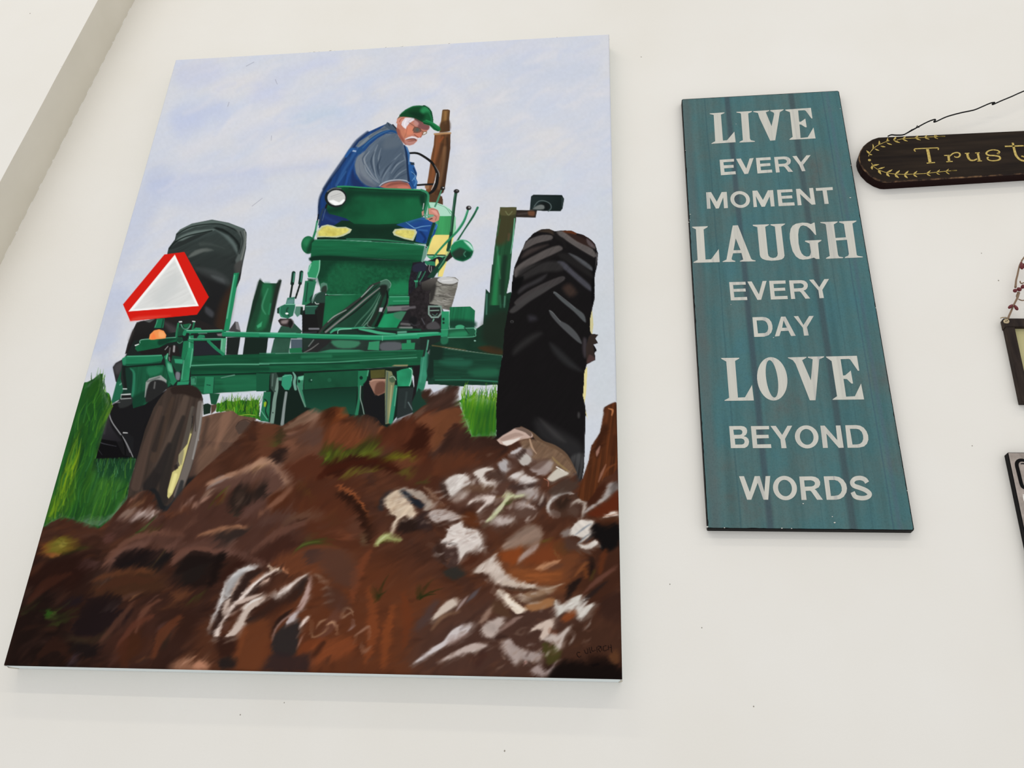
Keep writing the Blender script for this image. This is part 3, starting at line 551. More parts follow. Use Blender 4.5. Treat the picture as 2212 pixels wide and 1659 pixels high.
    for x in (0, 110):
        S('E', f"{480+x},{120-x*.08} {460+x},{270-x*.05}", 52, (20, 52, 40), sm=0); S('E', f"{490+x},{125-x*.08} {472+x},{260-x*.05}", 12, (80, 160, 130), sm=0, soft=1.5); S('E', f"{465+x},{260} {430+x*.7},{470}", 26, (22, 32, 28), sm=0)
    P('E', "390,470 495,455 490,560 365,570", (60, 120, 100), soft=1.4); P('E', "395,500 480,490 470,550 385,560", (110, 150, 150), soft=4, a=.7); P('E', "355,560 500,560 500,600 470,720 400,760 300,740 270,680 245,680 248,620 290,590", (40, 106, 80), soft=1.4); S('E', "365,562 500,560", 10, (130, 200, 170), soft=1.5); S('E', "400,610 380,650 410,720", 20, (28, 66, 50), soft=3); E('E', 384, 690, 22, 14, (240, 246, 244)); P('E', "248,615 280,600 275,690 250,690", (30, 60, 48)); S('E', "290,600 285,690 330,745", 10, (80, 160, 126), soft=2)
    P('E', "258,790 290,760 440,760 470,800 460,860 400,880 300,860", (50, 42, 42), sm=1); P('E', "310,790 400,780 380,830 310,830", (140, 126, 126), soft=6); E('E', 440, 840, 36, 56, (28, 26, 26), soft=3); S('E', "450,770 480,820 450,890", 12, (100, 96, 96), soft=3)
    S('E', "700,905 830,905", 26, (120, 120, 126), soft=3); S('E', "620,960 800,950", 14, (60, 60, 66), soft=3)
    # hoses
    P('E', "830,970 930,850 1100,710 1300,540 1450,440 1560,300 1680,240 1790,210 1850,260 1840,320 1810,420 1810,520 1740,700 1640,880 1500,890 1300,890 1000,950", (30, 66, 50), soft=1.6, tex=.08)
    P('E', "1700,240 1790,212 1845,260 1840,310 1790,370 1700,360 1690,300", (70, 104, 88), soft=3); P('E', "1690,300 1790,290 1790,380 1740,460 1700,400", (28, 36, 32), soft=6); S('E', "1700,240 1790,213 1848,270 1830,330", 8, (130, 166, 148), soft=2)
    for s, w, c in [("1690,250 1560,310 1450,450 1200,640 1060,740 930,850 840,960", [20, 34, 26, 30, 30, 30, 26], (52, 56, 52)), ("1600,290 1500,390 1430,460", [6, 14, 8], (160, 176, 168)), ("1690,330 1500,480 1300,650 1100,810 930,950", [14, 22, 24, 24, 26], (124, 122, 120)),
                    ("1660,300 1500,430 1250,640 1050,800 900,940", [8, 16, 16, 18, 22], (26, 30, 28)), ("1700,350 1500,530 1310,690 1110,830", [6, 16, 16, 10], (24, 28, 26)), ("1220,640 1050,730 960,810", [10, 16, 8], (150, 160, 152)), ("1690,400 1580,600 1400,800 1330,890", [10, 20, 20, 10], (62, 104, 84)),
                    ("1700,430 1600,640 1440,860", [8, 14, 10], (96, 130, 112)), ("1740,440 1640,700 1540,860", [24, 50, 60], (34, 42, 36)), ("1660,540 1560,760 1460,870", [6, 12, 10], (110, 146, 128)), ("1790,370 1800,440 1790,540 1720,700 1640,870", [14, 30, 36, 40, 44], (22, 26, 24)), ("1810,480 1800,560 1740,680", 8, (90, 100, 94)), ("1530,800 1520,860 1580,890", 12, (90, 112, 100))]:
        S('E', s, w, c, soft=2)
    P('E', "1450,880 1640,890 1600,900 1300,900", (100, 160, 132), soft=2)
    P('E', "1790,590 2130,575 2150,640 1800,660", (120, 116, 118), soft=3); P('E', "1690,610 1740,605 1720,665 1680,665", (190, 190, 196), soft=2); P('E', "1820,460 2110,450 2120,560 1810,575", (34, 124, 82), soft=1.4); S('E', "1830,455 2100,452", 10, (96, 180, 144), soft=1.5); S('E', "1880,515 2110,512", 8, (80, 170, 130), soft=2); S('E', "1830,575 2110,565", 12, (16, 50, 36), soft=2)
    P('E', "1660,880 1760,700 1900,680 1990,660 2060,670 2050,760 1980,800 1930,890 1700,890", (32, 140, 92), soft=2, tex=.1); P('E', "1900,680 2060,665 2066,720 2000,780 1900,740", (64, 120, 92), soft=5); P('E', "2080,640 2212,560 2260,1000 2000,900 1990,800", (34, 32, 34), soft=2); S('E', "2000,830 2120,840", 26, (90, 90, 92), soft=3); S('E', "1990,890 2140,890", 22, (150, 168, 160), soft=3); S('E', "2000,800 2120,800", 14, (50, 50, 52), soft=3)
    # filter can
    P('F', "160,420 300,280 480,340 500,560 600,680 620,900 300,920 200,820 150,560", (40, 36, 38), soft=2, tex=.2, tn='fine')
    P('B', "1490,1210 1640,1150 1740,1150 1670,1280 1560,1310 1500,1290", (92, 88, 84), soft=2, g=("1600,1160 1580,1300", (46, 44, 42)))
    P('B', "1690,1180 1800,1140 1900,1150 1935,1180 1920,1270 1870,1450 1840,1545 1730,1525 1690,1480 1590,1465 1590,1350", (134, 132, 124), soft=1.4, g=("1700,1350 1900,1400", (108, 104, 96)))
    clip('B', "1690,1180 1800,1140 1900,1150 1935,1180 1920,1270 1870,1450 1840,1545 1730,1525 1690,1480 1590,1465 1590,1350")
    hairs('B', "1600,1230 1880,1220 1800,1520 1590,1450", 70, 22, -4, [(180, 178, 170), (66, 64, 60), (150, 146, 140), (90, 86, 80)], wd=2, a=.6, jit=.12, soft=1.6)
    clip()
    E('B', 1808, 1186, 124, 42, (200, 200, 200), rot=4, soft=2); S('B', "1690,1200 1760,1240 1860,1240 1925,1210", 8, (70, 68, 66), soft=2); S('B', "1740,1190 1860,1180", 10, (228, 228, 228), soft=3); P('B', "1600,1300 1670,1230 1640,1400 1590,1450", (52, 50, 48), soft=6)
    S('F', "430,590 600,590 610,680 560,740 470,745 430,700 430,590", 24, (124, 148, 138), soft=1.5, sm=1); S('F', "450,650 570,645", 14, (130, 160, 146), soft=1.5); S('F', "480,700 520,720 550,690", 10, (80, 120, 104), soft=1.5)
    S('F', "500,770 470,830 440,850", [18, 14, 20], (110, 160, 140), soft=1.6); P('F', "400,850 520,800 590,900 420,910", (74, 72, 74), soft=4); S('F', "330,760 370,840", 12, (84, 84, 90), soft=3)
    S('F', "40,840 160,850", 24, (96, 94, 94), soft=4); S('F', "20,890 190,890", 20, (120, 124, 120), soft=4); E('F', 210, 790, 60, 60, (26, 26, 28), soft=6); S('F', "180,830 230,860 300,840", 12, (56, 56, 60), soft=3); S('F', "60,620 230,600", 36, (92, 88, 92), soft=4)
    P('F', "725,600 1010,590 1080,650 1070,890 715,900", (30, 106, 70), soft=1.3, tex=.12, tn='v'); P('F', "740,780 1060,800 1060,890 730,890", (26, 60, 46), soft=12); P('F', "610,660 720,660 710,900 690,1040 600,1020", (44, 140, 98), soft=1.4, tex=.1); S('F', "715,670 720,900", 8, (110, 180, 148), soft=1.6); E('F', 636, 770, 16, 22, (24, 50, 40)); E('F', 636, 822, 16, 16, (24, 50, 40)); P('F', "600,1030 700,1020 690,1110 610,1120", (40, 104, 76), soft=4); E('F', 868, 885, 66, 36, (66, 160, 118), soft=2)
    P('F', "700,910 1060,895 1090,930 1085,970 1055,1020 700,1030", (32, 88, 62), soft=1.5); P('F', "740,960 960,940 950,1010 730,1020", (42, 128, 88), soft=8); S('F', "600,920 1050,895 1090,930 1085,970 1055,1018 700,1028", [8, 10, 12, 12, 12, 14], (84, 160, 126), soft=1.8); S('F', "930,890 990,970", 10, (20, 50, 38), soft=3); E('F', 1078, 1074, 14, 10, (150, 190, 176), soft=2)
    # long tool bar
    P('E', "0,1010 2212,1010 2300,1230 0,1250", (32, 50, 44), soft=3, a=0)
    P('E', "600,1050 2260,1040 2260,1230 800,1240 620,1240", (38, 52, 46), soft=3, tex=.15); P('E', "1020,1070 1400,1080 1340,1170 1100,1170", (60, 122, 92), soft=6); P('E', "830,1230 1000,1195 1400,1200 1470,1215 1200,1240", (54, 130, 96), soft=3); P('E', "1540,1090 1690,1075 1680,1210 1520,1200", (52, 138, 98), soft=2); P('E', "1720,1100 1980,1100 1980,1200 1720,1210", (88, 92, 96), soft=5); P('E', "2000,1110 2190,1100 2180,1195 2000,1200", (42, 132, 88), soft=2); P('E', "2070,1060 2130,1060 2130,1110 2070,1110", (46, 140, 96), soft=2)
    P('E', "790,1050 1010,1060 950,1130 800,1235 760,1215 610,1245 700,1150", (40, 40, 40), soft=1.8); S('E', "830,1110 720,1190 620,1240", [10, 16, 8], (112, 110, 108), soft=2); S('E', "760,1060 690,1150", 14, (110, 114, 112), soft=2)
    S('E', "1000,960 1080,910 1280,900 1480,880", [20, 40, 24, 14], (64, 160, 120), soft=2); P('E', "1100,945 1140,920 1360,925 1400,960 1500,985 1130,985", (28, 52, 42), soft=2); S('E', "1100,970 1105,930 1160,910 1290,905", 9, (150, 215, 186), soft=1.6); S('E', "1400,910 1560,935 1700,965 1910,980", [16, 40, 40, 16], (70, 168, 126), soft=2); S('E', "1640,890 1800,910 2260,920", 30, (26, 76, 54), soft=3); S('E', "1950,955 2060,950", 24, (100, 170, 144), soft=4)
    S('C', "1340,1440 1700,1448 2212,1456", 58, (34, 130, 90), soft=1.4); S('E', "0,988 400,992 900,1012 1300,1020 1720,1030 2220,1010", [62, 60, 62, 70, 72, 74], (36, 138, 96), soft=1.4, tex=.08, tn='h'); S('F', "0,1010 300,990 540,975 640,988", [74, 66, 50, 30], (40, 146, 102), soft=1.4, tex=.08, tn='h')
    S('E', "0,970 500,975 1000,990 1700,1010 2212,985", 12, (92, 186, 148), soft=3, a=.8); S('E', "0,1018 700,1040 1300,1056 1730,1066 2212,1046", 10, (20, 74, 54), soft=2); S('F', "0,985 400,966 560,960", 12, (110, 200, 164), soft=3, a=.8); S('E', "1730,1005 1728,1070", 8, (120, 190, 160), soft=2); S('C', "1350,1418 2200,1430", 10, (92, 180, 144), soft=2.5, a=.8); S('C', "1345,1470 2212,1490", 8, (20, 66, 48), soft=2)
    # frame beams
    P('G', "1275,490 1500,478 2290,455 2290,700 1280,715", (22, 78, 52), soft=1.4, tex=.1, tn='h'); P('E', "0,1262 700,1245 1400,1226 2262,1204 2262,1412 1300,1482 700,1512 0,1524", (24, 84, 56), soft=1.4, tex=.12, tn='h'); P('F', "0,1206 360,1204 320,1400 0,1420", (26, 86, 58), soft=1.4, tex=.12, tn='h')
    S('G', "1285,600 1700,585 2212,585", [14, 12, 16], (96, 168, 136), soft=2.5); S('E', "0,1392 500,1384 1000,1376 1500,1346 2212,1310", [16, 14, 14, 12, 12], (84, 156, 124), soft=2.5, tex=.1); S('E', "600,1300 1000,1290", 40, (44, 120, 84), soft=7, a=.7); S('E', "0,1415 800,1400 1400,1380", 12, (14, 48, 34), soft=3); S('E', "800,1340 1400,1320 2200,1270", 10, (50, 118, 84), soft=4, a=.7); S('E', "0,1250 900,1238 2200,1210", 10, (56, 132, 98), soft=2.5, a=.8); S('G', "1285,640 2200,640", 40, (18, 60, 42), soft=6, a=.7)
    P('E', "1860,1430 1900,1412 2090,1410 2080,1440", (140, 134, 98), soft=2); S('E', "0,1530 700,1520 1300,1490 1880,1450 2200,1440", 18, (14, 30, 24), soft=2.5)
    P('G', "1280,720 2290,690 2230,890 1640,925 1420,945 1280,850", (28, 92, 62), soft=1.5, tex=.12, tn='h'); P('G', "1700,740 2100,730 2060,880 1700,900", (34, 108, 74), soft=12, a=.6); S('G', "1290,715 1700,705 2212,690", 16, (14, 34, 26), soft=3); S('G', "1640,745 1800,712", [8, 12], (104, 150, 130), soft=2, sm=0)
    P('G', "1275,740 1345,730 1340,830 1280,830", (60, 132, 100), soft=2); S('G', "1290,750 1330,745 1330,800", 9, (30, 80, 60), soft=2); P('G', "1450,735 1565,735 1545,930 1430,930", (44, 128, 90), soft=1.5); S('G', "1470,830 1510,835", 10, (24, 60, 46)); S('G', "1560,740 1545,930", 8, (22, 60, 44), soft=2); P('G', "1500,930 1625,935 1580,1070 1520,1060", (28, 78, 54), soft=1.4)
    P('G', "1425,1070 1470,1045 1520,1070 1510,1170 1430,1190", (26, 44, 34), soft=1.6); P('G', "1520,1070 1600,1060 1570,1140 1520,1180", (84, 64, 52), soft=3)
    # hitch columns in the middle
    P('H', "130,240 1800,180 1860,500 1540,900 300,900 60,820 0,780", (20, 34, 28), soft=1.5)
    P('H', "-40,250 120,250 110,460 -40,470", (26, 84, 58), soft=1.5); P('H', "45,470 135,470 110,830 10,820 5,640", (34, 104, 72), soft=1.5, tex=.12); P('H', "50,600 90,575 85,650 50,650", (150, 180, 40), soft=2); S('H', "60,560 90,600 70,700 100,780", 16, (20, 50, 38), soft=2); S('H', "20,700 60,760 90,800", 10, (100, 170, 140), soft=2)
    P('H', "130,250 200,240 225,300 200,420 170,480 130,430", (52, 70, 62), soft=2); S('H', "215,310 205,430 180,560 165,700 145,850", [20, 40, 44, 46, 48], (120, 146, 134), soft=1.8); S('H', "160,260 150,400", 14, (90, 110, 102), soft=2); S('H', "318,480 295,640 270,860", [30, 32, 40], (134, 144, 142), soft=1.8); E('H', 158, 720, 8, 8, (50, 60, 56)); E('H', 185, 465, 8, 8, (50, 60, 56))
    P('H', "270,290 300,265 375,265 388,300 380,400 350,450 300,445 262,390", (52, 146, 112), sm=1); S('H', "275,290 380,270 385,340", 6, (120, 190, 164), soft=1.5); P('H', "220,300 270,295 265,340 225,335", (84, 140, 118), soft=2); S('H', "400,240 425,290 415,360 430,440", [14, 30, 34, 30], (110, 160, 142), soft=1.8)
    P('H', "450,300 530,275 520,400 520,480 560,640 540,660 500,560 445,400", (60, 130, 100), soft=1.8); P('H', "460,290 530,278 520,330 470,340", (110, 190, 156), soft=3); E('H', 472, 345, 14, 20, (20, 44, 36)); S('H', "450,400 510,560 550,650", 10, (120, 140, 130), soft=2.5)
    P('H', "530,250 1185,215 1180,410 900,420 530,445", (26, 78, 54), soft=1.5, tex=.08); E('H', 608, 335, 26, 24, (20, 62, 44)); E('H', 620, 330, 9, 8, (120, 170, 150)); E('H', 835, 330, 24, 24, (34, 92, 66), soft=2); P('H', "510,450 1170,415 1145,750 800,700 560,660", (20, 54, 40), soft=3, g=("800,450 800,680", (26, 72, 54)))
    P('H', "1180,220 1310,215 1280,330 1240,400 1175,410", (36, 116, 80), soft=1.6); E('H', 1215, 305, 20, 22, (16, 46, 36)); S('H', "1300,220 1290,280", 14, (80, 160, 124), soft=2); S('H', "1195,410 1190,560 1160,740", [34, 30, 40], (44, 118, 86), soft=2); S('H', "1210,400 1205,540 1230,640 1250,740", 10, (140, 160, 150), soft=2)
    P('H', "1240,380 1320,300 1500,520 1500,880 1280,760 1240,640", (24, 24, 26), soft=3); P('H', "1325,215 1500,205 1500,310 1330,315", (86, 84, 44), soft=2, tex=.1); S('H', "1325,320 1510,305", 10, (60, 44, 34), soft=2); P('H', "1310,370 1350,320 1510,320 1505,480 1420,520 1370,490", (150, 112, 96), soft=2); P('H', "1400,370 1500,360 1500,470 1380,510", (104, 70, 58), soft=5); S('H', "1320,350 1390,330 1510,330", 14, (190, 150, 130), soft=3)
    P('H', "1510,215 1580,230 1620,350 1610,420 1590,620 1560,850 1505,860 1500,500", (128, 132, 96), soft=1.8, tex=.06); S('H', "1530,240 1520,500 1515,840", 18, (84, 100, 92), soft=3); S('H', "1580,400 1560,640 1550,830", 14, (168, 166, 120), soft=3); E('H', 1590, 320, 40, 44, (74, 96, 70), soft=3); S('H', "1560,300 1600,290 1630,330", 8, (170, 190, 170), soft=2); S('H', "1630,410 1600,640 1570,830", [40, 50, 50], (44, 132, 100), soft=2); S('H', "1640,430 1615,640", 8, (110, 180, 150), soft=2)
    P('H', "1640,230 1700,205 1820,180 1832,240 1810,390 1780,410 1650,405", (40, 140, 98), soft=1.5, tex=.1); S('H', "1790,190 1825,220 1815,330 1790,405", 10, (150, 205, 180), soft=1.8); S('H', "1655,410 1790,410", 8, (18, 50, 40)); P('H', "1660,430 1860,420 1840,720 1640,800", (40, 48, 48), soft=3); S('H', "1780,600 1830,690", 14, (130, 150, 150), soft=3, a=.7); S('H', "1760,480 1740,660", 16, (66, 80, 78), soft=5, a=.6)
    P('H', "1840,170 1930,160 1900,420 1850,640 1820,600 1850,400", (28, 26, 28), soft=2); P('H', "1930,60 2035,50 2020,200 1980,400 1910,660 1850,670 1880,440 1915,250", (50, 128, 100), soft=2, tex=.1); P('F', "410,1060 430,1060 400,1230 460,1300 440,1420 380,1680 290,1680 330,1400 370,1290 400,1150", (54, 132, 104), soft=2, tex=.08); S('F', "425,1070 405,1200", 10, (120, 180, 156), soft=2.5); S('F', "360,1300 330,1500 310,1650", 14, (80, 160, 130), soft=4, a=.7)
    P('F', "440,1145 700,1180 1100,1238 1465,1280 1440,1500 1400,1690 420,1690 400,1500 460,1300", (27, 62, 48), soft=1.6, tex=.1, tn='h'); P('F', "440,1160 640,1180 560,1500 420,1600", (24, 44, 36), soft=10); P('F', "660,1350 900,1330 880,1420 680,1410", (40, 100, 78), soft=12); P('F', "900,1520 1250,1480 1380,1520 1300,1570 950,1570", (38, 98, 72), soft=14); S('F', "700,1190 1100,1240 1450,1280", 8, (84, 110, 86), soft=2.5); S('F', "480,1140 700,1170 950,1205", [16, 12, 8], (96, 84, 54), soft=3)
    P('I', "-20,-20 800,-20 745,275 360,300 -20,275", (27, 64, 48), soft=1.4, tex=.1, tn='h', g=("300,180 300,270", (22, 54, 40))); P('I', "60,-10 420,-10 380,60 150,50", (38, 96, 74), soft=14, a=.8); P('I', "400,110 720,80 740,170 480,180", (38, 100, 72), soft=12, a=.8); S('I', "0,222 400,220 740,240", [10, 14, 16], (52, 118, 92), soft=3); S('I', "0,180 300,190", 10, (30, 76, 58), soft=4)
def paint_left_implement():
    P('X', "206,990 232,905 330,850 405,838 385,900 335,1010 290,1010", (22, 21, 23), soft=1.4)
    P('G', "460,620 950,590 1120,780 1000,860 700,1090 600,1120 420,1010 330,1060 390,800", (26, 84, 58), soft=1.5, tex=.14, tn='v'); P('G', "460,620 560,640 590,700 560,980 430,900", (24, 52, 42), soft=5); S('G', "560,640 600,700 590,900 570,1000", [14, 30, 34, 20], (44, 120, 90), soft=4); P('G', "560,1000 760,900 700,1100 600,1120", (20, 62, 44), soft=8); P('G', "760,620 940,620 900,700 780,720", (36, 112, 78), soft=7)
    P('G', "320,1060 390,800 430,790 460,640 480,700 470,900 420,1000", (34, 100, 72), soft=2); S('G', "430,830 470,800", 14, (110, 170, 146), soft=3); P('G', "455,600 490,640 510,880 470,880 440,760", (36, 40, 38), soft=3)
    S('G', "480,540 480,680 500,860", [40, 34, 30], (24, 30, 28), soft=2); S('G', "470,880 510,880", 14, (190, 200, 196), soft=2)
    P('G', "740,800 780,755 920,715 990,775 975,860 880,850 820,790 760,880 740,980 725,980", (150, 156, 152), soft=2); P('G', "770,830 850,770 960,790 1000,860 900,960 740,1040", (38, 38, 38), soft=4); S('G', "850,800 840,870", 16, (110, 110, 108), soft=4); S('G', "760,790 900,740", 16, (96, 104, 100), soft=4)
    P('G', "400,1030 560,960 590,1110 760,1060 1000,880 940,980 720,1300 640,1700 120,1700 200,1360 310,1090", (24, 23, 25), soft=1.6); P('G', "420,1010 560,960 570,1060 430,1110", (44, 46, 46), soft=4); S('G', "450,950 555,942", 16, (200, 204, 202), soft=2); S('G', "445,1000 560,992", 10, (170, 174, 172), soft=2); P('G', "452,955 560,955 558,985 452,985", (28, 28, 28), soft=2); S('G', "445,950 440,1000", 8, (150, 150, 150))
    P('J', "880,100 960,0 980,200 1060,330 1100,400 850,370", (50, 48, 52), soft=6, g=("900,100 1000,400", (34, 32, 36))); S('J', "930,120 900,300", 30, (76, 72, 76), soft=7, a=.6); P('J', "850,370 1050,400 1130,560 1270,600 1200,620 1100,600 860,640 775,640", (14, 13, 15), soft=2)
    S('G', "430,1040 360,1050 305,1100 305,1180 340,1280 420,1400 480,1480 550,1640", [8, 12, 14, 12, 12, 12, 12, 8], (120, 120, 122), soft=1.6); S('J', "970,-60 965,60 1000,170 1100,310 1180,430 1250,590", [10, 14, 14, 12, 14, 12], (130, 130, 132), soft=1.6); S('J', "1110,330 1150,440 1160,560", 12, (8, 8, 8), soft=2); S('J', "1135,298 1182,300", 12, (200, 200, 200), soft=1.5); P('J', "1120,310 1200,310 1260,360 1250,560 1180,420", (28, 28, 30), soft=3)
    S('J', "850,380 870,420 1050,460", [10, 12, 5], (60, 60, 66), soft=2); S('J', "830,490 880,560", 6, (50, 50, 54), soft=2)
    P('G', "645,420 700,415 900,385 1010,350 1040,430 980,470 700,470", (30, 28, 28), soft=2)
    P('G', "660,340 680,290 760,285 1100,258 1175,265 1185,300 1000,330 900,385 700,422 640,432 612,400 622,366", (24, 92, 60), soft=1.4, tex=.1); S('G', "670,330 690,292 900,276 1100,262", 8, (130, 190, 164), soft=1.8); P('G', "900,290 1100,275 1020,320 900,360", (18, 58, 42), soft=6); S('G', "615,360 655,345", [14, 10], (230, 236, 232), soft=1.5); E('G', 1145, 300, 36, 34, (26, 66, 48)); S('G', "1120,320 1145,335 1180,310", 8, (80, 140, 112), soft=2)
    P('G', "870,40 966,36 950,150 838,152 862,100", (30, 110, 76), soft=1.4); S('G', "950,50 930,140", 14, (20, 60, 46), soft=3); S('G', "880,60 850,140", 8, (80, 160, 124), soft=2)
    P('G', "778,285 788,230 840,180 900,167 955,185 985,235 975,275 805,292", (243, 150, 84), soft=1.4, sm=1); P('G', "900,190 960,210 965,260 900,262", (250, 172, 108), soft=5); P('G', "800,270 830,210 860,260 840,285", (250, 132, 70), soft=6)
    P('G', "1000,370 1060,350 1125,370 1150,480 1050,490 1040,560 1005,550", (34, 30, 30), soft=2); S('G', "1080,370 1075,430", 22, (170, 168, 168), soft=4); S('G', "1030,390 1020,470", 12, (110, 108, 108), soft=3); S('G', "970,410 1005,370", 8, (170, 170, 170), soft=2); S('G', "1020,500 1025,540", 12, (120, 120, 120), soft=3)
    P('G', "455,520 510,485 760,477 930,470 948,505 920,567 760,588 520,606 465,592", (32, 116, 80), soft=1.5, tex=.06, tn='h'); S('G', "520,490 760,485 925,478", 10, (90, 176, 140), soft=2.5); S('G', "470,592 760,580 915,556", 14, (20, 66, 48), soft=4); S('G', "470,620 700,600 940,580", 18, (20, 34, 28), soft=4); P('G', "460,520 500,500 500,590 465,590", (54, 140, 104), soft=4, a=.6)
    P('G', "1060,480 1180,500 1180,640 1120,700 1040,560", (28, 70, 52), soft=2); P('G', "1080,520 1190,525 1180,580 1090,570", (52, 150, 110), soft=3); P('G', "1100,680 1150,690 1140,770 1100,760", (120, 120, 128), soft=4)
    P('G', "960,490 1010,450 1005,540 1050,580 1070,680 1105,790 1065,838 1025,800 985,650", (40, 126, 88), soft=1.6, tex=.08); P('G', "1000,570 1045,600 1060,680 1010,660", (110, 186, 152), soft=5, a=.8); S('G', "970,520 985,640 1030,790", 10, (22, 70, 52), soft=2.5); S('G', "1000,460 985,520", 10, (120, 190, 160), soft=2)
    P('G', "1190,310 1255,300 1240,420 1190,560 1165,500", (32, 116, 78), soft=1.6); P('G', "1255,240 1312,238 1312,410 1300,520 1270,640 1255,780 1152,792 1180,600 1240,420", (42, 136, 94), soft=1.5, tex=.1); S('G', "1265,260 1262,380", 12, (110, 190, 156), soft=3); S('G', "1300,400 1270,620", 8, (120, 190, 160), soft=2); S('G', "1195,540 1170,760", 10, (90, 170, 134), soft=3); S('G', "1255,310 1310,330", 8, (24, 80, 58), soft=2); P('G', "1120,795 1260,785 1250,825 1110,835", (44, 140, 100), soft=2)
    S('G', "1130,100 1115,180 1105,250", 26, (40, 122, 84), soft=1.5); S('G', "1320,80 1300,160 1270,220", 22, (36, 110, 76), soft=1.5); S('G', "1162,110 1190,160 1240,160 1275,110", 16, (96, 150, 128), soft=1.6); P('G', "1180,110 1270,95 1240,150 1200,150", (30, 100, 66), soft=2); S('G', "1142,78 1168,76", 14, (240, 244, 242)); S('G', "1300,72 1328,74", 12, (240, 244, 242)); P('G', "1115,160 1160,130 1230,190 1180,240 1110,250", (30, 90, 62), soft=3, a=.7)
    S('G', "1200,225 1220,190 1300,196 1480,190 1660,184", [40, 40, 36, 30, 26], (38, 132, 92), soft=1.5); S('G', "1230,182 1400,180 1650,172", 8, (150, 210, 184), soft=1.8); P('G', "1300,170 1340,145 1395,150 1410,175 1310,180", (48, 140, 100), soft=2); S('G', "1370,215 1470,212", 8, (110, 160, 140), soft=2)
    S('G', "1255,290 1450,290 1660,286", 24, (34, 124, 84), soft=1.5); S('G', "1260,280 1660,276", 7, (120, 190, 160), soft=1.6); P('G', "1350,270 1380,230 1440,235 1450,265 1400,280", (42, 130, 92), soft=2); P('G', "1590,220 1650,215 1650,250 1600,245", (120, 110, 112), soft=3); S('G', "1490,310 1570,390 1665,462", 36, (36, 126, 88), soft=1.6); S('G', "1500,308 1590,385", 8, (84, 160, 126), soft=2); P('G', "1645,275 1705,270 1685,470 1630,440", (84, 164, 124), soft=1.6); S('G', "1650,290 1640,400", 12, (130, 200, 164), soft=4); P('G', "1320,310 1480,320 1640,460 1310,480", (36, 38, 44), soft=2)
    S('G', "1490,310 1570,390 1665,462", 34, (36, 126, 88), soft=1.6)
TYRE = "1104.5,630.6 1106,607.5 1110.7,576.8 1120,553.7 1127.6,538.3 1135.3,520 1153.7,501.4 1169,493.8 1186,493 1198.3,498.4 1215.2,496.8 1233.6,496.8 1244.4,502.2 1260,506 1276.7,516.8 1286,527.6 1292,546 1290.5,567.5 1284.4,600 1284.4,646 1278.7,669 1274.4,689.4 1274.4,712.6 1277,719.8 1292.4,722 1286,730 1291.7,740 1281.6,743 1286,750 1288.8,756 1284.5,762 1286,776 1267,786.4 1261.3,808 1261,830 1259.2,852.3 1265.5,885 1263.7,942.7 1262,1006 1256.5,1042 1230,1042 1150,1000 1077,960 1072,942 1072,870 1074.7,830 1083,780 1086.3,764 1089,714 1095,683"
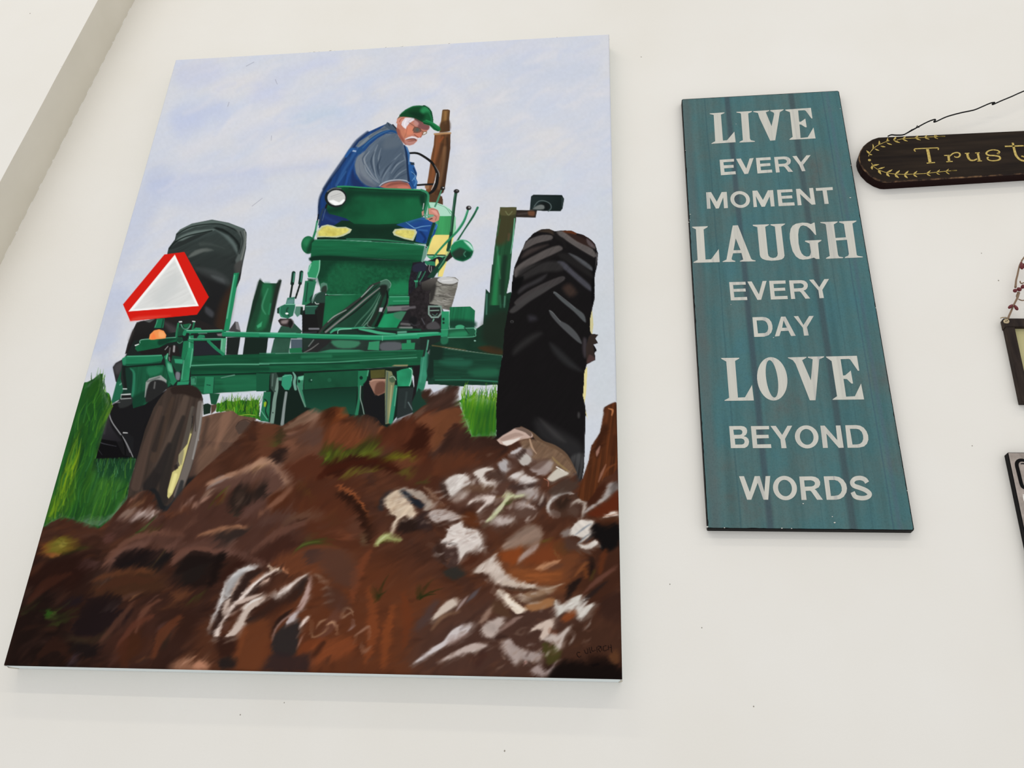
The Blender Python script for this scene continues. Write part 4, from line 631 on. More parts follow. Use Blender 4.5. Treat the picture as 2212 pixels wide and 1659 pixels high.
def paint_right_tyre():
    P('X', "1267,676 1279,668 1282,700 1279,722 1272,716", (206, 198, 150), soft=1.2); P('X', "1262,800 1269,790 1266,850 1262,872 1270,905 1256,870", (226, 214, 152), soft=1.2)
    P('X', TYRE, (20, 18, 19), soft=1.2, rag=.6, tex=.05, tn='st')
    clip('X', TYRE)
    Lt, Md = (96, 90, 88), (74, 69, 68)
    P('D', "1030,640 1210,606 1280,630 1290,700 1200,660", (66, 54, 44), soft=5, a=.8); P('D', "1390,640 1530,632 1600,670 1560,700 1480,690", (98, 50, 26), soft=4); P('D', "1400,660 1600,690 1800,790 1860,870 1740,860 1560,780", (48, 34, 30), soft=6); P('D', "1600,670 1760,720 1850,820 1840,850 1700,740", (40, 26, 24), soft=5)
    for s, c, so in [("830,910 880,800 960,740 1120,690 1250,700 1240,760 1040,810 900,880", Lt, 4), ("720,1190 800,1100 960,1000 1200,880 1350,840 1400,890 1300,950 1100,1040 860,1170 740,1290", Lt, 5), ("1300,650 1400,640 1600,780 1820,890 1870,1000 1840,1010 1600,870 1400,740", (104, 98, 96), 4),
                     ("1740,740 1840,830 1860,890 1760,830", (96, 86, 88), 5), ("1480,950 1600,990 1780,1110 1830,1190 1780,1180 1640,1090", (88, 90, 94), 5), ("1320,1070 1420,1070 1560,1200 1780,1390 1800,1480 1680,1400 1500,1240 1380,1140", (76, 76, 84), 7),
                     ("720,1640 900,1490 1200,1340 1400,1270 1420,1330 1200,1460 960,1590 800,1680", (70, 66, 66), 4), ("900,900 1100,840 1200,830 1000,930 820,1020", (62, 54, 52), 9), ("780,1200 1000,1100 1300,1060 1400,1190 1100,1220 820,1330", (48, 46, 46), 10),
                     ("800,1440 1000,1330 1180,1240 1100,1340 900,1440 780,1520", (56, 54, 56), 8), ("1860,960 1895,960 1880,1080 1840,1200", (88, 84, 84), 4), ("1400,1440 1500,1380 1600,1500 1500,1560", (62, 48, 42), 14)]:
        P('D', s, c, soft=so, a=.85, tex=.05, tn='st')
    S('D', "1290,640 1320,720 1400,770 1440,860", [40, 60, 50, 20], (26, 24, 24), soft=8); S('D', "840,930 950,870 1120,800 1250,770", 16, (30, 28, 28), soft=4, a=.8); S('D', "720,1330 900,1200 1200,1030 1380,930", 20, (26, 24, 24), soft=5, a=.8); S('D', "1400,740 1600,880 1840,1020", 14, (28, 26, 26), soft=4, a=.8); S('D', "1860,1010 1830,1300 1820,1640", [20, 40, 30], (12, 12, 14), soft=4)
    P('D', "1330,980 1480,960 1780,1190 1820,1300 1560,1130", (34, 32, 32), soft=9, a=.8); P('D', "690,1350 850,1270 800,1430 690,1490", (12, 12, 13), soft=7)
    for s, c, so in [("1075,80 1110,68 1230,170 1420,310 1530,400 1560,510 1520,500 1380,360 1200,210", (86, 90, 92), 4), ("1010,340 1060,360 1160,480 1300,560 1430,690 1500,830 1450,820 1330,720 1160,560 1040,420", (82, 84, 86), 4),
                     ("430,330 620,170 860,30 1040,-20 960,60 720,210 520,360 440,380", (64, 62, 62), 5), ("520,880 760,700 900,690 620,900 480,1000", (44, 43, 43), 16), ("1020,830 1140,900 1350,1100 1500,1250 1300,1180 1100,1000", (42, 42, 43), 14), ("700,420 800,430 820,480 720,500", (50, 48, 54), 14), ("1520,760 1570,780 1570,1000 1540,1050 1510,940", (62, 56, 60), 8)]:
        P('Q', s, c, soft=so, a=.9)
    S('Q', "1080,85 1110,75 1300,220 1400,310", 8, (112, 114, 116), soft=2.5, a=.8); S('Q', "1015,345 1070,380 1180,510", 8, (120, 122, 124), soft=2.5, a=.8); E('Q', 455, 510, 26, 20, (70, 70, 70), soft=2); E('Q', 455, 512, 15, 11, (16, 16, 16), soft=2)
    P('Q', "1640,690 1745,705 1700,760 1740,830 1670,850 1700,1080 1570,1150 1560,900 1600,740", (52, 42, 38), soft=3, a=.9); P('Q', "1620,1000 1700,1070 1580,1130 1590,1050", (74, 54, 52), soft=4)
    P('I', "1200,690 1500,820 1760,1010 1740,1240 1500,1060 1250,900", (50, 49, 50), soft=22, a=.6); P('I', "1620,1140 1760,1100 1770,1300 1720,1420 1640,1260", (88, 88, 88), soft=9, a=.6, am=.5, an='v'); P('I', "1240,680 1400,800 1560,960 1420,900", (66, 64, 64), soft=14, a=.6); S('I', "1765,420 1795,580 1785,900 1775,1250", 10, (56, 54, 54), soft=3, a=.7); E('I', 1715, 640, 14, 36, (80, 78, 78), soft=6, a=.7)
    clip()
def paint_grass():
    cols = [(44, 112, 38), (34, 88, 36), (66, 134, 30), (26, 70, 34), (88, 150, 34), (40, 100, 46)]
    GP = "40,1160 170,815 190,800 216,785 226,800 228,845 236,850 244,880 231,902 220,940 205,992 292,990 278,1076 240,1121 215,1143 170,1141 120,1131 80,1152"
    clip('X', GP)
    P('X', "40,1160 176,826 188,824 200,818 214,807 220,806 222,842 229,850 232,842 238,858 241,880 228,902 217,940 203,990 292,986 277,1076 240,1120 215,1142 170,1140 120,1130 80,1150", (40, 98, 40), soft=1.4, tex=.35, tn='g')
    hairs('X', "95,1135 190,850 232,870 215,960 290,995 275,1080 215,1138", 420, 60, 74, cols, wd=4.5, a=.42, jit=.05, soft=2.6)
    hairs('X', "100,1130 150,970 160,1000 130,1125", 26, 70, 72, [(120, 150, 24), (100, 145, 30)], wd=5, a=.5, jit=.03, soft=3); hairs('X', "190,1130 200,1000 280,1000 260,1080", 60, 50, 78, [(84, 150, 60), (100, 165, 90), (110, 165, 40)], wd=3.4, a=.4, jit=.05, soft=2)
    hairs('X', "178,840 216,815 240,880 228,890", 50, 22, 82, [(40, 90, 24), (28, 70, 24), (88, 150, 30)], wd=3, a=.8, jit=.1); hairs('X', "214,930 230,880 238,880 222,940", 16, 40, 72, [(130, 180, 40)], wd=3, a=.6, jit=.04)
    hairs('X', "203,990 290,985 288,1005 200,1010", 60, 16, 84, [(24, 60, 40), (60, 130, 90), (16, 44, 30)], wd=2, a=.7, jit=.15)
    S('X', "292,985 286,1020 277,1074 255,1098 232,1128", [2, 3, 4, 3, 2], (140, 185, 140), soft=1.6, a=.7, rag=1)
    smear('X', "60,1146 182,838 214,806 222,840 240,880 217,950 203,990 292,992 277,1070 240,1116 215,1136 130,1124", 75, 8, 34, 4, n=11)
    clip('X', "40,1160 176,826 188,824 200,818 214,807 220,806 222,842 229,850 238,858 241,880 228,902 217,940 203,990 292,986 277,1076 240,1120 215,1142 170,1140 120,1130 80,1150", soft=2); IMG[:] = IMG*(1 - .2*CM[0][..., None]); P('X', "205,990 292,988 284,1040 210,1030", (20, 58, 38), soft=26, a=.7, sm=-1); P('X', "185,850 215,815 228,850 200,930 180,960", (30, 76, 26), soft=20, a=.5)
    hairs('X', "95,1135 185,860 228,870 215,960 290,1000 275,1080 215,1138", 130, 52, 75, [(70, 140, 40), (96, 150, 44), (24, 66, 34), (18, 52, 34), (60, 120, 60)], wd=3, a=.42, jit=.05, soft=1.6); hairs('X', "95,1135 150,985 165,1000 125,1130", 22, 60, 73, [(136, 164, 26), (120, 156, 30)], wd=4, a=.5, jit=.03, soft=2)
    hairs('X', "205,1000 288,998 280,1030 208,1030", 34, 18, 84, [(84, 140, 100), (20, 50, 36)], wd=1.8, a=.5, jit=.1)
    clip()
    P('H', "-100,470 50,470 0,800 -100,810", (206, 212, 222), soft=1.2)
    P('G', "1640,935 2150,908 2085,1080 2100,1200 1600,1170 1580,1120", (208, 214, 224), soft=1.2); P('G', "1420,945 1500,940 1490,1050 1420,1060", (208, 214, 224), soft=1.2)
    P('G', "1590,1060 1680,1030 1800,1020 2085,1010 2110,1250 1820,1200 1780,1150 1580,1150", (52, 116, 30), soft=2, rag=2, tex=.25, tn='g'); hairs('G', "1600,1130 1650,1080 2090,1080 2100,1200", 170, 24, 84, [(60, 126, 24), (34, 80, 26), (110, 150, 30), (80, 140, 26), (24, 60, 28)], wd=2, a=.8, jit=.2); S('G', "1800,1100 1815,1195 1950,1185 2050,1195", 8, (150, 180, 60), soft=1.6)
    P('F', "440,1690 1400,1690 1400,1720 440,1720", (206, 212, 222), a=0)
    P('I', "-20,272 340,300 360,278 745,290 730,500 720,600 420,940 250,560", (208, 213, 221), soft=1.2)
    P('I', "290,470 320,440 380,450 440,400 500,440 560,470 640,480 700,470 735,530 730,900 560,940 430,920 380,780 320,620", (54, 122, 34), soft=1.6, rag=2, tex=.3, tn='g'); P('I', "315,380 345,460 400,450 495,330 470,440 500,520 400,800 330,640", (96, 152, 28), soft=1.6, tex=.12, tn='g')
    hairs('I', "320,600 330,470 730,490 730,880 440,900", 240, 40, 86, [(44, 110, 34), (96, 156, 26), (30, 84, 36), (64, 134, 30), (120, 170, 30)], wd=2.6, a=.7, jit=.09); hairs('I', "470,470 540,470 720,470 720,500 500,500", 60, 22, 84, [(150, 180, 60), (84, 140, 30), (44, 100, 30)], wd=1.6, a=.8, jit=.15)
    S('I', "400,470 450,400 494,330", [22, 16, 4], (84, 146, 26), soft=1.4); S('I', "330,470 316,375", [14, 3], (84, 146, 26), soft=1.4)
    smear('I', "300,500 480,420 735,480 735,890 430,910 330,680", 86, 6, 26, 3, n=9)
    clip('I', "280,480 320,400 500,320 735,400 735,910 430,920 300,640"); P('I', "430,560 735,540 735,920 440,930", (24, 62, 26), soft=40, a=.45, sm=-1); clip()
    P('H', "1820,600 1900,430 1965,470 2010,625 1840,780", (28, 58, 46), soft=3)
def paint_coulter():
    P('G', "1390,1220 1590,1165 1780,1140 1850,1195 2050,1225 2066,1290 1990,1430 1700,1700 1360,1700", (104, 78, 64), soft=2, tex=.1, tn='st'); P('K', "-20,-60 700,-20 560,110 430,330 260,490 -20,620", (96, 72, 60), soft=3, tex=.1, tn='st', g=("200,0 300,400", (66, 50, 44))); P('G', "1810,1350 1840,1280 1930,1250 2000,1290 1960,1400 1850,1420", (78, 62, 54), soft=4, sm=1); S('G', "1815,1330 1860,1270 1940,1245 2010,1280", 7, (56, 42, 36), soft=2); P('G', "1660,1170 1780,1160 1640,1500 1560,1600 1600,1400", (140, 104, 84), soft=12, a=.7); S('G', "2040,1240 1960,1420 1720,1640", [10, 30, 40], (64, 50, 44), soft=9, a=.8); S('G', "1480,1240 1420,1500 1400,1640", 50, (72, 56, 48), soft=10, a=.8)
    P('K', "180,60 420,20 330,200 220,380 120,420", (128, 96, 76), soft=14, a=.5); P('K', "-20,420 160,380 260,440 240,520 -20,620", (30, 28, 28), soft=12)
    P('X', "342.7,861 361,837 379,832 415,832 433,846 437.7,861 436,890 432.5,925 414,1006.6 394.5,1061 366,1104 345,1104 322,1075 300,1085 272,1085 279,1042.7 295,988.5 313,925 331,880", (62, 51, 45), soft=1.3, tex=.12, tn='g')
    P('X', "370,835 415,832 432,846 430,860 395,850 372,850", (44, 34, 30), soft=5)
    for s, w, c, so, a in [("345,880 316,960 292,1050", [10, 16, 20], (84, 66, 57), 5, .7), ("400,860 372,940 345,1010", [14, 22, 26], (92, 76, 66), 7, .7), ("372,860 350,930 332,990", [8, 14, 18], (74, 58, 48), 6, .6), ("365,960 345,1010 322,1050", [10, 22, 30], (34, 31, 31), 8, .8), ("352,900 332,970", [6, 12], (42, 36, 34), 6, .7), ("395,900 374,960 355,1030 352,1080", [8, 16, 20, 20], (42, 38, 36), 6, .8),
                            ("432,870 424,930 402,1010 380,1070", [12, 16, 18, 12], (116, 108, 102), 4, .9), ("436,870 430,920 415,990", [3, 4, 4], (150, 146, 142), 2, .8), ("415,880 398,960 372,1040", [8, 12, 8], (96, 90, 82), 4, .7), ("413,900 420,880 421,930", [3, 4, 3], (70, 62, 58), 2, .8), ("300,1080 330,1062 345,1095 370,1100 395,1060", [14, 16, 18, 20, 8], (28, 29, 31), 6, .9), ("392,1040 380,1080 362,1100", [8, 14, 14], (38, 40, 42), 5, .8)]:
        S('X', s, w, c, soft=so, a=a)
    P('J', "1960,190 1900,430 1800,560 1795,640 1810,690 1720,770 1665,980 1660,1060 1675,1085 1720,1030 1800,840 1860,640 1920,420 1955,300", (206, 196, 128), soft=2); P('J', "1800,560 1860,500 1830,680 1800,640", (150, 142, 110), soft=4); S('J', "1760,800 1700,1000", 40, (232, 222, 150), soft=4); P('J', "1740,690 1780,670 1790,720 1750,750", (48, 40, 38), soft=3); S('J', "1965,100 1945,300", 12, (40, 38, 38), soft=3)
DIRT = "30,1170 92,1138 110,1127 135,1117 175,1127 213,1141 238,1120 258,1096 277,1074 300,1062 320,1058 332,1066 345,1100 360,1103 372,1085 400,1050 430,1020 470,985 500,960 530,925 545,906 560,910 587,914 609,919 632,905 659,887 679,880 694,886 722,877 746,879 754,897 777,897 790,895 813,903 824,917 835,923 853,908 893,892 914,876 922,872 912,858 909,843 929,839 936,848 940,847 971,832 992,834 989,850 994,881 1018,943 1041,942 1070,941 1077,948 1090,940 1103,930 1114,924 1126,923 1140,930 1149,936 1151,945 1171,955 1197,966 1222,984 1236,1004 1247,1028 1253,1040 1259,1033 1271,997 1278,961 1296,934 1303,896 1305,878 1330,867 1370,870 1370,1490 -30,1490"
def paint_dirt():
    m0 = [np.clip(.5 + .75*nz(k), 0, 1)[..., None] for k in ('d2', 'e2', 'd', 'iso')]
    base = col((88, 46, 28))*(1 - m0[0]) + col((112, 60, 36))*m0[0]
    base = base*(1 - .55*m0[1]) + col((74, 46, 38))*.55*m0[1]
    base = base*(1 - .35*m0[2]) + col((58, 28, 16))*.35*m0[2]
    base = base*(.92 + .16*m0[3])
    clip('X', DIRT, soft=1.4); al = CM[0][..., None]
    IMG[:] = IMG*(1 - al) + base*al
    def B(s, c, so, a=.85, r='X', **k):
        kw = {'rag': min(so, 8)*.5, 'rn': 'd' if len(s) % 2 else 'e', **k}
        if sum(c) > 480 and so < 6:                     # pale shapes sit in a scumble of half-tone
            q = pts(r, s); ctr = q.mean(0); h = tuple(v*.42 + w*.5 for v, w in zip(c, (96, 66, 50)))
            P('X', ctr + (q - ctr)*1.12 + (1.5, 3), h, soft=11, a=.62, sm=3, rag=7, rn=kw['rn'])
            P('X', ctr + (q - ctr)*1.02 + (-3, 7), (52, 32, 25), soft=9, a=.4, sm=3, rag=5, rn='e')
        P(r, s, c, soft=so*1.6, a=a, sm=3, **kw)
    # broad masses of soil
    for s, c, so, a in [("0,1200 120,1170 330,1200 460,1260 440,1480 -20,1480", (42, 22, 16), 60, .85), ("-10,1380 60,1250 120,1290 170,1480 -10,1480", (28, 15, 11), 26, .8), ("300,1110 420,1060 640,1090 640,1200 500,1230 330,1190", (84, 50, 40), 40, .8),
                        ("620,1260 820,1200 900,1300 880,1460 560,1460", (112, 54, 26), 50, .85), ("860,1290 960,1260 920,1440 850,1440", (120, 60, 30), 34, .7), ("1080,1180 1260,1180 1260,1290 1100,1280", (134, 70, 34), 34, .8), ("930,1320 1240,1300 1200,1460 900,1460", (84, 54, 44), 44, .8),
                        ("1200,1425 1350,1420 1350,1480 1170,1480", (34, 16, 10), 26, .85), ("1200,1350 1350,1340 1350,1420 1210,1430", (76, 44, 30), 24, .9), ("1260,1200 1350,1180 1350,1320 1240,1300", (70, 36, 22), 24, .8), ("560,1020 720,980 780,1080 640,1120", (92, 44, 24), 34, .8), ("640,1090 780,1080 800,1180 700,1200", (98, 46, 24), 30, .7), ("900,960 1000,960 980,1040 860,1060", (88, 42, 24), 26, .7),
                        ("330,1250 520,1220 600,1300 520,1440 360,1440", (66, 36, 26), 40, .7), ("220,1330 330,1290 340,1440 230,1440", (78, 42, 30), 30, .7), ("450,1330 560,1350 600,1460 400,1460", (104, 54, 30), 26, .7)]:
        B(s, c, so, a)
    hairs('X', DIRT, 900, 34, 35, [(120, 70, 46), (62, 32, 20), (96, 62, 50), (132, 68, 32), (48, 24, 16)], wd=9, a=.26, jit=.35, soft=7, curve=.06)
    hairs('X', "20,1200 480,1200 480,1470 0,1470", 200, 30, 40, [(34, 18, 14), (60, 34, 24), (76, 46, 36)], wd=9, a=.34, jit=.35, soft=7, curve=.06)
    # ridge under the tractor
    B("280,905 660,665 750,730 770,1270 640,1210 440,1300 230,1350 320,1200 290,1080", (112, 68, 48), 5, .9, 'H', tex=.15, tn='d'); B("290,895 400,810 550,700 665,662 735,700 750,745 660,800 560,840 430,880 340,930", (146, 108, 84), 4, .85, 'H', tex=.15, tn='d'); B("640,690 700,680 745,740 680,830 600,850", (166, 122, 98), 5, .7, 'H')
    B("330,960 500,960 740,900 740,1080 560,1100 440,1000 330,1000", (98, 66, 54), 8, .8, 'H'); B("320,960 420,950 410,975 330,980", (160, 108, 82), 3, .8, 'H'); B("290,1070 420,1050 450,1130 430,1190 340,1200 290,1130", (136, 84, 60), 4, .8, 'H'); S('H', "430,1060 470,1100 540,1140 510,1220", 6, (60, 36, 28), soft=2)
    B("740,700 900,648 1035,662 1070,765 960,830 820,860 740,800", (116, 54, 22), 3, .95, 'H', tex=.12, tn='v'); B("740,700 880,680 860,800 760,800", (58, 26, 12), 9, .8, 'H'); B("950,680 1040,680 1060,760 980,780", (160, 86, 40), 7, .7, 'H')
    B("940,830 1070,770 1200,775 1270,748 1400,795 1466,880 1440,940 1300,1050 1200,1130 960,1150 770,1120 790,940", (124, 62, 32), 3, .95, 'H', tex=.15, tn='v'); B("1080,790 1270,760 1400,830 1440,930 1300,1000 1180,880", (94, 58, 42), 7, .85, 'H'); B("950,830 1080,780 1190,800 1240,850 1120,850", (62, 30, 16), 5, .7, 'H'); S('H', "1410,800 1460,870 1440,930", 18, (176, 96, 50), soft=3, a=.8); B("1160,880 1250,880 1260,940 1200,930", (66, 36, 24), 6, .7, 'H'); B("860,900 1100,880 1180,960 1100,1080 860,1080", (138, 70, 36), 16, .6, 'H'); hairs('H', "820,900 1200,880 1280,1000 1000,1120 800,1100", 60, 20, 65, [(160, 88, 50), (84, 42, 22), (110, 52, 26)], wd=2, a=.6, jit=.2)
    B("1480,920 1620,830 1840,740 1960,650 2080,600 2250,430 2250,1250 1900,1320 1700,1190 1460,1110 1380,1050", (92, 42, 22), 3, .95, 'H', tex=.2, tn='iso'); B("1890,800 2020,720 2250,620 2250,1000 2150,1160 2080,1170 2000,1120 2040,1000 2040,930 1960,880 1890,860", (134, 74, 44), 2.5, .95, 'H'); B("1890,870 2030,900 2045,1000 2000,1120 1820,1190 1750,1100 1840,1000", (58, 22, 10), 5, .9, 'H'); B("1840,740 1980,640 2060,600 2000,700 1880,790", (120, 86, 68), 4, .7, 'H'); B("2000,600 2230,470 2230,640 2030,700", (72, 46, 36), 5, .9, 'H'); P('H', "1930,460 2040,440 2085,510 2060,600 1990,600", (66, 40, 30), soft=2); B("2060,1180 2212,1050 2212,1330 2080,1300", (70, 46, 38), 9, .8, 'H')
    B("0,380 170,290 290,300 270,390 305,560 150,580 -20,660", (74, 46, 36), 2, .95, 'I', tex=.2, tn='d'); B("-20,660 150,560 300,560 375,740 260,740 130,860 0,1060 -20,1060", (124, 68, 38), 3, .95, 'I', tex=.12, tn='v'); B("190,780 250,720 310,760 300,800 220,800", (66, 34, 24), 2.5, .9, 'I'); S('I', "190,770 240,725 300,740", 6, (156, 92, 56), soft=2); B("130,850 260,790 400,820 430,910 560,880 720,890 880,1010 760,1160 500,1270 300,1300 60,1250 60,1050", (64, 37, 28), 4, .92, 'I', tex=.2, tn='iso'); S('I', "0,1060 60,1000 100,900 180,800", 8, (150, 88, 54), soft=2, a=.8); B("330,1080 700,1030 760,1150 560,1260 200,1290", (88, 44, 26), 12, .7, 'I'); B("0,1130 300,1080 560,1200 300,1300 60,1340 -20,1300", (112, 56, 30), 12, .7, 'I')
    # little hollows and tufts in the middle
    B("100,1200 180,1150 320,1150 320,1250 230,1350 130,1300", (42, 28, 24), 5, .9, 'H'); B("0,830 150,850 275,900 270,1120 100,1240 -40,1270", (114, 62, 38), 4, .8, 'H'); B("200,920 290,900 280,1080 200,1080", (54, 48, 26), 6, .7, 'H')
    B("760,1330 900,1285 1100,1228 1240,1222 1400,1255 1480,1300 1600,1340 1680,1430 1480,1420 1240,1380 1050,1390 940,1500 780,1440", (58, 21, 9), 4, .9, 'H'); B("430,1300 620,1210 760,1280 780,1500 500,1500 260,1400", (98, 46, 26), 8, .7, 'H'); B("1560,1310 1800,1270 1950,1320 1700,1400", (124, 66, 36), 6, .7, 'H'); S('H', "230,1350 440,1300 540,1240 640,1215 760,1280", 9, (140, 84, 60), soft=2.5, a=.7)
    gr = [(104, 122, 18), (78, 96, 18), (150, 156, 46), (60, 74, 16), (120, 140, 24)]
    B("760,1290 745,1150 860,1090 960,1150 1130,1130 1300,1040 1440,1050 1410,1180 1490,1295 1380,1255 1240,1222 1100,1228 900,1290 800,1315", (58, 62, 16), 5, .85, 'H'); hairs('H', "770,1300 780,1250 1000,1240 1240,1215 1420,1240 1380,1260 1100,1235 880,1295", 130, 20, 62, gr, wd=2, a=.85, jit=.22, soft=1.2); B("1480,1295 1560,1220 1700,1190 1880,1300 1700,1270 1560,1300", (84, 74, 16), 4, .85, 'H'); hairs('H', "1480,1290 1560,1270 1700,1260 1850,1295 1700,1275 1560,1300", 50, 16, 50, [(150, 144, 20), (120, 116, 16), (96, 94, 16)], wd=2, a=.85, jit=.25); S('H', "1700,1270 1800,1280 1890,1300", [4, 8, 3], (170, 160, 30), soft=1.5)
    for a, b in [((780, 1290), (740, 1150)), ((800, 1300), (780, 1130)), ((820, 1300), (860, 1110)), ((845, 1290), (860, 1180)), ((850, 1290), (930, 1150))]: S('H', f"{a[0]},{a[1]} {(a[0]+b[0])/2-6},{(a[1]+b[1])/2} {b[0]},{b[1]}", [10, 8, 2], (70, 88, 20), soft=1.4)
    hairs('H', "950,1520 1050,1420 1200,1430 1430,1420 1400,1430 1100,1470", 60, 17, 50, [(120, 116, 26), (96, 90, 20), (140, 140, 40)], wd=2, a=.75, jit=.25); B("1650,1440 1760,1395 1860,1490 1740,1470", (104, 100, 26), 4, .8, 'H'); S('H', "1640,1430 1750,1390 1960,1375", 6, (40, 26, 12), soft=2); B("1880,1550 1990,1520 2000,1580 1900,1570", (78, 76, 26), 4, .7, 'H')
    for b in ["30,985", "90,1000", "60,1115", "170,960", "250,950", "270,1010"]: S('H', f"200,1125 {b}", [12, 2], (70, 90, 26), soft=1.6, a=.8, sm=0)
    # left mound and stones
    B("480,700 700,560 820,540 900,600 1000,800 985,860 850,940 700,1060 520,1150 250,1080 230,1000 360,860", (78, 42, 28), 3, .9, 'T', tex=.2, tn='e'); S('T', "230,1000 380,800 500,690 640,610", [10, 20, 30, 20], (40, 26, 20), soft=3, a=.7); B("370,940 480,830 560,808 640,820 560,900 440,985 380,960", (150, 118, 102), 3, .9, 'T'); B("590,1000 580,920 700,850 755,845 760,870 870,872 915,838 932,880 870,942 740,930 650,985", (212, 182, 172), 2.5, .95, 'T'); B("700,870 860,880 800,920 660,930", (236, 214, 206), 3, .8, 'T'); S('T', "870,935 925,885", 12, (248, 236, 226), soft=2); B("560,750 760,690 740,735 600,772", (160, 108, 72), 3, .9, 'T'); B("530,700 620,620 780,552 650,650 560,700", (166, 112, 88), 3, .9, 'T'); B("640,660 760,580 740,640 660,690", (40, 24, 18), 4, .8, 'T'); B("440,975 540,900 640,830 600,900 520,960", (180, 142, 122), 2.5, .8, 'T'); S('T', "900,610 960,760 1000,830", 12, (130, 84, 66), soft=3, a=.7)
    B("230,1050 420,950 600,1020 560,1160 300,1300 150,1250", (72, 42, 34), 8, .7, 'T'); B("140,1250 260,1180 300,1300 200,1340", (110, 66, 58), 6, .6, 'T'); hairs('T', "250,1100 560,1040 500,1200 300,1280", 24, 18, 65, [(110, 74, 60), (50, 30, 24)], wd=2.5, a=.5, jit=.2)
    S('T', "520,1290 640,1190 780,1090 880,990 960,900", [8, 30, 26, 20, 6], (44, 64, 22), soft=2.5, a=.85); S('T', "700,1150 790,1080 880,1000", [3, 9, 3], (150, 170, 100), soft=1.6); S('T', "680,1170 800,1120 900,1150 1010,1105", [10, 16, 16, 4], (70, 84, 22), soft=2.5); S('T', "800,1110 900,1130 1000,1110", 8, (84, 96, 24), soft=2)
    B("1240,870 1350,770 1440,680 1520,620 1490,670 1420,720 1350,800 1280,860", (184, 142, 126), 2.5, .9, 'T'); B("1650,640 1660,590 1790,525 1720,600 1680,640", (222, 190, 164), 2, .9, 'T'); B("1670,610 1700,580 1720,590 1690,620", (110, 60, 36), 2, .9, 'T'); S('T', "1290,1170 1400,1080 1560,1005", [4, 10, 3], (146, 92, 72), soft=2.5); B("1560,700 1640,650 1690,640 1620,720", (136, 96, 80), 5, .6, 'T'); S('T', "1080,900 1250,880 1450,800", 60, (124, 64, 34), soft=9, a=.5)
    B("130,1700 230,1540 340,1440 520,1330 700,1215 900,1195 1150,1225 1350,1310 1500,1390 1300,1440 1100,1440 900,1400 700,1420 520,1500 400,1660", (96, 60, 48), 6, .9, 'T', tex=.08, tn='d'); S('T', "200,1640 280,1540 400,1440 520,1380", [20, 40, 40, 20], (134, 86, 66), soft=5, a=.7); S('T', "520,1320 700,1210 900,1190 1150,1220", 8, (120, 80, 66), soft=3, a=.6); B("360,1680 480,1540 650,1440 850,1405 900,1470 780,1660", (32, 21, 20), 6, .9, 'T'); B("900,1659 1000,1530 1150,1460 1180,1500 1080,1659", (30, 22, 20), 6, .85, 'T'); S('T', "905,1650 1020,1530 1090,1470", 9, (92, 72, 40), soft=2); B("1200,1640 1240,1500 1450,1440 1700,1450 1900,1430 1900,1520 1600,1520 1340,1570", (106, 68, 56), 7, .8, 'T'); B("1250,1659 1450,1550 1700,1520 1800,1600 1750,1680", (30, 20, 17), 7, .9, 'T'); B("1810,1659 1880,1480 1960,1490 1930,1659", (26, 16, 14), 5, .9, 'T')
    # pale broken clod
    B("300,500 500,400 700,340 940,250 1100,320 1220,460 1180,520 1050,600 950,650 900,560 960,480 780,470 640,480 520,560 380,550", (108, 72, 60), 3, .9, 'K'); B("265,500 310,440 380,385 460,368 500,390 440,440 360,470 300,505", (164, 142, 134), 3, .9, 'K'); S('K', "490,395 600,370 700,330 800,270 900,200", [14, 20, 26, 30, 20], (180, 140, 116), soft=2.5, a=.9); B("780,255 850,190 920,172 990,205 950,260 900,270 850,290", (186, 138, 92), 3, .9, 'K'); S('K', "930,190 1050,270 1150,320 1220,430 1262,530", [30, 44, 50, 34, 10], (160, 124, 106), soft=3, a=.9); S('K', "1190,410 1230,460 1265,525", 16, (186, 158, 142), soft=3, a=.8)
    for s in ["930,230 880,290 830,345", "940,250 895,305", "955,250 955,310"]: S('K', s, [6, 3], (196, 150, 120), soft=1.4)
    S('K', "800,470 850,430 920,405", 10, (136, 90, 70), soft=2.5); B("530,620 600,500 700,463 790,520 900,465 965,480 950,600 1015,578 940,645 850,660 770,700 720,765 690,710 625,855 540,770 510,680", (43, 31, 26), 3.5, .95, 'K'); B("600,560 700,560 690,660 620,760 580,700", (70, 50, 40), 5, .8, 'K'); S('K', "660,650 655,700", 14, (130, 100, 84), soft=2); S('K', "745,640 742,665", 6, (150, 130, 116), soft=1.5); S('K', "560,800 620,860", 20, (60, 60, 46), soft=3)
    S('K', "970,640 1080,560 1180,500 1260,530", [8, 24, 24, 10], (136, 92, 72), soft=3, a=.8); B("960,660 1100,560 1280,550 1240,660 1120,790 1050,800", (90, 42, 20), 6, .8, 'K'); B("620,900 720,760 860,660 940,650 960,720 800,830 640,920", (108, 72, 62), 6, .75, 'K'); B("850,960 1000,800 1100,830 1300,780 1200,900 950,950", (102, 70, 60), 9, .6, 'K'); S('K', "1180,810 1260,720 1310,650", [10, 14, 3], (110, 70, 54), soft=3)
    S('K', "330,660 420,580 500,495", [6, 16, 6], (90, 90, 20), soft=1.8); S('K', "500,500 460,600 425,715", [4, 12, 6], (150, 140, 44), soft=1.5); S('K', "425,715 380,700 330,690", [5, 9, 4], (134, 124, 34), soft=1.5); S('K', "330,680 270,760", 12, (74, 70, 20), soft=3); B("340,680 420,620 430,690", (100, 40, 18), 3, .8, 'K')
    for s in ["1320,430 1420,510 1480,580", "1350,480 1470,570 1540,680"]: S('K', s, [4, 7, 2], (120, 92, 24), soft=1.5)
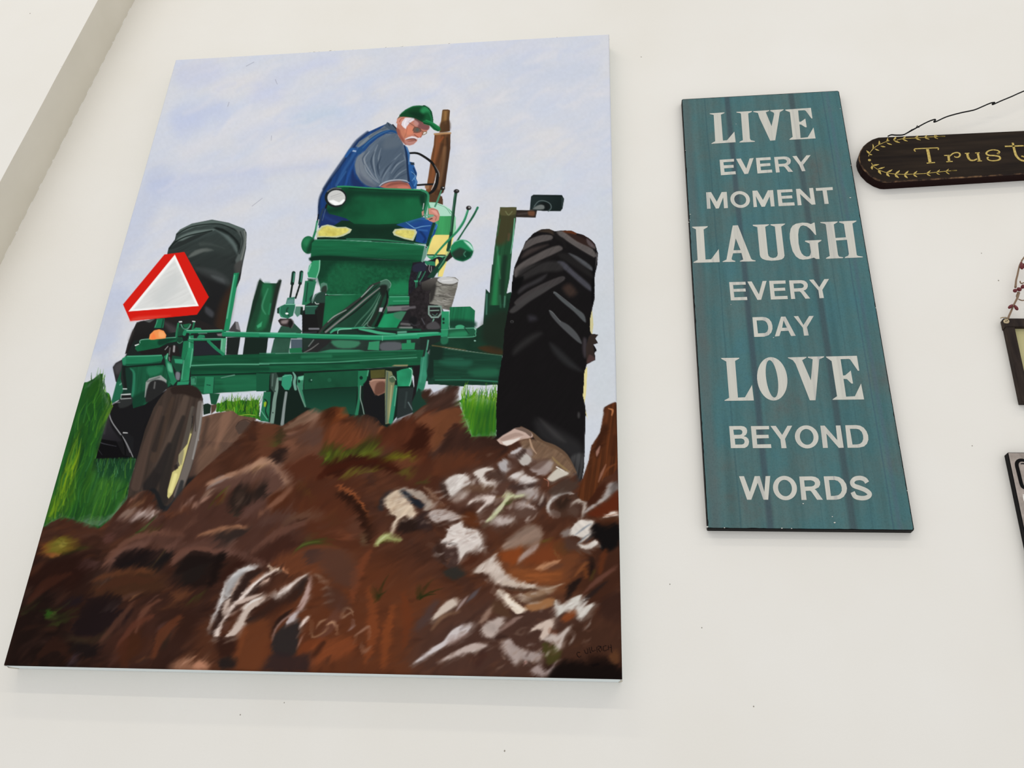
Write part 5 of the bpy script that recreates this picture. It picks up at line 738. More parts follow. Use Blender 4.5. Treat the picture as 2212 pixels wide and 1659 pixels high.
    # ridges lower down
    B("160,1085 300,1015 450,985 620,960 690,985 785,1002 640,1015 480,1020 380,1060", (136, 92, 66), 3, .9, 'K'); B("330,1110 420,1040 560,1018 750,1012 640,1110 540,1180 470,1235 400,1160", (52, 40, 36), 4, .9, 'K'); B("0,1220 250,1120 400,1170 420,1260 280,1340 0,1310", (104, 66, 54), 7, .8, 'K'); B("490,1300 500,1180 600,1120 580,1240 520,1310", (122, 84, 70), 5, .7, 'K'); S('K', "0,985 60,930 150,905", [5, 12, 4], (140, 92, 72), soft=2.5); S('K', "500,1320 620,1290 740,1350 860,1430", [10, 26, 24, 10], (112, 78, 68), soft=4, a=.8)
    S('K', "730,1290 850,1210 1000,1120 1100,1040", [20, 40, 44, 20], (98, 66, 54), soft=5, a=.6); S('K', "760,1300 950,1200 1150,1150", [20, 60, 30], (64, 34, 24), soft=8, a=.6); B("1150,950 1250,850 1450,800 1600,830 1650,900 1450,890 1280,930", (118, 80, 60), 7, .7, 'K'); B("1320,890 1420,880 1440,910 1350,920", (60, 30, 20), 4, .7, 'K'); S('K', "1290,945 1370,930 1470,905", 12, (150, 108, 88), soft=4, a=.6)
    B("-10,1345 150,1335 310,1370 260,1680 -10,1680", (34, 20, 16), 7, .9, 'K'); B("300,1520 400,1290 465,1330 420,1560 320,1680", (28, 17, 14), 6, .9, 'K'); B("440,1440 560,1350 700,1350 780,1400 640,1500 450,1660", (58, 30, 20), 7, .85, 'K'); B("780,1400 1000,1200 1250,1100 1400,1200 1100,1320 960,1420", (66, 32, 22), 9, .7, 'K')
    B("1000,1425 1150,1320 1400,1230 1600,1195 1800,1210 2050,1400 1900,1480 1600,1540 1300,1570 1150,1480", (126, 64, 34), 6, .85, 'K', tex=.1, tn='d'); B("1430,1290 1570,1235 1620,1340 1480,1430", (74, 50, 44), 7, .85, 'K'); B("1620,1240 1900,1260 2060,1500 2000,1680 1760,1640 1650,1420", (90, 56, 42), 12, .7, 'K'); B("1150,1480 1180,1470 1240,1530 1200,1545", (190, 120, 80), 2.5, .9, 'K')
    S('K', "1830,560 2000,640 2120,790 2190,950 2230,1100", [40, 100, 110, 100, 60], (48, 24, 13), soft=8, a=.85); S('K', "1820,480 1980,580 2100,700 2212,860", [10, 26, 22, 14], (150, 82, 44), soft=3, a=.85); B("1880,540 2030,575 2000,610 1900,590", (160, 92, 52), 3, .8, 'K'); S('K', "2140,1030 2130,1130 2130,1200", [20, 70, 40], (110, 92, 66), soft=7, a=.7); B("1960,860 2100,900 2100,1050 2000,1120", (110, 70, 54), 9, .5, 'K'); hairs('K', "1750,1030 1950,1060 1950,1160 1800,1140", 24, 12, 30, [(190, 104, 66), (150, 78, 44)], wd=2, a=.7, jit=.4)
    B("1290,1275 1380,1200 1440,1160 1600,1120 1725,1125 1600,1155 1760,1205 1600,1185 1450,1200", (62, 78, 22), 3, .85, 'K'); S('K', "1380,1200 1450,1130 1510,1050", [12, 12, 2], (104, 118, 40), soft=1.6); S('K', "1340,1225 1480,1170 1600,1155", [4, 9, 3], (120, 130, 50), soft=1.8); S('K', "1700,850 1760,900 1800,960", 10, (86, 76, 24), soft=2.5)
    # lower left shadows and tufts
    B("440,150 560,20 700,-10 830,40 780,130 640,200 540,228 490,180", (128, 98, 24), 6, .9, 'M'); B("420,110 500,60 500,170 450,190", (150, 76, 28), 7, .8, 'M'); B("520,150 640,180 560,225 500,200", (168, 92, 44), 5, .8, 'M'); hairs('M', "490,170 560,60 720,10 760,80 620,190", 90, 17, 50, [(170, 158, 50), (120, 116, 24), (96, 90, 20), (190, 176, 70), (60, 54, 14)], wd=2, a=.8, jit=.35); hairs('M', "640,190 860,90 900,130 700,200", 24, 16, 20, [(64, 70, 20), (44, 40, 14)], wd=3, a=.7, jit=.2)
    B("290,420 450,300 700,220 900,200 960,340 800,560 500,560 270,520", (44, 19, 12), 10, .85, 'M'); B("280,420 420,290 470,260 400,380", (92, 48, 28), 8, .6, 'M'); B("880,250 950,220 1060,300 1040,350 900,330", (80, 50, 46), 7, .7, 'M'); S('M', "1020,260 1050,290 1055,335", [6, 16, 5], (126, 88, 84), soft=2.5)
    B("1150,310 1190,210 1330,110 1600,40 1560,110 1350,220 1230,330", (122, 80, 66), 6, .8, 'M'); B("1210,320 1340,190 1560,125 1650,165 1560,290 1400,355", (26, 18, 19), 6, .9, 'M'); B("1540,335 1680,230 1800,160 1860,190 1760,300 1730,400", (28, 22, 22), 6, .9, 'M'); S('M', "1665,300 1720,220 1760,180", 9, (84, 66, 34), soft=2.5); B("1880,380 2000,240 2230,205 2230,400 2000,530", (34, 25, 22), 8, .9, 'M'); S('M', "1600,220 1760,140 1900,80", [30, 60, 40], (124, 80, 66), soft=7, a=.6); S('M', "1860,300 1960,200 2150,140", [20, 44, 30], (120, 80, 64), soft=6, a=.6)
    B("960,580 1150,400 1400,370 1600,362 1760,450 1800,560 1500,620 1200,650", (80, 46, 26), 8, .85, 'M'); S('M', "1100,410 1350,370 1600,365 1740,440", [10, 18, 18, 10], (112, 70, 36), soft=4, a=.7); B("1000,420 1200,370 1260,400 1100,500", (62, 44, 38), 7, .7, 'M'); S('M', "1090,525 1120,500 1140,480", 9, (130, 96, 84), soft=2.5); B("760,1050 850,880 1080,690 1290,770 1410,860 1100,1060 900,1090", (31, 19, 21), 10, .9, 'M'); B("700,680 860,640 850,740 700,740", (32, 22, 28), 7, .8, 'M')
    B("1110,790 1160,740 1230,695 1265,760 1200,780", (146, 122, 110), 3.5, .8, 'M'); S('M', "1400,695 1460,640 1530,600", [6, 20, 8], (146, 92, 58), soft=3); S('M', "1240,740 1380,640 1520,590", [20, 50, 30], (104, 66, 50), soft=6, a=.6); S('M', "1600,720 1680,640", [6, 16], (140, 92, 76), soft=3); S('M', "1780,450 1830,560", 12, (150, 96, 66), soft=4, a=.6); B("1850,640 1900,570 2080,600 2000,680 1900,700", (126, 70, 38), 6, .7, 'M'); S('M', "2050,700 2120,650 2212,610", [8, 26, 14], (70, 80, 24), soft=3); S('M', "1760,780 1900,740 2050,750 2200,700", [10, 20, 14, 8], (126, 74, 34), soft=4, a=.6)
    for s in ["490,880 520,830 560,770", "505,885 600,820 685,745", "520,900 640,850 770,780", "560,950 700,870 850,765", "600,960 720,900 820,850"]: S('M', s, [16, 14, 3], (64, 88, 26), soft=2.5, a=.8)
    S('M', "510,880 600,810 680,750", [4, 9, 3], (110, 150, 50), soft=1.6); B("480,800 560,780 540,860 480,870", (46, 96, 20), 5, .8, 'M')
    for s in ["210,800 300,740 400,670", "200,840 300,800 400,720", "240,830 330,770 440,660"]: S('M', s, [10, 10, 2], (48, 54, 22), soft=2.5, a=.8)
    B("245,600 275,560 310,640 360,620 470,540 440,620 330,700 270,690", (98, 62, 48), 6, .7, 'M'); B("730,1370 760,1310 800,1285 840,1380", (66, 52, 62), 5, .8, 'M'); B("760,1140 1060,1180 1040,1290 860,1300", (26, 18, 18), 7, .8, 'M'); B("730,1060 1000,1090 1180,1000 1160,1100 980,1160 800,1140", (62, 48, 30), 8, .6, 'M')
    S('M', "1200,1390 1290,1250 1380,1060 1500,930", [10, 50, 50, 20], (104, 62, 50), soft=6, a=.6); B("1380,1070 1500,1000 1560,1200 1400,1350 1330,1300", (80, 38, 16), 10, .7, 'M'); E('M', 1770, 1110, 70, 80, (50, 36, 26), soft=8, a=.9); S('M', "1710,990 1780,960 1880,1000", 40, (104, 66, 58), soft=8, a=.7); B("1800,1430 1950,1320 2100,1300 2060,1380 2230,1320 2230,1460 1850,1440", (176, 116, 84), 6, .85, 'M'); S('M', "1960,1390 2050,1330 2100,1310", 12, (210, 150, 116), soft=3); S('M', "1470,1370 1560,1310 1680,1300", [4, 12, 4], (140, 82, 40), soft=3); B("1900,850 2050,800 2150,950 2000,1100 1880,950", (58, 30, 20), 12, .7, 'M')
    clip(); smear('X', DIRT, 38, 55, 15, 4.0); clip('X', DIRT)
    # curled roots, bottom centre
    lum = IMG.mean(-1, keepdims=True); al = CM[0][..., None]; IMG[:] = IMG*(1 - al) + al*(IMG*.86 + lum*.14)*.9
    # folds of the turned soil
    for s, w, c in [("225,1217 244,1192 286,1162 341,1150 396,1156", [6, 10, 13, 11, 4], (108, 72, 58)), ("244,1224 274,1200 317,1193", [8, 26, 8], (26, 17, 16)), ("300,1214 322,1202 345,1190", [8, 20, 6], (28, 19, 18)), ("372,1217 390,1192 439,1186 469,1192", [6, 11, 13, 6], (104, 69, 57)), ("388,1232 420,1206 463,1206", [14, 36, 14], (26, 17, 15)), ("475,1186 506,1192 548,1211 585,1223", [4, 9, 9, 3], (110, 76, 66)),
                    ("454,1262 469,1217", [10, 17], (23, 14, 12)), ("480,1250 520,1222 560,1230", [10, 26, 8], (48, 24, 17)), ("201,1253 256,1235 317,1232 347,1247", [6, 13, 13, 5], (94, 55, 34)), ("210,1275 270,1252 330,1255", [8, 22, 8], (70, 40, 26)), ("292,1369 305,1327 341,1296", [4, 13, 4], (104, 65, 50)), ("213,1388 256,1339 286,1302", [6, 15, 5], (84, 53, 41)), ("165,1363 201,1314 256,1296", [16, 46, 20], (28, 18, 18)), ("79,1420 122,1390 146,1420", [10, 30, 10], (46, 25, 17)), ("250,1400 290,1350 330,1330", [5, 16, 6], (90, 50, 36)), ("330,1420 350,1370 390,1330", [6, 22, 8], (96, 52, 32)), ("270,1440 262,1410 275,1380", [8, 24, 8], (70, 36, 22)), ("60,1300 100,1260 150,1240", [8, 24, 8], (58, 30, 20)),
                    ("445,1046 487,1028 548,1004 568,995 590,1004 621,1042", [5, 8, 12, 16, 9, 4], (172, 132, 108)), ("427,1156 463,1144 510,1136 536,1141", [2, 6, 6, 2], (150, 104, 78)), ("415,1095 440,1078 458,1068", [3, 5, 2], (180, 138, 120)), ("545,1190 600,1150 660,1130", [6, 16, 6], (100, 66, 54)), ("560,1110 600,1080 628,1056", [6, 12, 5], (132, 90, 70)), ("690,1030 720,1010 790,996 830,1000 860,1016", [8, 14, 12, 10, 5], (60, 24, 12)), ("730,1048 760,1066 782,1090 800,1130", [4, 6, 6, 3], (150, 82, 46)), ("738,1066 770,1092 790,1130 796,1170", [10, 18, 18, 8], (40, 20, 12)),
                    ("790,1430 806,1350 796,1270", [8, 26, 10], (124, 64, 34)), ("830,1440 834,1370 850,1310", [8, 22, 8], (128, 66, 34)), ("760,1300 770,1240 800,1190", [8, 26, 8], (114, 60, 36)), ("870,1400 880,1340 870,1280", [8, 24, 8], (104, 52, 28)), ("690,1380 720,1340 740,1290", [8, 24, 8], (98, 60, 46)), ("640,1440 660,1400 700,1380", [8, 24, 8], (112, 56, 30)), ("560,1440 580,1400 600,1380", [6, 20, 6], (84, 44, 28)), ("500,1430 520,1380 530,1350", [6, 22, 6], (122, 66, 38))]:
        S('X', s, w, c, soft=6, a=.8, rag=2.5, rn='e')
    smear('X', DIRT, 40, 50, 6, 2.2)
    dk = (44, 30, 26)
    B("170,1010 300,700 420,480 600,360 760,380 700,560 520,700 360,880 240,1080", dk, 6, .85, 'N'); B("760,760 880,640 1000,600 1110,490 1230,405 1190,560 1090,690 920,740 600,960 560,900", (44, 33, 30), 6, .9, 'N'); B("600,700 900,660 1140,560 1080,720 900,820 620,880", (56, 30, 20), 10, .6, 'N'); B("820,1110 830,1000 930,860 1060,780 1010,860 900,960", (38, 24, 20), 5, .9, 'N'); B("845,1250 850,1090 960,960 1110,880 1140,960 1120,1190 1060,1290 920,1300", (41, 37, 37), 5, .92, 'N'); B("730,1450 760,1340 880,1250 1100,1290 1320,1240 1230,1450", (46, 34, 34), 8, .85, 'N'); B("500,960 800,900 820,1200 720,1440 460,1440 420,1100", (108, 58, 32), 14, .7, 'N'); B("240,1100 420,1060 460,1200 380,1300 260,1300", (44, 24, 18), 9, .8, 'N'); B("260,1330 340,1300 440,1330 430,1420 280,1420", (30, 26, 26), 6, .85, 'N')
    W1, W2 = (214, 210, 208), (224, 206, 196)
    B("148,1000 175,900 225,790 262,690 300,560 370,440 480,350 600,308 690,330 570,375 510,415 470,500 410,570 390,640 310,700 262,780 205,900 165,985", W1, 2, .97, 'N'); B("360,470 500,360 560,350 480,440 400,560 330,640", (190, 192, 194), 5, .7, 'N'); S('N', "510,420 440,540 390,640", [8, 20, 6], (182, 156, 140), soft=2.5); S('N', "160,990 210,850", 12, (160, 140, 128), soft=2)
    B("305,855 318,730 385,665 365,760 320,840", (196, 176, 164), 2, .95, 'N'); B("795,300 815,295 850,335 925,325 910,365 840,360", (222, 200, 176), 2, .95, 'N')
    B("205,1065 245,985 330,850 400,740 470,670 560,560 650,470 760,400 880,350 915,352 780,430 680,500 590,590 510,690 420,770 340,880 290,980 262,1075", W2, 2, .97, 'N'); S('N', "500,680 640,520 780,410", [6, 14, 4], (246, 236, 230), soft=2.5); B("560,560 640,440 700,390 760,380 660,480", (126, 80, 58), 4, .8, 'N'); B("380,860 500,760 640,660 740,603 620,690 520,760 420,850", (150, 118, 104), 4, .6, 'N'); B("460,720 560,660 740,603 620,680 520,720", (206, 184, 172), 2.5, .9, 'N')
    B("330,1080 400,1000 470,890 525,800 505,770 600,690 720,642 785,650 730,705 620,790 545,890 545,950 450,1060 410,1075", (206, 188, 176), 2.5, .95, 'N'); S('N', "540,780 620,700 760,650", [8, 24, 8], (226, 218, 212), soft=3); B("300,980 420,880 520,800 430,900 340,1020", (84, 54, 44), 4, .7, 'N'); S('N', "480,1060 540,960", 12, (150, 108, 90), soft=4)
    B("715,500 740,470 810,440 790,480 730,505", (206, 176, 160), 2.5, .9, 'N'); B("795,628 860,600 900,610 960,550 1060,480 1130,430 1225,403 1120,480 1040,560 950,625 880,648 850,620", (220, 206, 198), 2, .95, 'N'); S('N', "910,610 1010,550 1080,480", [6, 16, 6], (240, 232, 228), soft=2); B("945,340 970,330 980,370 1030,385 990,392 955,370", (190, 128, 92), 2.5, .9, 'N'); B("700,700 860,560 1100,430 1200,405 1020,520 880,580", (96, 58, 40), 6, .5, 'N')
    B("1140,805 1120,760 1180,620 1225,520 1245,420 1258,500 1240,640 1190,750", (184, 154, 146), 3, .92, 'N'); B("985,955 1040,850 1115,800 1100,890 1050,925", (196, 184, 184), 2.5, .92, 'N'); S('N', "838,1130 865,1030 950,910 1100,800 1180,700", [8, 22, 22, 18, 8], (140, 108, 98), soft=3.5, a=.9); B("1143,1000 1155,925 1230,853 1222,915 1175,960", (232, 212, 202), 2, .97, 'N'); S('N', "1115,1200 1150,1120 1180,1060", [10, 22, 6], (140, 100, 84), soft=4); S('N', "1110,1090 1150,1010", 12, (120, 90, 76), soft=4, a=.7)
    for s, w in [("1300,400 1360,430 1380,460", [20, 44, 20]), ("1360,480 1420,480 1440,520", [14, 36, 10]), ("1380,570 1440,540 1470,580", [14, 36, 14]), ("1400,640 1470,610 1500,640", [14, 34, 14]), ("1400,720 1480,690 1510,690", [12, 40, 14])]: S('N', s, w, (134, 104, 86), soft=5, a=.75)
    for s, w, c in [("1270,900 1280,1080 1420,1020 1440,960", [8, 16, 16, 6], (150, 112, 84)), ("1330,970 1370,920 1430,890", [8, 26, 10], (160, 122, 96)), ("1440,950 1500,920 1540,980 1550,1060", [14, 34, 18, 6], (182, 140, 110)), ("1590,880 1640,770 1700,790 1720,850", [12, 30, 20, 8], (150, 114, 90)), ("1600,880 1690,820", 20, (150, 114, 90)), ("1720,890 1720,970 1660,1020", [8, 24, 6], (150, 124, 120)), ("1740,1070 1840,1000 1900,970 1890,1110", [10, 30, 16, 8], (152, 112, 92)), ("1730,1160 1750,1060", 12, (130, 92, 70)), ("1800,1150 1840,1240 1920,1180", [10, 50, 10], (134, 92, 70)), ("1500,1120 1600,1060", 12, (110, 60, 36))]: S('N', s, w, c, soft=4, a=.8)
    B("1400,560 1560,560 1700,760 1600,800 1450,760", (70, 46, 38), 12, .6, 'N'); B("1300,200 1560,160 1760,340 1720,560 1500,460 1360,340", (84, 54, 42), 14, .6, 'N'); B("1300,1180 1700,1080 1720,1260 1400,1360 1260,1420", (128, 66, 36), 10, .7, 'N', tex=.12, tn='d'); B("1260,1290 1380,1140 1420,1150 1330,1280", (56, 30, 20), 6, .8, 'N'); B("-10,1420 40,1335 150,1400 120,1430", (186, 130, 102), 5, .85, 'N'); B("1400,1340 1480,1290 1440,1360", (60, 36, 26), 5, .7, 'N')
    # pale straw and stones, right half
    B("960,560 1000,480 1100,420 1250,480 1350,640 1500,720 1600,620 1500,480 1400,380 1200,330 1050,360", (96, 58, 42), 16, .6, 'L'); B("1080,260 1180,150 1400,100 1700,30 2000,40 2212,100 2212,600 1900,760 1500,700 1300,540 1180,420", (88, 62, 52), 24, .75, 'L')
    B("325,560 330,440 400,350 490,318 420,410 385,480 380,560", (44, 40, 42), 5, .9, 'L'); B("540,820 555,710 650,640 720,660 800,620 890,700 860,780 640,830", (36, 24, 20), 6, .92, 'L'); B("780,600 950,560 960,760 860,800 780,760", (50, 36, 34), 8, .8, 'L')
    B("385,475 420,395 500,330 580,318 640,400 700,480 760,560 772,600 740,640 690,655 640,622 560,670 520,740 500,830 475,825 478,750 520,650 470,600 430,540", (214, 194, 170), 2.5, .96, 'L', tex=.08, tn='st'); hairs('L', "400,470 560,340 720,520 500,620", 44, 18, 32, [(232, 216, 194), (190, 164, 138), (156, 130, 110)], wd=2, a=.7, jit=.12); S('L', "690,650 740,650", 14, (246, 238, 224), soft=2); S('L', "490,820 500,740 560,660 640,610", [14, 18, 14, 8], (226, 208, 188), soft=2.5)
    B("590,285 720,310 830,330 900,400 972,490 930,560 850,560 860,480 740,400 620,330", (172, 158, 146), 3.5, .92, 'L', tex=.1, tn='d'); B("575,335 620,318 700,380 760,430 830,450 862,500 830,550 760,520 680,440 600,370", (28, 34, 43), 4, .95, 'L', rag=2); S('L', "860,280 960,360 1010,430", [10, 50, 20], (150, 118, 96), soft=6, a=.7); hairs('L', "900,320 1100,450 1000,520 880,420", 26, 20, -60, [(170, 138, 116), (96, 66, 50)], wd=2.5, a=.6, jit=.25)
    B("905,625 960,560 1100,552 1200,585 1320,655 1200,680 1080,690 1000,705", (188, 174, 168), 4, .9, 'L', tex=.12, tn='d'); hairs('L', "920,620 1080,570 1260,650 1000,690", 36, 16, 40, [(216, 206, 202), (120, 92, 80), (160, 140, 130)], wd=2.2, a=.7, jit=.2)
    B("950,1050 1070,940 1250,970 1275,1210 1210,1290 1060,1190", (66, 48, 43), 5, .9, 'L'); B("1290,1190 1330,1100 1420,1060 1570,1080 1420,1210", (74, 38, 24), 5, .85, 'L'); B("1100,1290 1300,1250 1350,1340 1210,1395", (44, 43, 39), 7, .9, 'L'); B("1000,980 1060,900 1100,1080 1150,1180 1040,1160", (50, 30, 22), 7, .7, 'L')
    B("1065,940 1130,860 1150,780 1250,725 1312,688 1335,765 1480,800 1545,870 1562,960 1545,1050 1400,1052 1340,1090 1282,1190 1268,1060 1240,985 1180,995 1130,985 1100,955", (222, 212, 205), 2.2, .97, 'L', tex=.06, tn='d'); hairs('L', "1130,800 1480,810 1540,1020 1180,940", 46, 18, 4, [(240, 234, 228), (190, 174, 166), (176, 160, 154)], wd=3, a=.6, jit=.25); S('L', "1105,940 1120,970", 12, (50, 40, 36), soft=2.5); S('L', "1160,965 1200,955 1240,980", 12, (48, 38, 34), soft=2.5); S('L', "1130,985 1180,1005 1240,990", 14, (160, 140, 132), soft=3); hairs('L', "1080,1050 1220,1000 1230,1200 1120,1160", 18, 12, -10, [(120, 98, 90), (96, 76, 68)], wd=1.6, a=.6, jit=.2); S('L', "1280,1200 1400,1140", 5, (150, 110, 90), soft=2)
    B("1050,260 1100,190 1140,260 1160,400 1100,380", (50, 38, 33), 8, .8, 'L'); B("1120,225 1200,155 1320,130 1412,200 1390,260 1300,320 1185,395 1150,300", (212, 204, 198), 3, .95, 'L', rag=1.5); hairs('L', "1130,230 1300,150 1390,230 1190,360", 30, 14, 40, [(238, 232, 226), (186, 176, 170)], wd=2.5, a=.7, jit=.2)
    B("1460,110 1560,60 1690,55 1690,80 1600,110 1580,170 1640,212 1725,218 1700,262 1560,255 1500,170", (222, 212, 204), 3, .95, 'L', rag=1.5); B("1590,160 1700,90 1800,110 1850,200 1750,250 1720,200", (74, 54, 46), 6, .85, 'L'); B("1750,-10 1840,0 1900,50 1830,120 1780,70", (196, 190, 190), 4, .85, 'L'); B("1885,150 2000,108 2100,150 2230,200 2100,252 1990,262 2010,215 1920,190", (218, 210, 206), 3, .95, 'L', rag=1.5); B("1880,260 2212,240 2212,300 1960,340", (62, 46, 42), 7, .8, 'L'); B("1340,280 1500,260 1720,290 1560,340 1380,330", (104, 76, 56), 8, .7, 'L')
    B("1200,420 1300,340 1420,330 1340,430 1220,470", (176, 160, 150), 6, .7, 'L'); B("1390,500 1430,430 1560,383 1710,390 1690,450 1600,510 1520,590 1490,570 1600,460 1480,450", (224, 210, 202), 3, .94, 'L'); B("1300,560 1440,510 1480,620 1400,690 1320,620", (58, 32, 22), 8, .85, 'L'); B("1320,620 1450,580 1520,700 1480,770 1340,700", (96, 48, 22), 8, .7, 'L')
    B("1590,700 1700,630 1850,640 1960,650 1860,725 1760,745 1680,720", (192, 178, 172), 4, .9, 'L', rag=2); B("1940,500 2020,455 2120,480 2212,560 2100,530 2000,540", (192, 178, 172), 4, .85, 'L'); B("1900,560 2100,540 2212,600 2050,660 1880,640", (92, 68, 58), 7, .8, 'L'); B("1960,360 2100,310 2212,300 2212,420 2080,420", (186, 176, 172), 5, .8, 'L'); B("1590,705 1690,590 1810,440 1790,395 1850,348 1950,378 2070,375 2000,405 1890,430 1790,550 1680,660", (202, 206, 164), 2, .95, 'L'); B("1830,480 1930,430 1910,470 1850,500", (70, 78, 36), 3, .8, 'L'); S('L', "1720,400 1800,400 1840,370", 8, (120, 92, 50), soft=2)
    B("520,910 560,800 720,650 880,560 1020,600 1055,740 950,830 800,870 640,900", (146, 124, 110), 7, .85, 'R', tex=.12, tn='d'); B("715,1070 780,960 1000,830 960,920 820,1020", (172, 152, 144), 4, .9, 'R'); B("470,960 640,890 780,850 790,900 700,1090 560,1060", (136, 66, 28), 7, .8, 'R'); B("820,1060 1000,900 1250,780 1300,1000 1100,1100", (120, 58, 28), 12, .7, 'R'); B("620,1150 900,1160 1300,1180 1260,1330 900,1340 640,1260", (140, 78, 40), 12, .8, 'R', tex=.15, tn='h')
    B("955,1165 1060,1090 1300,1035 1190,1120 1080,1168", (180, 130, 96), 3, .92, 'R'); B("1080,1165 1250,1080 1330,1130 1180,1180", (90, 56, 40), 6, .7, 'R'); S('R', "1010,800 1100,775 1190,765", [4, 22, 4], (96, 84, 30), soft=2.5); S('R', "1200,900 1280,1015", 5, (150, 130, 80), soft=1.6); B("1190,830 1330,790 1420,880 1360,960 1220,940", (84, 54, 30), 9, .6, 'R')
    B("1090,340 1130,200 1300,100 1480,130 1560,230 1600,400 1400,460 1180,450", (72, 50, 40), 8, .8, 'R'); S('R', "1470,155 1350,140 1220,195 1145,280 1125,360 1180,425 1290,442", [14, 40, 50, 46, 40, 30, 12], (196, 190, 186), soft=4, a=.95); S('R', "1400,145 1250,180 1150,290", [10, 20, 10], (228, 226, 224), soft=3); B("1215,270 1320,195 1440,175 1410,280 1310,365 1240,340", (46, 31, 23), 6, .95, 'R'); S('R', "1430,300 1530,250 1620,280 1600,400 1580,470", [20, 50, 40, 40, 20], (190, 178, 168), soft=5, a=.9); B("1380,400 1430,340 1510,340 1540,420 1470,450", (84, 62, 52), 6, .9, 'R'); B("1000,250 1100,160 1090,330 1000,380", (62, 44, 38), 9, .7, 'R')
    B("2060,20 1950,10 1900,90 1860,190 1780,270 1650,350 1620,420 1780,310 1900,240 1980,150 2060,90", (174, 166, 162), 3.5, .95, 'R', tex=.12, tn='e'); B("1980,20 2060,0 2060,90 1960,160", (84, 76, 72), 5, .8, 'R'); B("1650,200 1850,20 1900,20 1840,180 1700,300", (60, 28, 16), 7, .85, 'R'); B("1640,420 1900,260 2060,110 2060,380 1800,470", (92, 36, 16), 7, .85, 'R')
    B("1640,660 1730,545 1860,540 2070,560 2070,820 1950,920 1850,930 1790,780 1700,740", (13, 11, 12), 6, .95, 'R'); B("1300,680 1420,600 1440,680 1360,740", (150, 146, 144), 5, .7, 'R'); B("1415,700 1460,585 1540,520 1680,503 1745,528 1690,600 1680,660 1700,690 1640,760 1570,815 1640,830 1740,778 1785,792 1760,850 1680,895 1560,872 1520,820 1580,750 1480,715", (220, 212, 203), 2.5, .97, 'R', tex=.08, tn='e'); S('R', "1690,560 1600,620 1500,700", [10, 24, 10], (120, 128, 138), soft=4, a=.85); S('R', "1680,690 1590,760 1540,820", [8, 20, 8], (96, 104, 112), soft=3.5, a=.85); S('R', "1700,720 1640,800", 10, (60, 62, 66), soft=3); B("1380,750 1520,760 1540,860 1420,920 1340,850", (74, 52, 44), 9, .8, 'R')
    B("1850,475 1950,408 2045,393 2058,440 1980,455", (230, 216, 206), 2.5, .96, 'R'); S('R', "1860,460 1980,440 2050,420", 9, (130, 80, 56), soft=2.5); B("1780,500 2000,460 2060,520 1900,600", (70, 36, 20), 7, .7, 'R')
    for s, w, c in [("1690,1000 1720,1100 1690,1240", [20, 60, 20], (18, 13, 12)), ("1380,1560 1450,1400 1560,1290", [30, 110, 30], (20, 15, 15)), ("1560,1620 1720,1480 1900,1330", [30, 60, 20], (34, 25, 24)), ("1480,1260 1580,1140 1640,1060", [16, 60, 20], (132, 78, 44)), ("1640,1260 1620,1160", 40, (120, 66, 32)), ("1600,1480 1800,1300 2040,1130", [20, 70, 30], (104, 66, 54)), ("1700,1300 1740,1180", 24, (70, 58, 22)), ("1900,900 1860,1000 1820,1200", [40, 90, 60], (92, 46, 24))]: S('R', s, w, c, soft=6, a=.8)
    B("1460,1310 1500,1240 1640,1130 1742,1068 1715,1150 1800,1250 1860,1330 2000,1415 2230,1470 2000,1490 1750,1445 1680,1385 1590,1310", (204, 188, 176), 3.5, .94, 'L', tex=.1, tn='d'); hairs('L', "1500,1290 1720,1120 1760,1300 1600,1290", 30, 16, 40, [(232, 222, 214), (160, 138, 124)], wd=2.5, a=.6, jit=.2); S('L', "1760,1470 1950,1500 2100,1510", [10, 24, 8], (56, 38, 26), soft=4, a=.8)
    B("1180,520 1400,470 1560,455 1440,530 1290,585 1240,560", (150, 120, 94), 4, .85, 'O'); B("1290,600 1450,545 1545,540 1550,600 1350,655", (166, 116, 74), 4, .85, 'O'); B("1250,560 1420,520 1500,490 1440,560 1320,590", (92, 66, 48), 4, .7, 'O'); S('O', "1180,460 1300,470 1420,440 1560,440", [8, 12, 8, 4], (84, 60, 42), soft=3); S('O', "1100,400 1300,430 1480,455 1620,410", [30, 26, 20, 6], (196, 178, 160), soft=4, a=.8)
    B("985,650 1020,540 1100,600 1170,695 1130,710", (82, 56, 40), 5, .9, 'O'); P('O', "1022,482 1058,455 1140,498 1185,565 1298,640 1272,668 1212,682 1115,590", (230, 214, 196), soft=2.5, tex=.05, tn='d'); S('O', "1050,480 1160,570 1250,650", [20, 30, 20], (244, 232, 218), soft=4, a=.7); S('O', "1140,500 1190,565 1295,640", 8, (196, 170, 146), soft=2.5)
    B("1568,700 1560,540 1600,600 1690,540 1785,508 1775,600 1800,615 1905,578 1855,650 1790,722 1740,700 1735,650 1640,660 1590,690", (214, 209, 201), 2.5, .95, 'O', rag=1.5); hairs('O', "1580,650 1760,530 1870,600 1780,700", 40, 16, 45, [(236, 232, 226), (178, 168, 160)], wd=2.2, a=.7, jit=.25); B("1620,690 1720,650 1740,700 1640,760", (136, 68, 32), 5, .8, 'O')
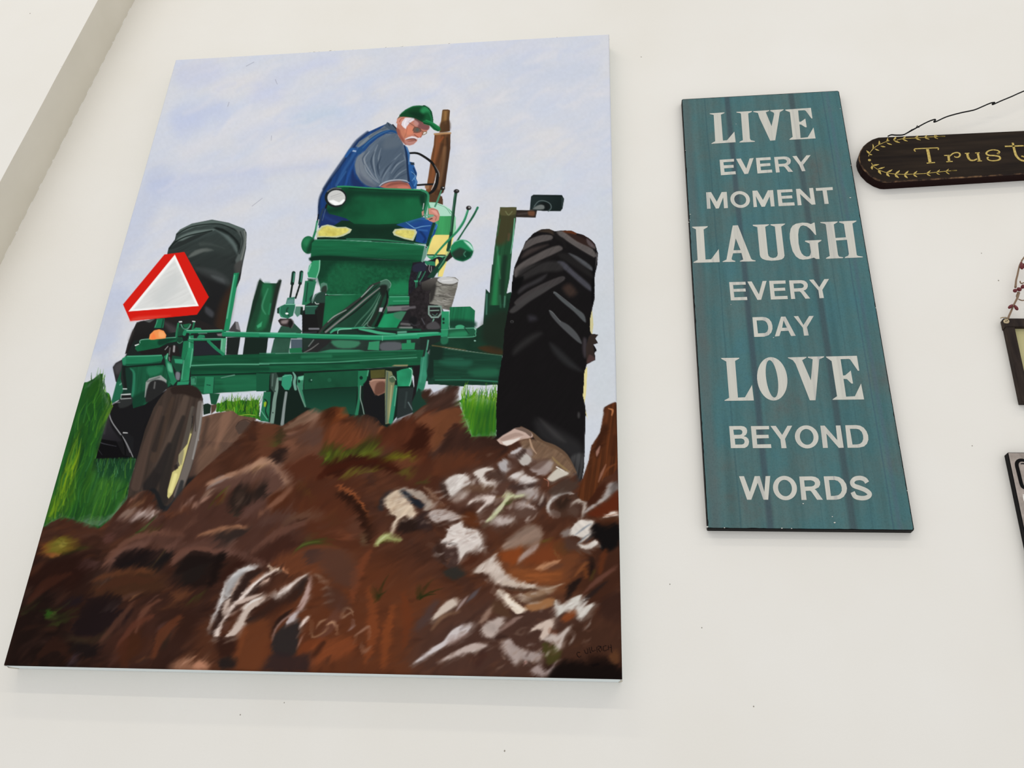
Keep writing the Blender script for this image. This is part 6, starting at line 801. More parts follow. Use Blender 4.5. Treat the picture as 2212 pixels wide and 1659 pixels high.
    B("1328,835 1400,770 1535,720 1515,830 1450,905 1410,890 1440,810", (214, 194, 180), 3, .93, 'O'); B("1440,905 1510,870 1600,850 1695,775 1625,900 1595,995 1530,1035 1545,940", (204, 190, 182), 3.5, .9, 'O'); S('O', "1500,810 1530,840 1570,850", 12, (110, 50, 26), soft=3); B("900,820 960,745 1095,705 1070,800 1000,890 920,870", (200, 184, 176), 5, .85, 'O', tex=.12); B("1080,960 1150,890 1190,950 1300,1010 1425,1015 1420,1080 1340,1100 1240,1080 1200,1125", (184, 168, 162), 5, .85, 'O', tex=.12); B("880,760 930,660 1000,610 960,720", (170, 140, 122), 5, .7, 'O'); S('O', "1080,820 1180,740 1260,700", [20, 40, 14], (160, 132, 122), soft=5, a=.7); B("1340,1200 1400,1130 1480,1180 1570,1090 1520,1190 1440,1230", (178, 160, 156), 5, .8, 'O'); B("1440,940 1510,950 1610,1020 1560,1095 1480,1115", (68, 64, 28), 5, .85, 'O'); E('O', 1292, 1105, 13, 18, (196, 160, 150), soft=2); E('O', 1292, 1105, 7, 11, (120, 84, 74), soft=2)
    B("1010,880 1100,860 1140,890 1020,910", (50, 32, 26), 5, .7, 'O'); B("470,860 600,700 760,600 800,700 640,760 520,860", (84, 54, 42), 8, .6, 'O'); B("300,800 420,620 520,560 440,740 340,820", (74, 58, 56), 8, .7, 'O')
    B("300,1110 400,1030 480,970 560,920 640,825 740,772 808,778 770,850 700,900 600,950 480,1015 380,1075", (214, 205, 205), 3, .94, 'O'); B("600,930 720,860 800,840 740,900 640,950", (150, 122, 112), 5, .6, 'O'); B("540,1100 640,1030 760,968 860,938 960,955 900,992 760,1022 640,1065", (198, 180, 172), 3.5, .92, 'O'); B("465,730 520,640 590,570 672,538 690,560 700,590 620,640 540,690", (212, 196, 182), 3, .93, 'O'); S('O', "680,650 730,580 780,520", [8, 30, 10], (164, 144, 140), soft=4, a=.85); S('O', "760,580 830,510 880,460", [8, 40, 10], (88, 80, 84), soft=5, a=.85); S('O', "460,820 560,700 700,660", [20, 40, 20], (130, 96, 72), soft=6, a=.6); B("820,1060 940,990 930,1080 860,1140", (62, 36, 30), 9, .6, 'O')
    B("1500,1230 1560,1140 1680,1090 1850,1120 2000,1090 2180,1200 2180,1270 1560,1260", (17, 10, 8), 9, .92, 'O'); B("1850,1060 2000,1040 2020,1130 1880,1150", (26, 14, 10), 8, .7, 'O'); B("2030,1040 2100,1000 2120,1100 2060,1110", (96, 60, 36), 6, .8, 'O'); B("1980,540 2140,500 2140,760 1960,700", (52, 32, 26), 12, .7, 'O')
    B("272,972 300,910 370,848 460,830 480,868 600,905 560,942 420,918 345,950 292,1002", (164, 170, 108), 2, .95, 'L'); S('L', "300,960 370,890 450,850", [8, 20, 6], (196, 200, 150), soft=2.5); S('L', "340,960 430,925 560,945", 12, (70, 66, 24), soft=3)
    for r, o, tips in [('L', (300, 1640), [(230, 1460), (270, 1480), (430, 1335), (410, 1530), (330, 1560)]), ('L', (800, 1620), [(795, 1430), (820, 1450), (975, 1380), (1100, 1490), (1010, 1560)])]:
        for t in tips: S(r, f"{o[0]},{o[1]} {(o[0]*.5+t[0]*.5)-8},{(o[1]*.5+t[1]*.5)-14} {t[0]},{t[1]}", [26, 18, 2], (38, 42, 16), soft=2.2, a=.9)
    for s, n, ang in [("935,1050 1000,1010 1080,965 1140,960 1230,1010 1262,1075 1180,1110 1080,1150 960,1120", 75, 35), ("900,1440 960,1330 1060,1370 1110,1310 1290,1300 1270,1400 1190,1450", 60, 40), ("840,1060 930,1050 1010,1130 1040,1200 960,1220 860,1130", 26, 30), ("1040,1250 1110,1240 1210,1290 1190,1330 1090,1310", 24, -20)]:
        hairs('X', s, n, 20, ang, [(196, 184, 176), (124, 98, 84), (70, 48, 40), (222, 212, 204), (150, 126, 112), (92, 60, 46)], wd=6, a=.5, jit=.4, soft=3, curve=.12)
    clip(); smear('X', DIRT, 40, 50, 7, 1.8); clip('X', DIRT)
    # signature
    for s in ["135,302 92,292 66,330 85,385 120,402 160,378", "232,240 262,322 310,310 300,215", "345,192 362,300 384,296", "392,182 405,272 482,245", "510,188 520,290", "508,195 560,152 592,185 535,230", "542,228 592,282", "605,165 622,252", "718,150 662,165 655,222 680,266 748,238", "766,148 778,238", "772,196 838,184", "825,122 848,305"]: S('V', s, 15, (12, 6, 6), soft=1.0, a=.95, sm=2)
    S('V', "420,590 540,560", 60, (12, 6, 6), soft=4, a=.7)
    clip()
    # soil thrown up the coulter and the right tyre
    S('X', "1126,923 1149,936 1171,955 1197,966 1222,984 1244,1020", [6, 8, 10, 12, 10, 4], (112, 86, 66), soft=3, a=.85); P('I', "735,940 900,830 960,795 1050,795 1150,850 1160,905 1050,930 960,960 850,1010", (196, 170, 158), soft=3, sm=2); P('I', "800,960 940,930 1030,900 960,960 860,1005", (230, 220, 212), soft=3, sm=2); P('I', "950,800 1050,790 1150,850 1140,900 1080,850 1000,820", (110, 90, 80), soft=3, sm=2); P('I', "780,920 960,850 1060,880 960,900 820,950", (160, 134, 122), soft=4, a=.7)
    clip('X', DIRT)
    B("1000,960 1160,920 1400,1030 1560,1140 1660,1330 1500,1400 1350,1300 1200,1200", (122, 98, 78), 6, .85, 'I', tex=.12, tn='st'); S('I', "1130,930 1160,1030 1210,1100", [20, 26, 8], (170, 140, 116), soft=3); S('I', "1400,1140 1450,1200 1600,1320", [10, 30, 20], (150, 126, 84), soft=4, a=.7); S('I', "1450,1260 1540,1310", 14, (240, 234, 226), soft=2)
    B("880,1120 980,1050 1130,1040 1170,1120 1040,1180 930,1150", (150, 134, 130), 5, .85, 'I'); B("980,1150 1080,1100 1150,1190 1060,1250 1000,1200", (196, 190, 184), 3, .9, 'I', rag=1.5); B("900,1100 960,1050 1030,1030 980,1090", (206, 202, 204), 3, .8, 'I'); B("960,1150 1050,1050 1090,1060 1010,1170", (56, 38, 32), 5, .8, 'I'); B("1140,1290 1280,1200 1410,1200 1370,1320 1280,1370", (168, 154, 150), 5, .85, 'I'); B("1330,1400 1420,1310 1480,1280 1590,1340 1480,1390 1400,1430", (214, 208, 194), 3, .9, 'I'); B("1160,1180 1350,1160 1250,1280 1150,1270", (94, 70, 60), 6, .7, 'I'); B("860,1180 960,1130 1000,1240 900,1280 820,1260", (82, 58, 50), 6, .7, 'I'); B("760,1240 800,1180 860,1200 850,1310 790,1300", (190, 186, 188), 4, .8, 'I')
    S('I', "1300,1400 1350,1430 1350,1490", 8, (170, 110, 90), soft=2); B("1400,1500 1550,1400 1700,1450 1650,1560 1450,1600 1350,1560", (70, 54, 46), 8, .85, 'I')
    B("1750,1440 1800,1250 1870,1000 1970,850 2010,640 2030,560 2160,485 2180,1250 2000,1400 1830,1659 1700,1600", (84, 44, 22), 3, .9, 'I', tex=.2, tn='v'); B("1900,1020 2010,760 2060,800 2000,1000 1940,1150", (52, 26, 14), 8, .8, 'I'); S('I', "2070,560 2120,580 2110,640", [10, 26, 14], (170, 110, 70), soft=2.5); S('I', "1970,1010 1940,1080 1930,1130", [8, 40, 8], (150, 110, 96), soft=4); S('I', "2040,1230 1990,1340 1950,1440", [8, 34, 8], (150, 104, 84), soft=4, a=.85); S('I', "2160,1220 2050,1290 1990,1420", [10, 30, 10], (120, 66, 36), soft=4, a=.7); S('I', "2150,900 2120,1100", 60, (60, 30, 16), soft=8, a=.6)
    clip()
paint_sky()
paint_left_tyre()
paint_exhaust()
paint_wheel()
paint_hood()
paint_farmer()
paint_body()
paint_levers()
paint_undercarriage()
paint_triangle()
paint_left_implement()
paint_grass()
paint_right_tyre()
paint_coulter()
paint_dirt()

# ---------------------------------------------------------------- room shell
def wall_box(name, pts_front, depth, mat, kind='structure'):
    o = bm_link(name, prism(pts_front, [Vector(p) + Vector((0, depth, 0)) for p in pts_front]), mat); return tag(o, kind=kind)
wall = wall_box('wall_back', [Vector((x, 0, z)) for x, z in ((-2.6, 0), (3.2, 0), (3.2, 4.2), (-2.6, 4.2))], .12, M_WALL)
# the boxed-out part of the wall on the left: its slanted return is painted beige-grey
def line_at(p, q, Y, z):
    a, b = at(*p, Y), at(*q, Y); t = (z - a.z)/(b.z - a.z); return a.x + (b.x - a.x)*t
DB = .095
bm = bmesh.new(); ZB, ZT = 0.0, 4.2; NB = 60
ri = random.Random(5)
fr, bk = [], []
for i in range(NB + 1):
    z = ZB + (ZT - ZB)*i/NB
    xb = line_at((0, 573), (291, 0), 0, z); xf = line_at((0, 392), (212, 0), -DB, z)
    fr.append(bm.verts.new((xf + ri.uniform(-.0006, .0006), -DB, z))); bk.append(bm.verts.new((xb, 0.002, z)))
fl = [bm.verts.new((-2.6, -DB, ZB)), bm.verts.new((-2.6, -DB, ZT))]; bl = [bm.verts.new((-2.6, .002, ZB)), bm.verts.new((-2.6, .002, ZT))]
bm.faces.new([fl[0]] + fr + [fl[1]]); side = [bm.faces.new((fr[i], bk[i], bk[i+1], fr[i+1])) for i in range(NB)]
bm.faces.new((fl[0], fl[1], bl[1], bl[0])); bm.faces.new([fl[1]] + [fr[-1], bk[-1], bl[1]]); bm.faces.new([fl[0], bl[0], bk[0], fr[0]]); bm.faces.new([bl[0], bl[1]] + bk[::-1])
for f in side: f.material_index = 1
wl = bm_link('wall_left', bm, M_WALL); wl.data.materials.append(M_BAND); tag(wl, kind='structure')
# ragged line of wall paint where the return meets the wall
bm = bmesh.new(); z = 1.9
while z < 3.5:
    x = line_at((0, 573), (291, 0), 0, z); h = ri.uniform(.006, .03); w = ri.uniform(.0008, .0028)
    xn = line_at((0, 573), (291, 0), 0, z + h); q = (line_at((0, 392), (212, 0), -DB, z) - x)/DB
    v = [Vector((x, 0, z)), Vector((x + q*w*1.6, -w*1.6, z + h*.4)), Vector((xn, 0, z + h))]
    vs = [bm.verts.new(p + Vector((.0006, -.0003, 0))) for p in v] + [bm.verts.new(p + Vector((-.001, .001, 0))) for p in v]
    bm.faces.new(vs[:3]); bm.faces.new(vs[3:][::-1])
    for k in range(3): bm.faces.new((vs[k], vs[3+k], vs[3+(k+1) % 3], vs[(k+1) % 3]))
    z += h + ri.uniform(0, .03)
o = bm_link('paint_overlap', bm, M_WALL, wl); tag(o, kind='stuff')
a, b = at(131, 144, -DB), at(152, 170, -DB*.55)
bm = bmesh.new(); tube(bm, [a + Vector((.0015, 0, 0)), (a+b)/2, b], [.0009, .0007, .0003], 5); bm_link('scuff', bm, M_SMUDGE, wl)
for x, y, r in [(1385, 123, .0011), (2157, 606, .0012), (2120, 547, .0009), (1516, 1356, .0009), (519, 1544, .001), (1628, 1526, .001), (65, 29, .0012), (614, 1518, .0008), (1090, 1622, .0012), (1447, 1262, .0009), (2100, 963, .0009)]:
    Yw = -DB if x == 65 else 0
    p = at(x, y, Yw); bm = bmesh.new()
    bmesh.ops.create_icosphere(bm, subdivisions=1, radius=r, matrix=Matrix.Translation(p) @ Matrix.Diagonal((1, .35, 1.2, 1)))
    bm_link('wall_nick', bm, M_SMUDGE, wl if x == 65 else wall)

# ---------------------------------------------------------------- the painting on its stretched canvas
CW, CH, CT = .914, 1.23445, .036
pt = thing('canvas_painting', (0, 0, Z0 - CH/2), 'large unframed oil painting of a farmer on a green tractor ploughing a muddy field', 'painting')
xs = np.linspace(-CW/2, CW/2, NX); zs = np.linspace(CH/2, -CH/2, NY)
XX, ZZ = np.meshgrid(xs, zs); rr = .0035
dd = np.minimum(np.minimum(XX + CW/2, CW/2 - XX), np.minimum(ZZ + CH/2, CH/2 - ZZ)); tt = np.clip(1 - dd/rr, 0, 1)
YY = -CT + rr*(1 - np.sqrt(np.clip(1 - tt**2, 0, 1))) + .0004*np.sin(XX*9)*np.sin(ZZ*7)
co = np.stack([XX, YY, ZZ + Z0], -1).reshape(-1, 3).astype(np.float32)
idx = np.arange(NX*NY, dtype=np.int32).reshape(NY, NX)
quads = np.stack([idx[:-1, :-1], idx[1:, :-1], idx[1:, 1:], idx[:-1, 1:]], -1).reshape(-1, 4)
me = bpy.data.meshes.new('painted_face'); me.vertices.add(len(co)); me.vertices.foreach_set('co', co.ravel())
me.loops.add(quads.size); me.loops.foreach_set('vertex_index', quads.ravel()); me.polygons.add(len(quads))
me.polygons.foreach_set('loop_start', np.arange(0, quads.size, 4, dtype=np.int32))
me.polygons.foreach_set('use_smooth', np.ones(len(quads), bool))
me.update(calc_edges=True)
ca = me.color_attributes.new('paint', 'FLOAT_COLOR', 'POINT')
C_ = np.clip(IMG*PAINT_GAIN, 0, 1); LIN = np.where(C_ <= .04045, C_/12.92, ((C_ + .055)/1.055)**2.4)
ca.data.foreach_set('color', np.concatenate([LIN, np.ones((NY, NX, 1))], -1).astype(np.float32).ravel())
link('painted_face', me, M_PAINT, pt)
# canvas wrapped round the stretcher: sides, back and tucked corners
r2 = .0036
def rect(w, h, y): return [Vector((sx*w/2, y, Z0 + sz*h/2)) for sx, sz in ((-1, 1), (1, 1), (1, -1), (-1, -1))]
bm = bmesh.new(); ringsv = []
for w_, h_, y_ in ((CW, CH, -CT + r2*.9), (CW + .0006, CH + .0006, -CT*.5), (CW - .001, CH - .001, -.0005), (CW - .07, CH - .07, -.0005)):
    ringsv.append([bm.verts.new(p) for p in rect(w_, h_, y_)])
for A, B in zip(ringsv, ringsv[1:]):
    for k in range(4): bm.faces.new((A[k], B[k], B[(k+1) % 4], A[(k+1) % 4]))
bm_link('canvas_wrap', bm, M_GESSO, pt)
for sx, sz, nm in ((-1, 1, 0), (1, 1, 0), (1, -1, 1), (-1, -1, 0)):
    bm = bmesh.new(); x0, z0 = sx*(CW/2), Z0 + sz*(CH/2)
    path = [Vector((x0 - sx*.002, -CT + .003, z0 - sz*.0005)), Vector((x0 - sx*.001, -CT*.6, z0 + sz*.0002)), Vector((x0 - sx*.004, -.003, z0 - sz*.0006))]
    tube(bm, path, [.0012, .0018, .0012], 6); bm_link('folded_corner', bm, M_FOLD, pt, True)
# lint lying along the top edge
bm = bmesh.new(); rl = random.Random(11)
for k in range(46):
    x = rl.choice([rl.uniform(-.43, .44), rl.uniform(-.40, -.05), rl.gauss(-.12, .02), rl.gauss(.02, .02)]); z = Z0 + CH/2
    L = rl.uniform(.002, .008); p = [Vector((x, -CT + .003, z)), Vector((x + rl.uniform(-.4, .8)*L, -CT + .004, z + L*rl.uniform(.2, .5))), Vector((x + rl.uniform(.2, 1.2)*L, -CT + .005, z + L*rl.uniform(.1, .7)))]
    tube(bm, ctm(p, 3), .00028, 4)
o = bm_link('lint', bm, M_DUST, pt); tag(o, kind='stuff')

# ---------------------------------------------------------------- teal word board
M_TEAL = material('teal_plank_print', (70, 118, 122), .6, .08)
tc = nd(M_TEAL, 'ShaderNodeTexCoord'); sp = nd(M_TEAL, 'ShaderNodeSeparateXYZ'); ln(M_TEAL, tc.outputs['Object'], sp.inputs[0])
big = noise(M_TEAL, 9, 5, .62, (1, 1, .75)); stk = noise(M_TEAL, 30, 4, .6, (2.4, 1, .12)); spk = noise(M_TEAL, 420, 2); wob = noise(M_TEAL, 6, 2)
c0 = ramp(M_TEAL, big.outputs['Fac'], [(.26, (94, 96, 94)), (.42, (84, 110, 110)), (.56, (74, 112, 115)), (.68, (70, 112, 119)), (.8, (92, 110, 118))]).outputs['Color']
c1 = mixc(M_TEAL, .5, c0, ramp(M_TEAL, stk.outputs['Fac'], [(.3, (150, 150, 150)), (.55, (200, 200, 200)), (.8, (225, 225, 225))]).outputs['Color'], 'MULTIPLY')
c1 = mixc(M_TEAL, 1.0, c1, (1.32, 1.32, 1.32, 1), 'MULTIPLY')
def band(x0, w, soft, amt, src, c):
    """a printed plank joint: dark upright line at x0"""
    ad = nd(M_TEAL, 'ShaderNodeMath', operation='MULTIPLY_ADD'); ln(M_TEAL, wob.outputs['Fac'], ad.inputs[0]); ad.inputs[1].default_value = .004; ad.inputs[2].default_value = -x0 - .002
    su = nd(M_TEAL, 'ShaderNodeMath', operation='ADD'); ln(M_TEAL, sp.outputs['X'], su.inputs[0]); ln(M_TEAL, ad.outputs[0], su.inputs[1])
    ab = nd(M_TEAL, 'ShaderNodeMath', operation='ABSOLUTE'); ln(M_TEAL, su.outputs[0], ab.inputs[0])
    mr = nd(M_TEAL, 'ShaderNodeMapRange'); ln(M_TEAL, ab.outputs[0], mr.inputs[0]); mr.inputs[1].default_value = w + soft; mr.inputs[2].default_value = w; mr.inputs[3].default_value = 0; mr.inputs[4].default_value = amt
    return mixc(M_TEAL, mr.outputs[0], src, c)
SW = .2924
for x0, w, so, am, c in ((-.2*SW, .0026, .004, .68, (66, 78, 88)), (.205*SW, .0028, .0045, .68, (66, 78, 84)), (-.345*SW, .0006, .0014, .5, (60, 92, 98)), (.4*SW, .0005, .0012, .5, (64, 90, 104)), (.43*SW, .001, .004, .35, (84, 100, 118)), (.06*SW, .0004, .001, .3, (60, 92, 98)), (.3*SW, .0005, .001, .35, (60, 92, 98)), (-.47*SW, .004, .008, .45, (92, 100, 100))):
    c1 = band(x0, w, so, am, c1, c)
fl = ramp(M_TEAL, spk.outputs['Fac'], [(.2, (215, 215, 215)), (.5, (245, 245, 245)), (.8, (255, 255, 255))]).outputs['Color']
base(M_TEAL, mixc(M_TEAL, .6, c1, fl, 'MULTIPLY')); bump(M_TEAL, stk.outputs['Fac'], .05, .001)
M_CREAM = material('cream_print', (214, 211, 200), .6, .06)
st2 = noise(M_CREAM, 40, 4, .6, (3, 1, .1)); base(M_CREAM, ramp(M_CREAM, st2.outputs['Fac'], [(.25, (168, 169, 168)), (.42, (196, 194, 185)), (.7, (207, 205, 195))]).outputs['Color'])
ST = .0125
cs = [at(*p, -ST) for p in ((1472.5, 214.5), (1812, 196), (1975, 1146), (1528.5, 1141.5))]
cen = sum(cs, Vector())/4
ws = thing('word_sign', (cen.x, 0, min(c.z for c in cs)), 'tall teal plank-look board reading LIVE EVERY MOMENT LAUGH EVERY DAY LOVE BEYOND WORDS', 'sign')
def ins(pts4, d):
    c = sum(pts4, Vector())/4; out = []
    for p in pts4: q = p - c; out.append(c + Vector((q.x - math.copysign(d, q.x), q.y, q.z - math.copysign(d, q.z))))
    return out
def rounded(q, r, n=4):
    out = []; m = len(q)
    for i in range(m):
        a, b, c = q[i-1], q[i], q[(i+1) % m]; u = (a - b).normalized()*r; v = (c - b).normalized()*r
        for k in range(n + 1):
            t = k/n; out.append(b + u*(1-t)**2 + v*t**2)
    return out
fr = rounded(cs, .0022); bk = [Vector((p.x, 0, p.z)) for p in fr]
bm_link('board', prism(fr, bk, .0012), M_EDGE, ws)
face = rounded(ins(cs, .0011), .002); re_ = random.Random(4); dense = []
for i in range(len(face)):
    a, b = face[i], face[(i+1) % len(face)]; n = max(1, int((b - a).length/.006))
    for k in range(n):
        p = a.lerp(b, k/n); q = p - cen; f = 1 - re_.choice([0, 0, 0, .0008, .002, .005])*re_.random()
        dense.append(Vector((cen.x + q.x*f, 0, cen.z + q.z*(1 - (1-f)*.3))))
fp = [Vector((p.x, -ST - .00025, p.z)) for p in dense]
bm_link('printed_face', prism(fp, [Vector((p.x, -ST + .0006, p.z)) for p in dense]), M_TEAL, ws)
za, zb, zc, zd = zoom(1460, 180, 5.267), zoom(1480, 450, 5.267), zoom(1500, 750, 5.267), zoom(1510, 900, 4.608)
def ell(z, cx, cy, rx, ry, skew=0, n=36):
    t = [2*math.pi*k/n for k in range(n)]
    return z(' '.join(f'{cx + rx*math.cos(a) + skew*math.sin(a)},{cy + ry*math.sin(a)}' for a in t))
def rnd(z, s, n=3):
    """smooth the curved outlines of round letters"""
    p = z(s); out = []; m = len(p)
    for i in range(m):
        a, b, c, d = [np.array(p[(i + k) % m]) for k in (-1, 0, 1, 2)]
        for k in range(n):
            t = k/n; out.append(tuple(.5*((2*b) + (c - a)*t + (2*a - 5*b + 4*c - d)*t*t + (3*b - a - 3*c + d)*t**3)))
    return out
def swash(z, s, w, k):
    """outline of a round stroke (the letter S)"""
    p = [np.array(q) for q in z(s)]; q = []
    for i in range(len(p) - 1):
        a, b, c, d = p[max(i-1, 0)], p[i], p[i+1], p[min(i+2, len(p)-1)]
        for j in range(4):
            t = j/4; q.append(.5*((2*b) + (c - a)*t + (2*a - 5*b + 4*c - d)*t*t + (3*b - a - 3*c + d)*t**3))
    q.append(p[-1]); L, R = [], []
    for i in range(len(q)):
        d = q[min(i+1, len(q)-1)] - q[max(i-1, 0)]; d = d/np.hypot(*d); nn = np.array([-d[1], d[0]])*w/k/2
        L.append(tuple(q[i] + nn)); R.append(tuple(q[i] - nn))
    return L + R[::-1]
WORDS = [
 ('LIVE', [za("383,345 553,333 550,342 512,358 535,655 582,650 665,552 680,672 402,690 408,683 447,662 430,362 388,352"), za("688,328 865,318 862,328 822,345 842,630 852,650 898,660 897,667 722,676 728,665 762,650 740,350 733,342 690,335"),
   za("882,320 1062,308 1058,318 1022,332 1088,490 1118,352 1112,335 1072,317 1075,308 1228,298 1220,308 1182,330 1130,650 1072,655 950,395 933,340 880,327"), za("1243,302 1535,282 1553,402 1540,400 1478,316 1462,308 1390,311 1402,440 1420,440 1472,404 1488,502 1472,502 1425,472 1405,470 1418,625 1500,616 1565,505 1588,629 1290,645 1295,635 1328,612 1297,330 1248,312")]),
 ('EVERY', [za("497,873 660,862 662,892 540,900 545,936 655,930 658,962 548,970 553,1012 678,1003 682,1036 512,1048"), za("685,862 738,858 800,972 838,858 884,852 822,1030 780,1035"), za("910,852 1076,842 1080,873 955,880 958,918 1072,910 1076,940 962,950 968,992 1092,984 1097,1016 928,1028"),
   za("1117,842 1230,835 1262,838 1285,848 1303,866 1308,885 1303,908 1290,924 1268,935 1280,946 1332,1008 1280,1010 1240,958 1225,948 1172,950 1182,1014 1138,1018"), za("1160,870 1225,865 1248,870 1260,880 1263,893 1255,908 1235,916 1168,921"), za("1325,832 1372,828 1422,900 1485,822 1532,820 1446,930 1474,1000 1434,1003 1402,930")]),
 ('MOMENT', [za("343,1243 400,1240 465,1350 520,1240 578,1238 592,1420 548,1424 538,1300 488,1425 455,1427 386,1300 395,1428 355,1430"), ell(za, 731, 1324, 111, 95, 8), ell(za, 731, 1325, 68, 62, 6), za("870,1225 925,1222 990,1330 1046,1220 1105,1217 1123,1402 1080,1404 1066,1290 1012,1405 975,1407 908,1285 923,1408 884,1411"),
   za("1150,1215 1322,1207 1328,1237 1195,1245 1200,1285 1320,1278 1326,1310 1205,1316 1212,1362 1346,1356 1352,1391 1168,1400"), za("1365,1205 1412,1202 1532,1320 1515,1195 1560,1192 1588,1380 1545,1383 1412,1262 1430,1388 1385,1391"), za("1590,1195 1782,1183 1785,1215 1715,1220 1738,1373 1690,1375 1668,1222 1595,1226")]),
 ('LAUGH', [zb("78,212 258,206 252,218 210,242 232,585 295,582 382,466 393,614 93,622 98,612 142,590 122,240 82,222"), zb("542,198 600,195 750,575 765,588 800,596 800,605 622,608 625,600 660,585 640,510 545,514 528,575 535,590 572,602 568,610 422,613 430,605 470,585 535,225"), zb("550,480 630,478 575,345"),
   zb("768,190 955,184 950,194 910,212 942,520 950,545 968,560 1000,568 1030,562 1048,545 1053,520 1020,210 970,194 972,184 1138,176 1132,186 1092,210 1130,540 1122,565 1100,582 1060,592 985,598 920,592 880,578 860,560 850,535 820,215 772,202"),
   zb("1462,165 1472,165 1490,305 1478,303 1450,268 1420,235 1380,206 1340,196 1312,206 1293,240 1285,300 1290,400 1305,470 1325,515 1350,540 1380,552 1408,548 1422,535 1430,500 1415,402 1362,380 1365,370 1550,362 1548,372 1510,395 1528,578 1490,578 1465,563 1440,570 1400,580 1340,586 1300,578 1260,550 1222,490 1200,410 1190,340 1190,290 1200,235 1222,200 1260,178 1330,165 1390,168 1430,182"),
   zb("1537,160 1735,152 1730,162 1690,185 1710,340 1828,332 1805,180 1750,162 1752,152 1948,142 1945,152 1902,175 1952,535 1970,545 2020,552 2018,560 1815,568 1818,558 1855,540 1862,520 1840,360 1715,368 1738,530 1750,552 1798,560 1795,568 1600,576 1604,566 1645,545 1600,190 1590,178 1540,168")]),
 ('EVERY', [zb("500,842 685,838 690,870 545,875 550,920 685,915 690,948 553,952 560,1015 703,1010 708,1045 520,1050"), zb("708,836 756,834 838,980 880,830 926,828 865,1042 822,1044"), zb("955,828 1140,823 1143,858 1005,863 1010,910 1135,905 1140,938 1013,943 1020,1003 1163,998 1168,1034 975,1040"),
   zb("1182,823 1320,820 1352,825 1378,840 1394,865 1395,890 1385,915 1368,930 1345,938 1360,950 1422,1028 1368,1030 1318,960 1302,948 1240,951 1252,1032 1205,1034"), zb("1232,858 1312,855 1335,862 1348,876 1349,892 1340,904 1322,910 1238,914"), zb("1410,815 1460,812 1525,900 1582,808 1636,806 1560,930 1578,1022 1528,1025 1515,935")]),
 ('DAY', [zb("765,1242 880,1238 920,1244 955,1262 980,1295 992,1335 993,1375 980,1415 950,1445 900,1462 785,1465"), zb("812,1278 880,1276 908,1284 930,1305 943,1340 944,1375 933,1405 908,1421 828,1425"), zb("1090,1235 1140,1234 1257,1452 1205,1455 1175,1395 1090,1398 1072,1455 1020,1460"), zb("1103,1362 1157,1360 1118,1278"), zb("1235,1230 1285,1228 1345,1330 1410,1228 1463,1226 1385,1355 1405,1448 1352,1451 1338,1360")]),
 ('LOVE', [zc("303,125 512,122 508,132 462,158 495,575 575,572 655,432 676,608 340,612 345,604 395,578 362,165 308,135"), ell(zc, 885, 362, 172, 247, 16), ell(zc, 882, 362, 66, 213, 28), zc("1062,118 1275,112 1272,122 1225,150 1325,380 1345,140 1290,120 1292,110 1475,106 1472,116 1420,140 1378,605 1312,606 1150,190 1120,150 1065,126"),
   zc("1497,108 1848,100 1875,270 1860,270 1770,140 1755,135 1662,138 1690,325 1715,322 1778,268 1804,415 1785,415 1735,365 1695,362 1725,565 1825,560 1895,415 1930,596 1570,600 1575,592 1622,560 1560,160 1500,118")]),
 ('BEYOND', [zc("395,900 530,898 565,904 590,922 600,950 598,975 585,1000 560,1014 590,1024 613,1045 622,1078 615,1112 598,1134 570,1148 415,1150"), zc("442,940 515,938 535,945 545,960 545,978 536,992 518,998 450,1000"), zc("458,1042 535,1040 558,1048 570,1066 570,1086 560,1102 540,1109 465,1110"), zc("642,900 848,898 850,935 700,938 705,1000 842,998 846,1036 708,1040 714,1108 870,1105 876,1148 665,1150"),
   zc("865,898 925,897 998,1000 1058,896 1112,895 1030,1045 1048,1150 990,1151 978,1050"), ell(zc, 1277, 1022, 134, 131, 8), ell(zc, 1277, 1022, 78, 90, 6), zc("1432,895 1480,894 1625,1060 1608,893 1660,892 1698,1145 1642,1147 1500,985 1518,1147 1462,1148"), zc("1715,890 1840,888 1885,895 1925,918 1957,958 1975,1005 1978,1055 1962,1100 1930,1130 1870,1145 1742,1146"), zc("1768,930 1840,930 1875,938 1903,965 1918,1005 1920,1045 1908,1080 1885,1100 1850,1108 1798,1110")]),
 ('WORDS', [zd("398,595 447,594 505,752 553,594 604,593 650,752 662,594 708,592 688,828 640,828 583,660 520,828 478,828"), ell(zd, 855, 712, 119, 121, 8), ell(zd, 855, 712, 69, 82, 6), zd("997,598 1120,596 1158,602 1188,620 1205,650 1204,680 1190,705 1150,725 1165,735 1232,828 1175,829 1118,748 1105,738 1060,740 1070,830 1020,831"), zd("1045,636 1112,634 1138,642 1152,656 1153,674 1142,688 1122,696 1052,699"),
   zd("1240,596 1350,594 1395,603 1435,630 1463,672 1472,715 1466,755 1440,798 1405,820 1365,828 1270,829"), zd("1292,632 1350,632 1382,642 1405,667 1419,703 1420,738 1408,765 1385,783 1345,790 1312,792"), swash(zd, "1672,658 1650,628 1605,612 1552,620 1524,652 1540,688 1600,710 1660,735 1697,768 1688,795 1650,811 1600,811 1552,795 1528,752", 44, 4.608)])]
for word, outs in WORDS:
    me = filled([[at(x, y, -ST) for x, y in ol] for ol in outs], -ST - .0003, .00035)
    link('lettering', me, M_CREAM, ws)
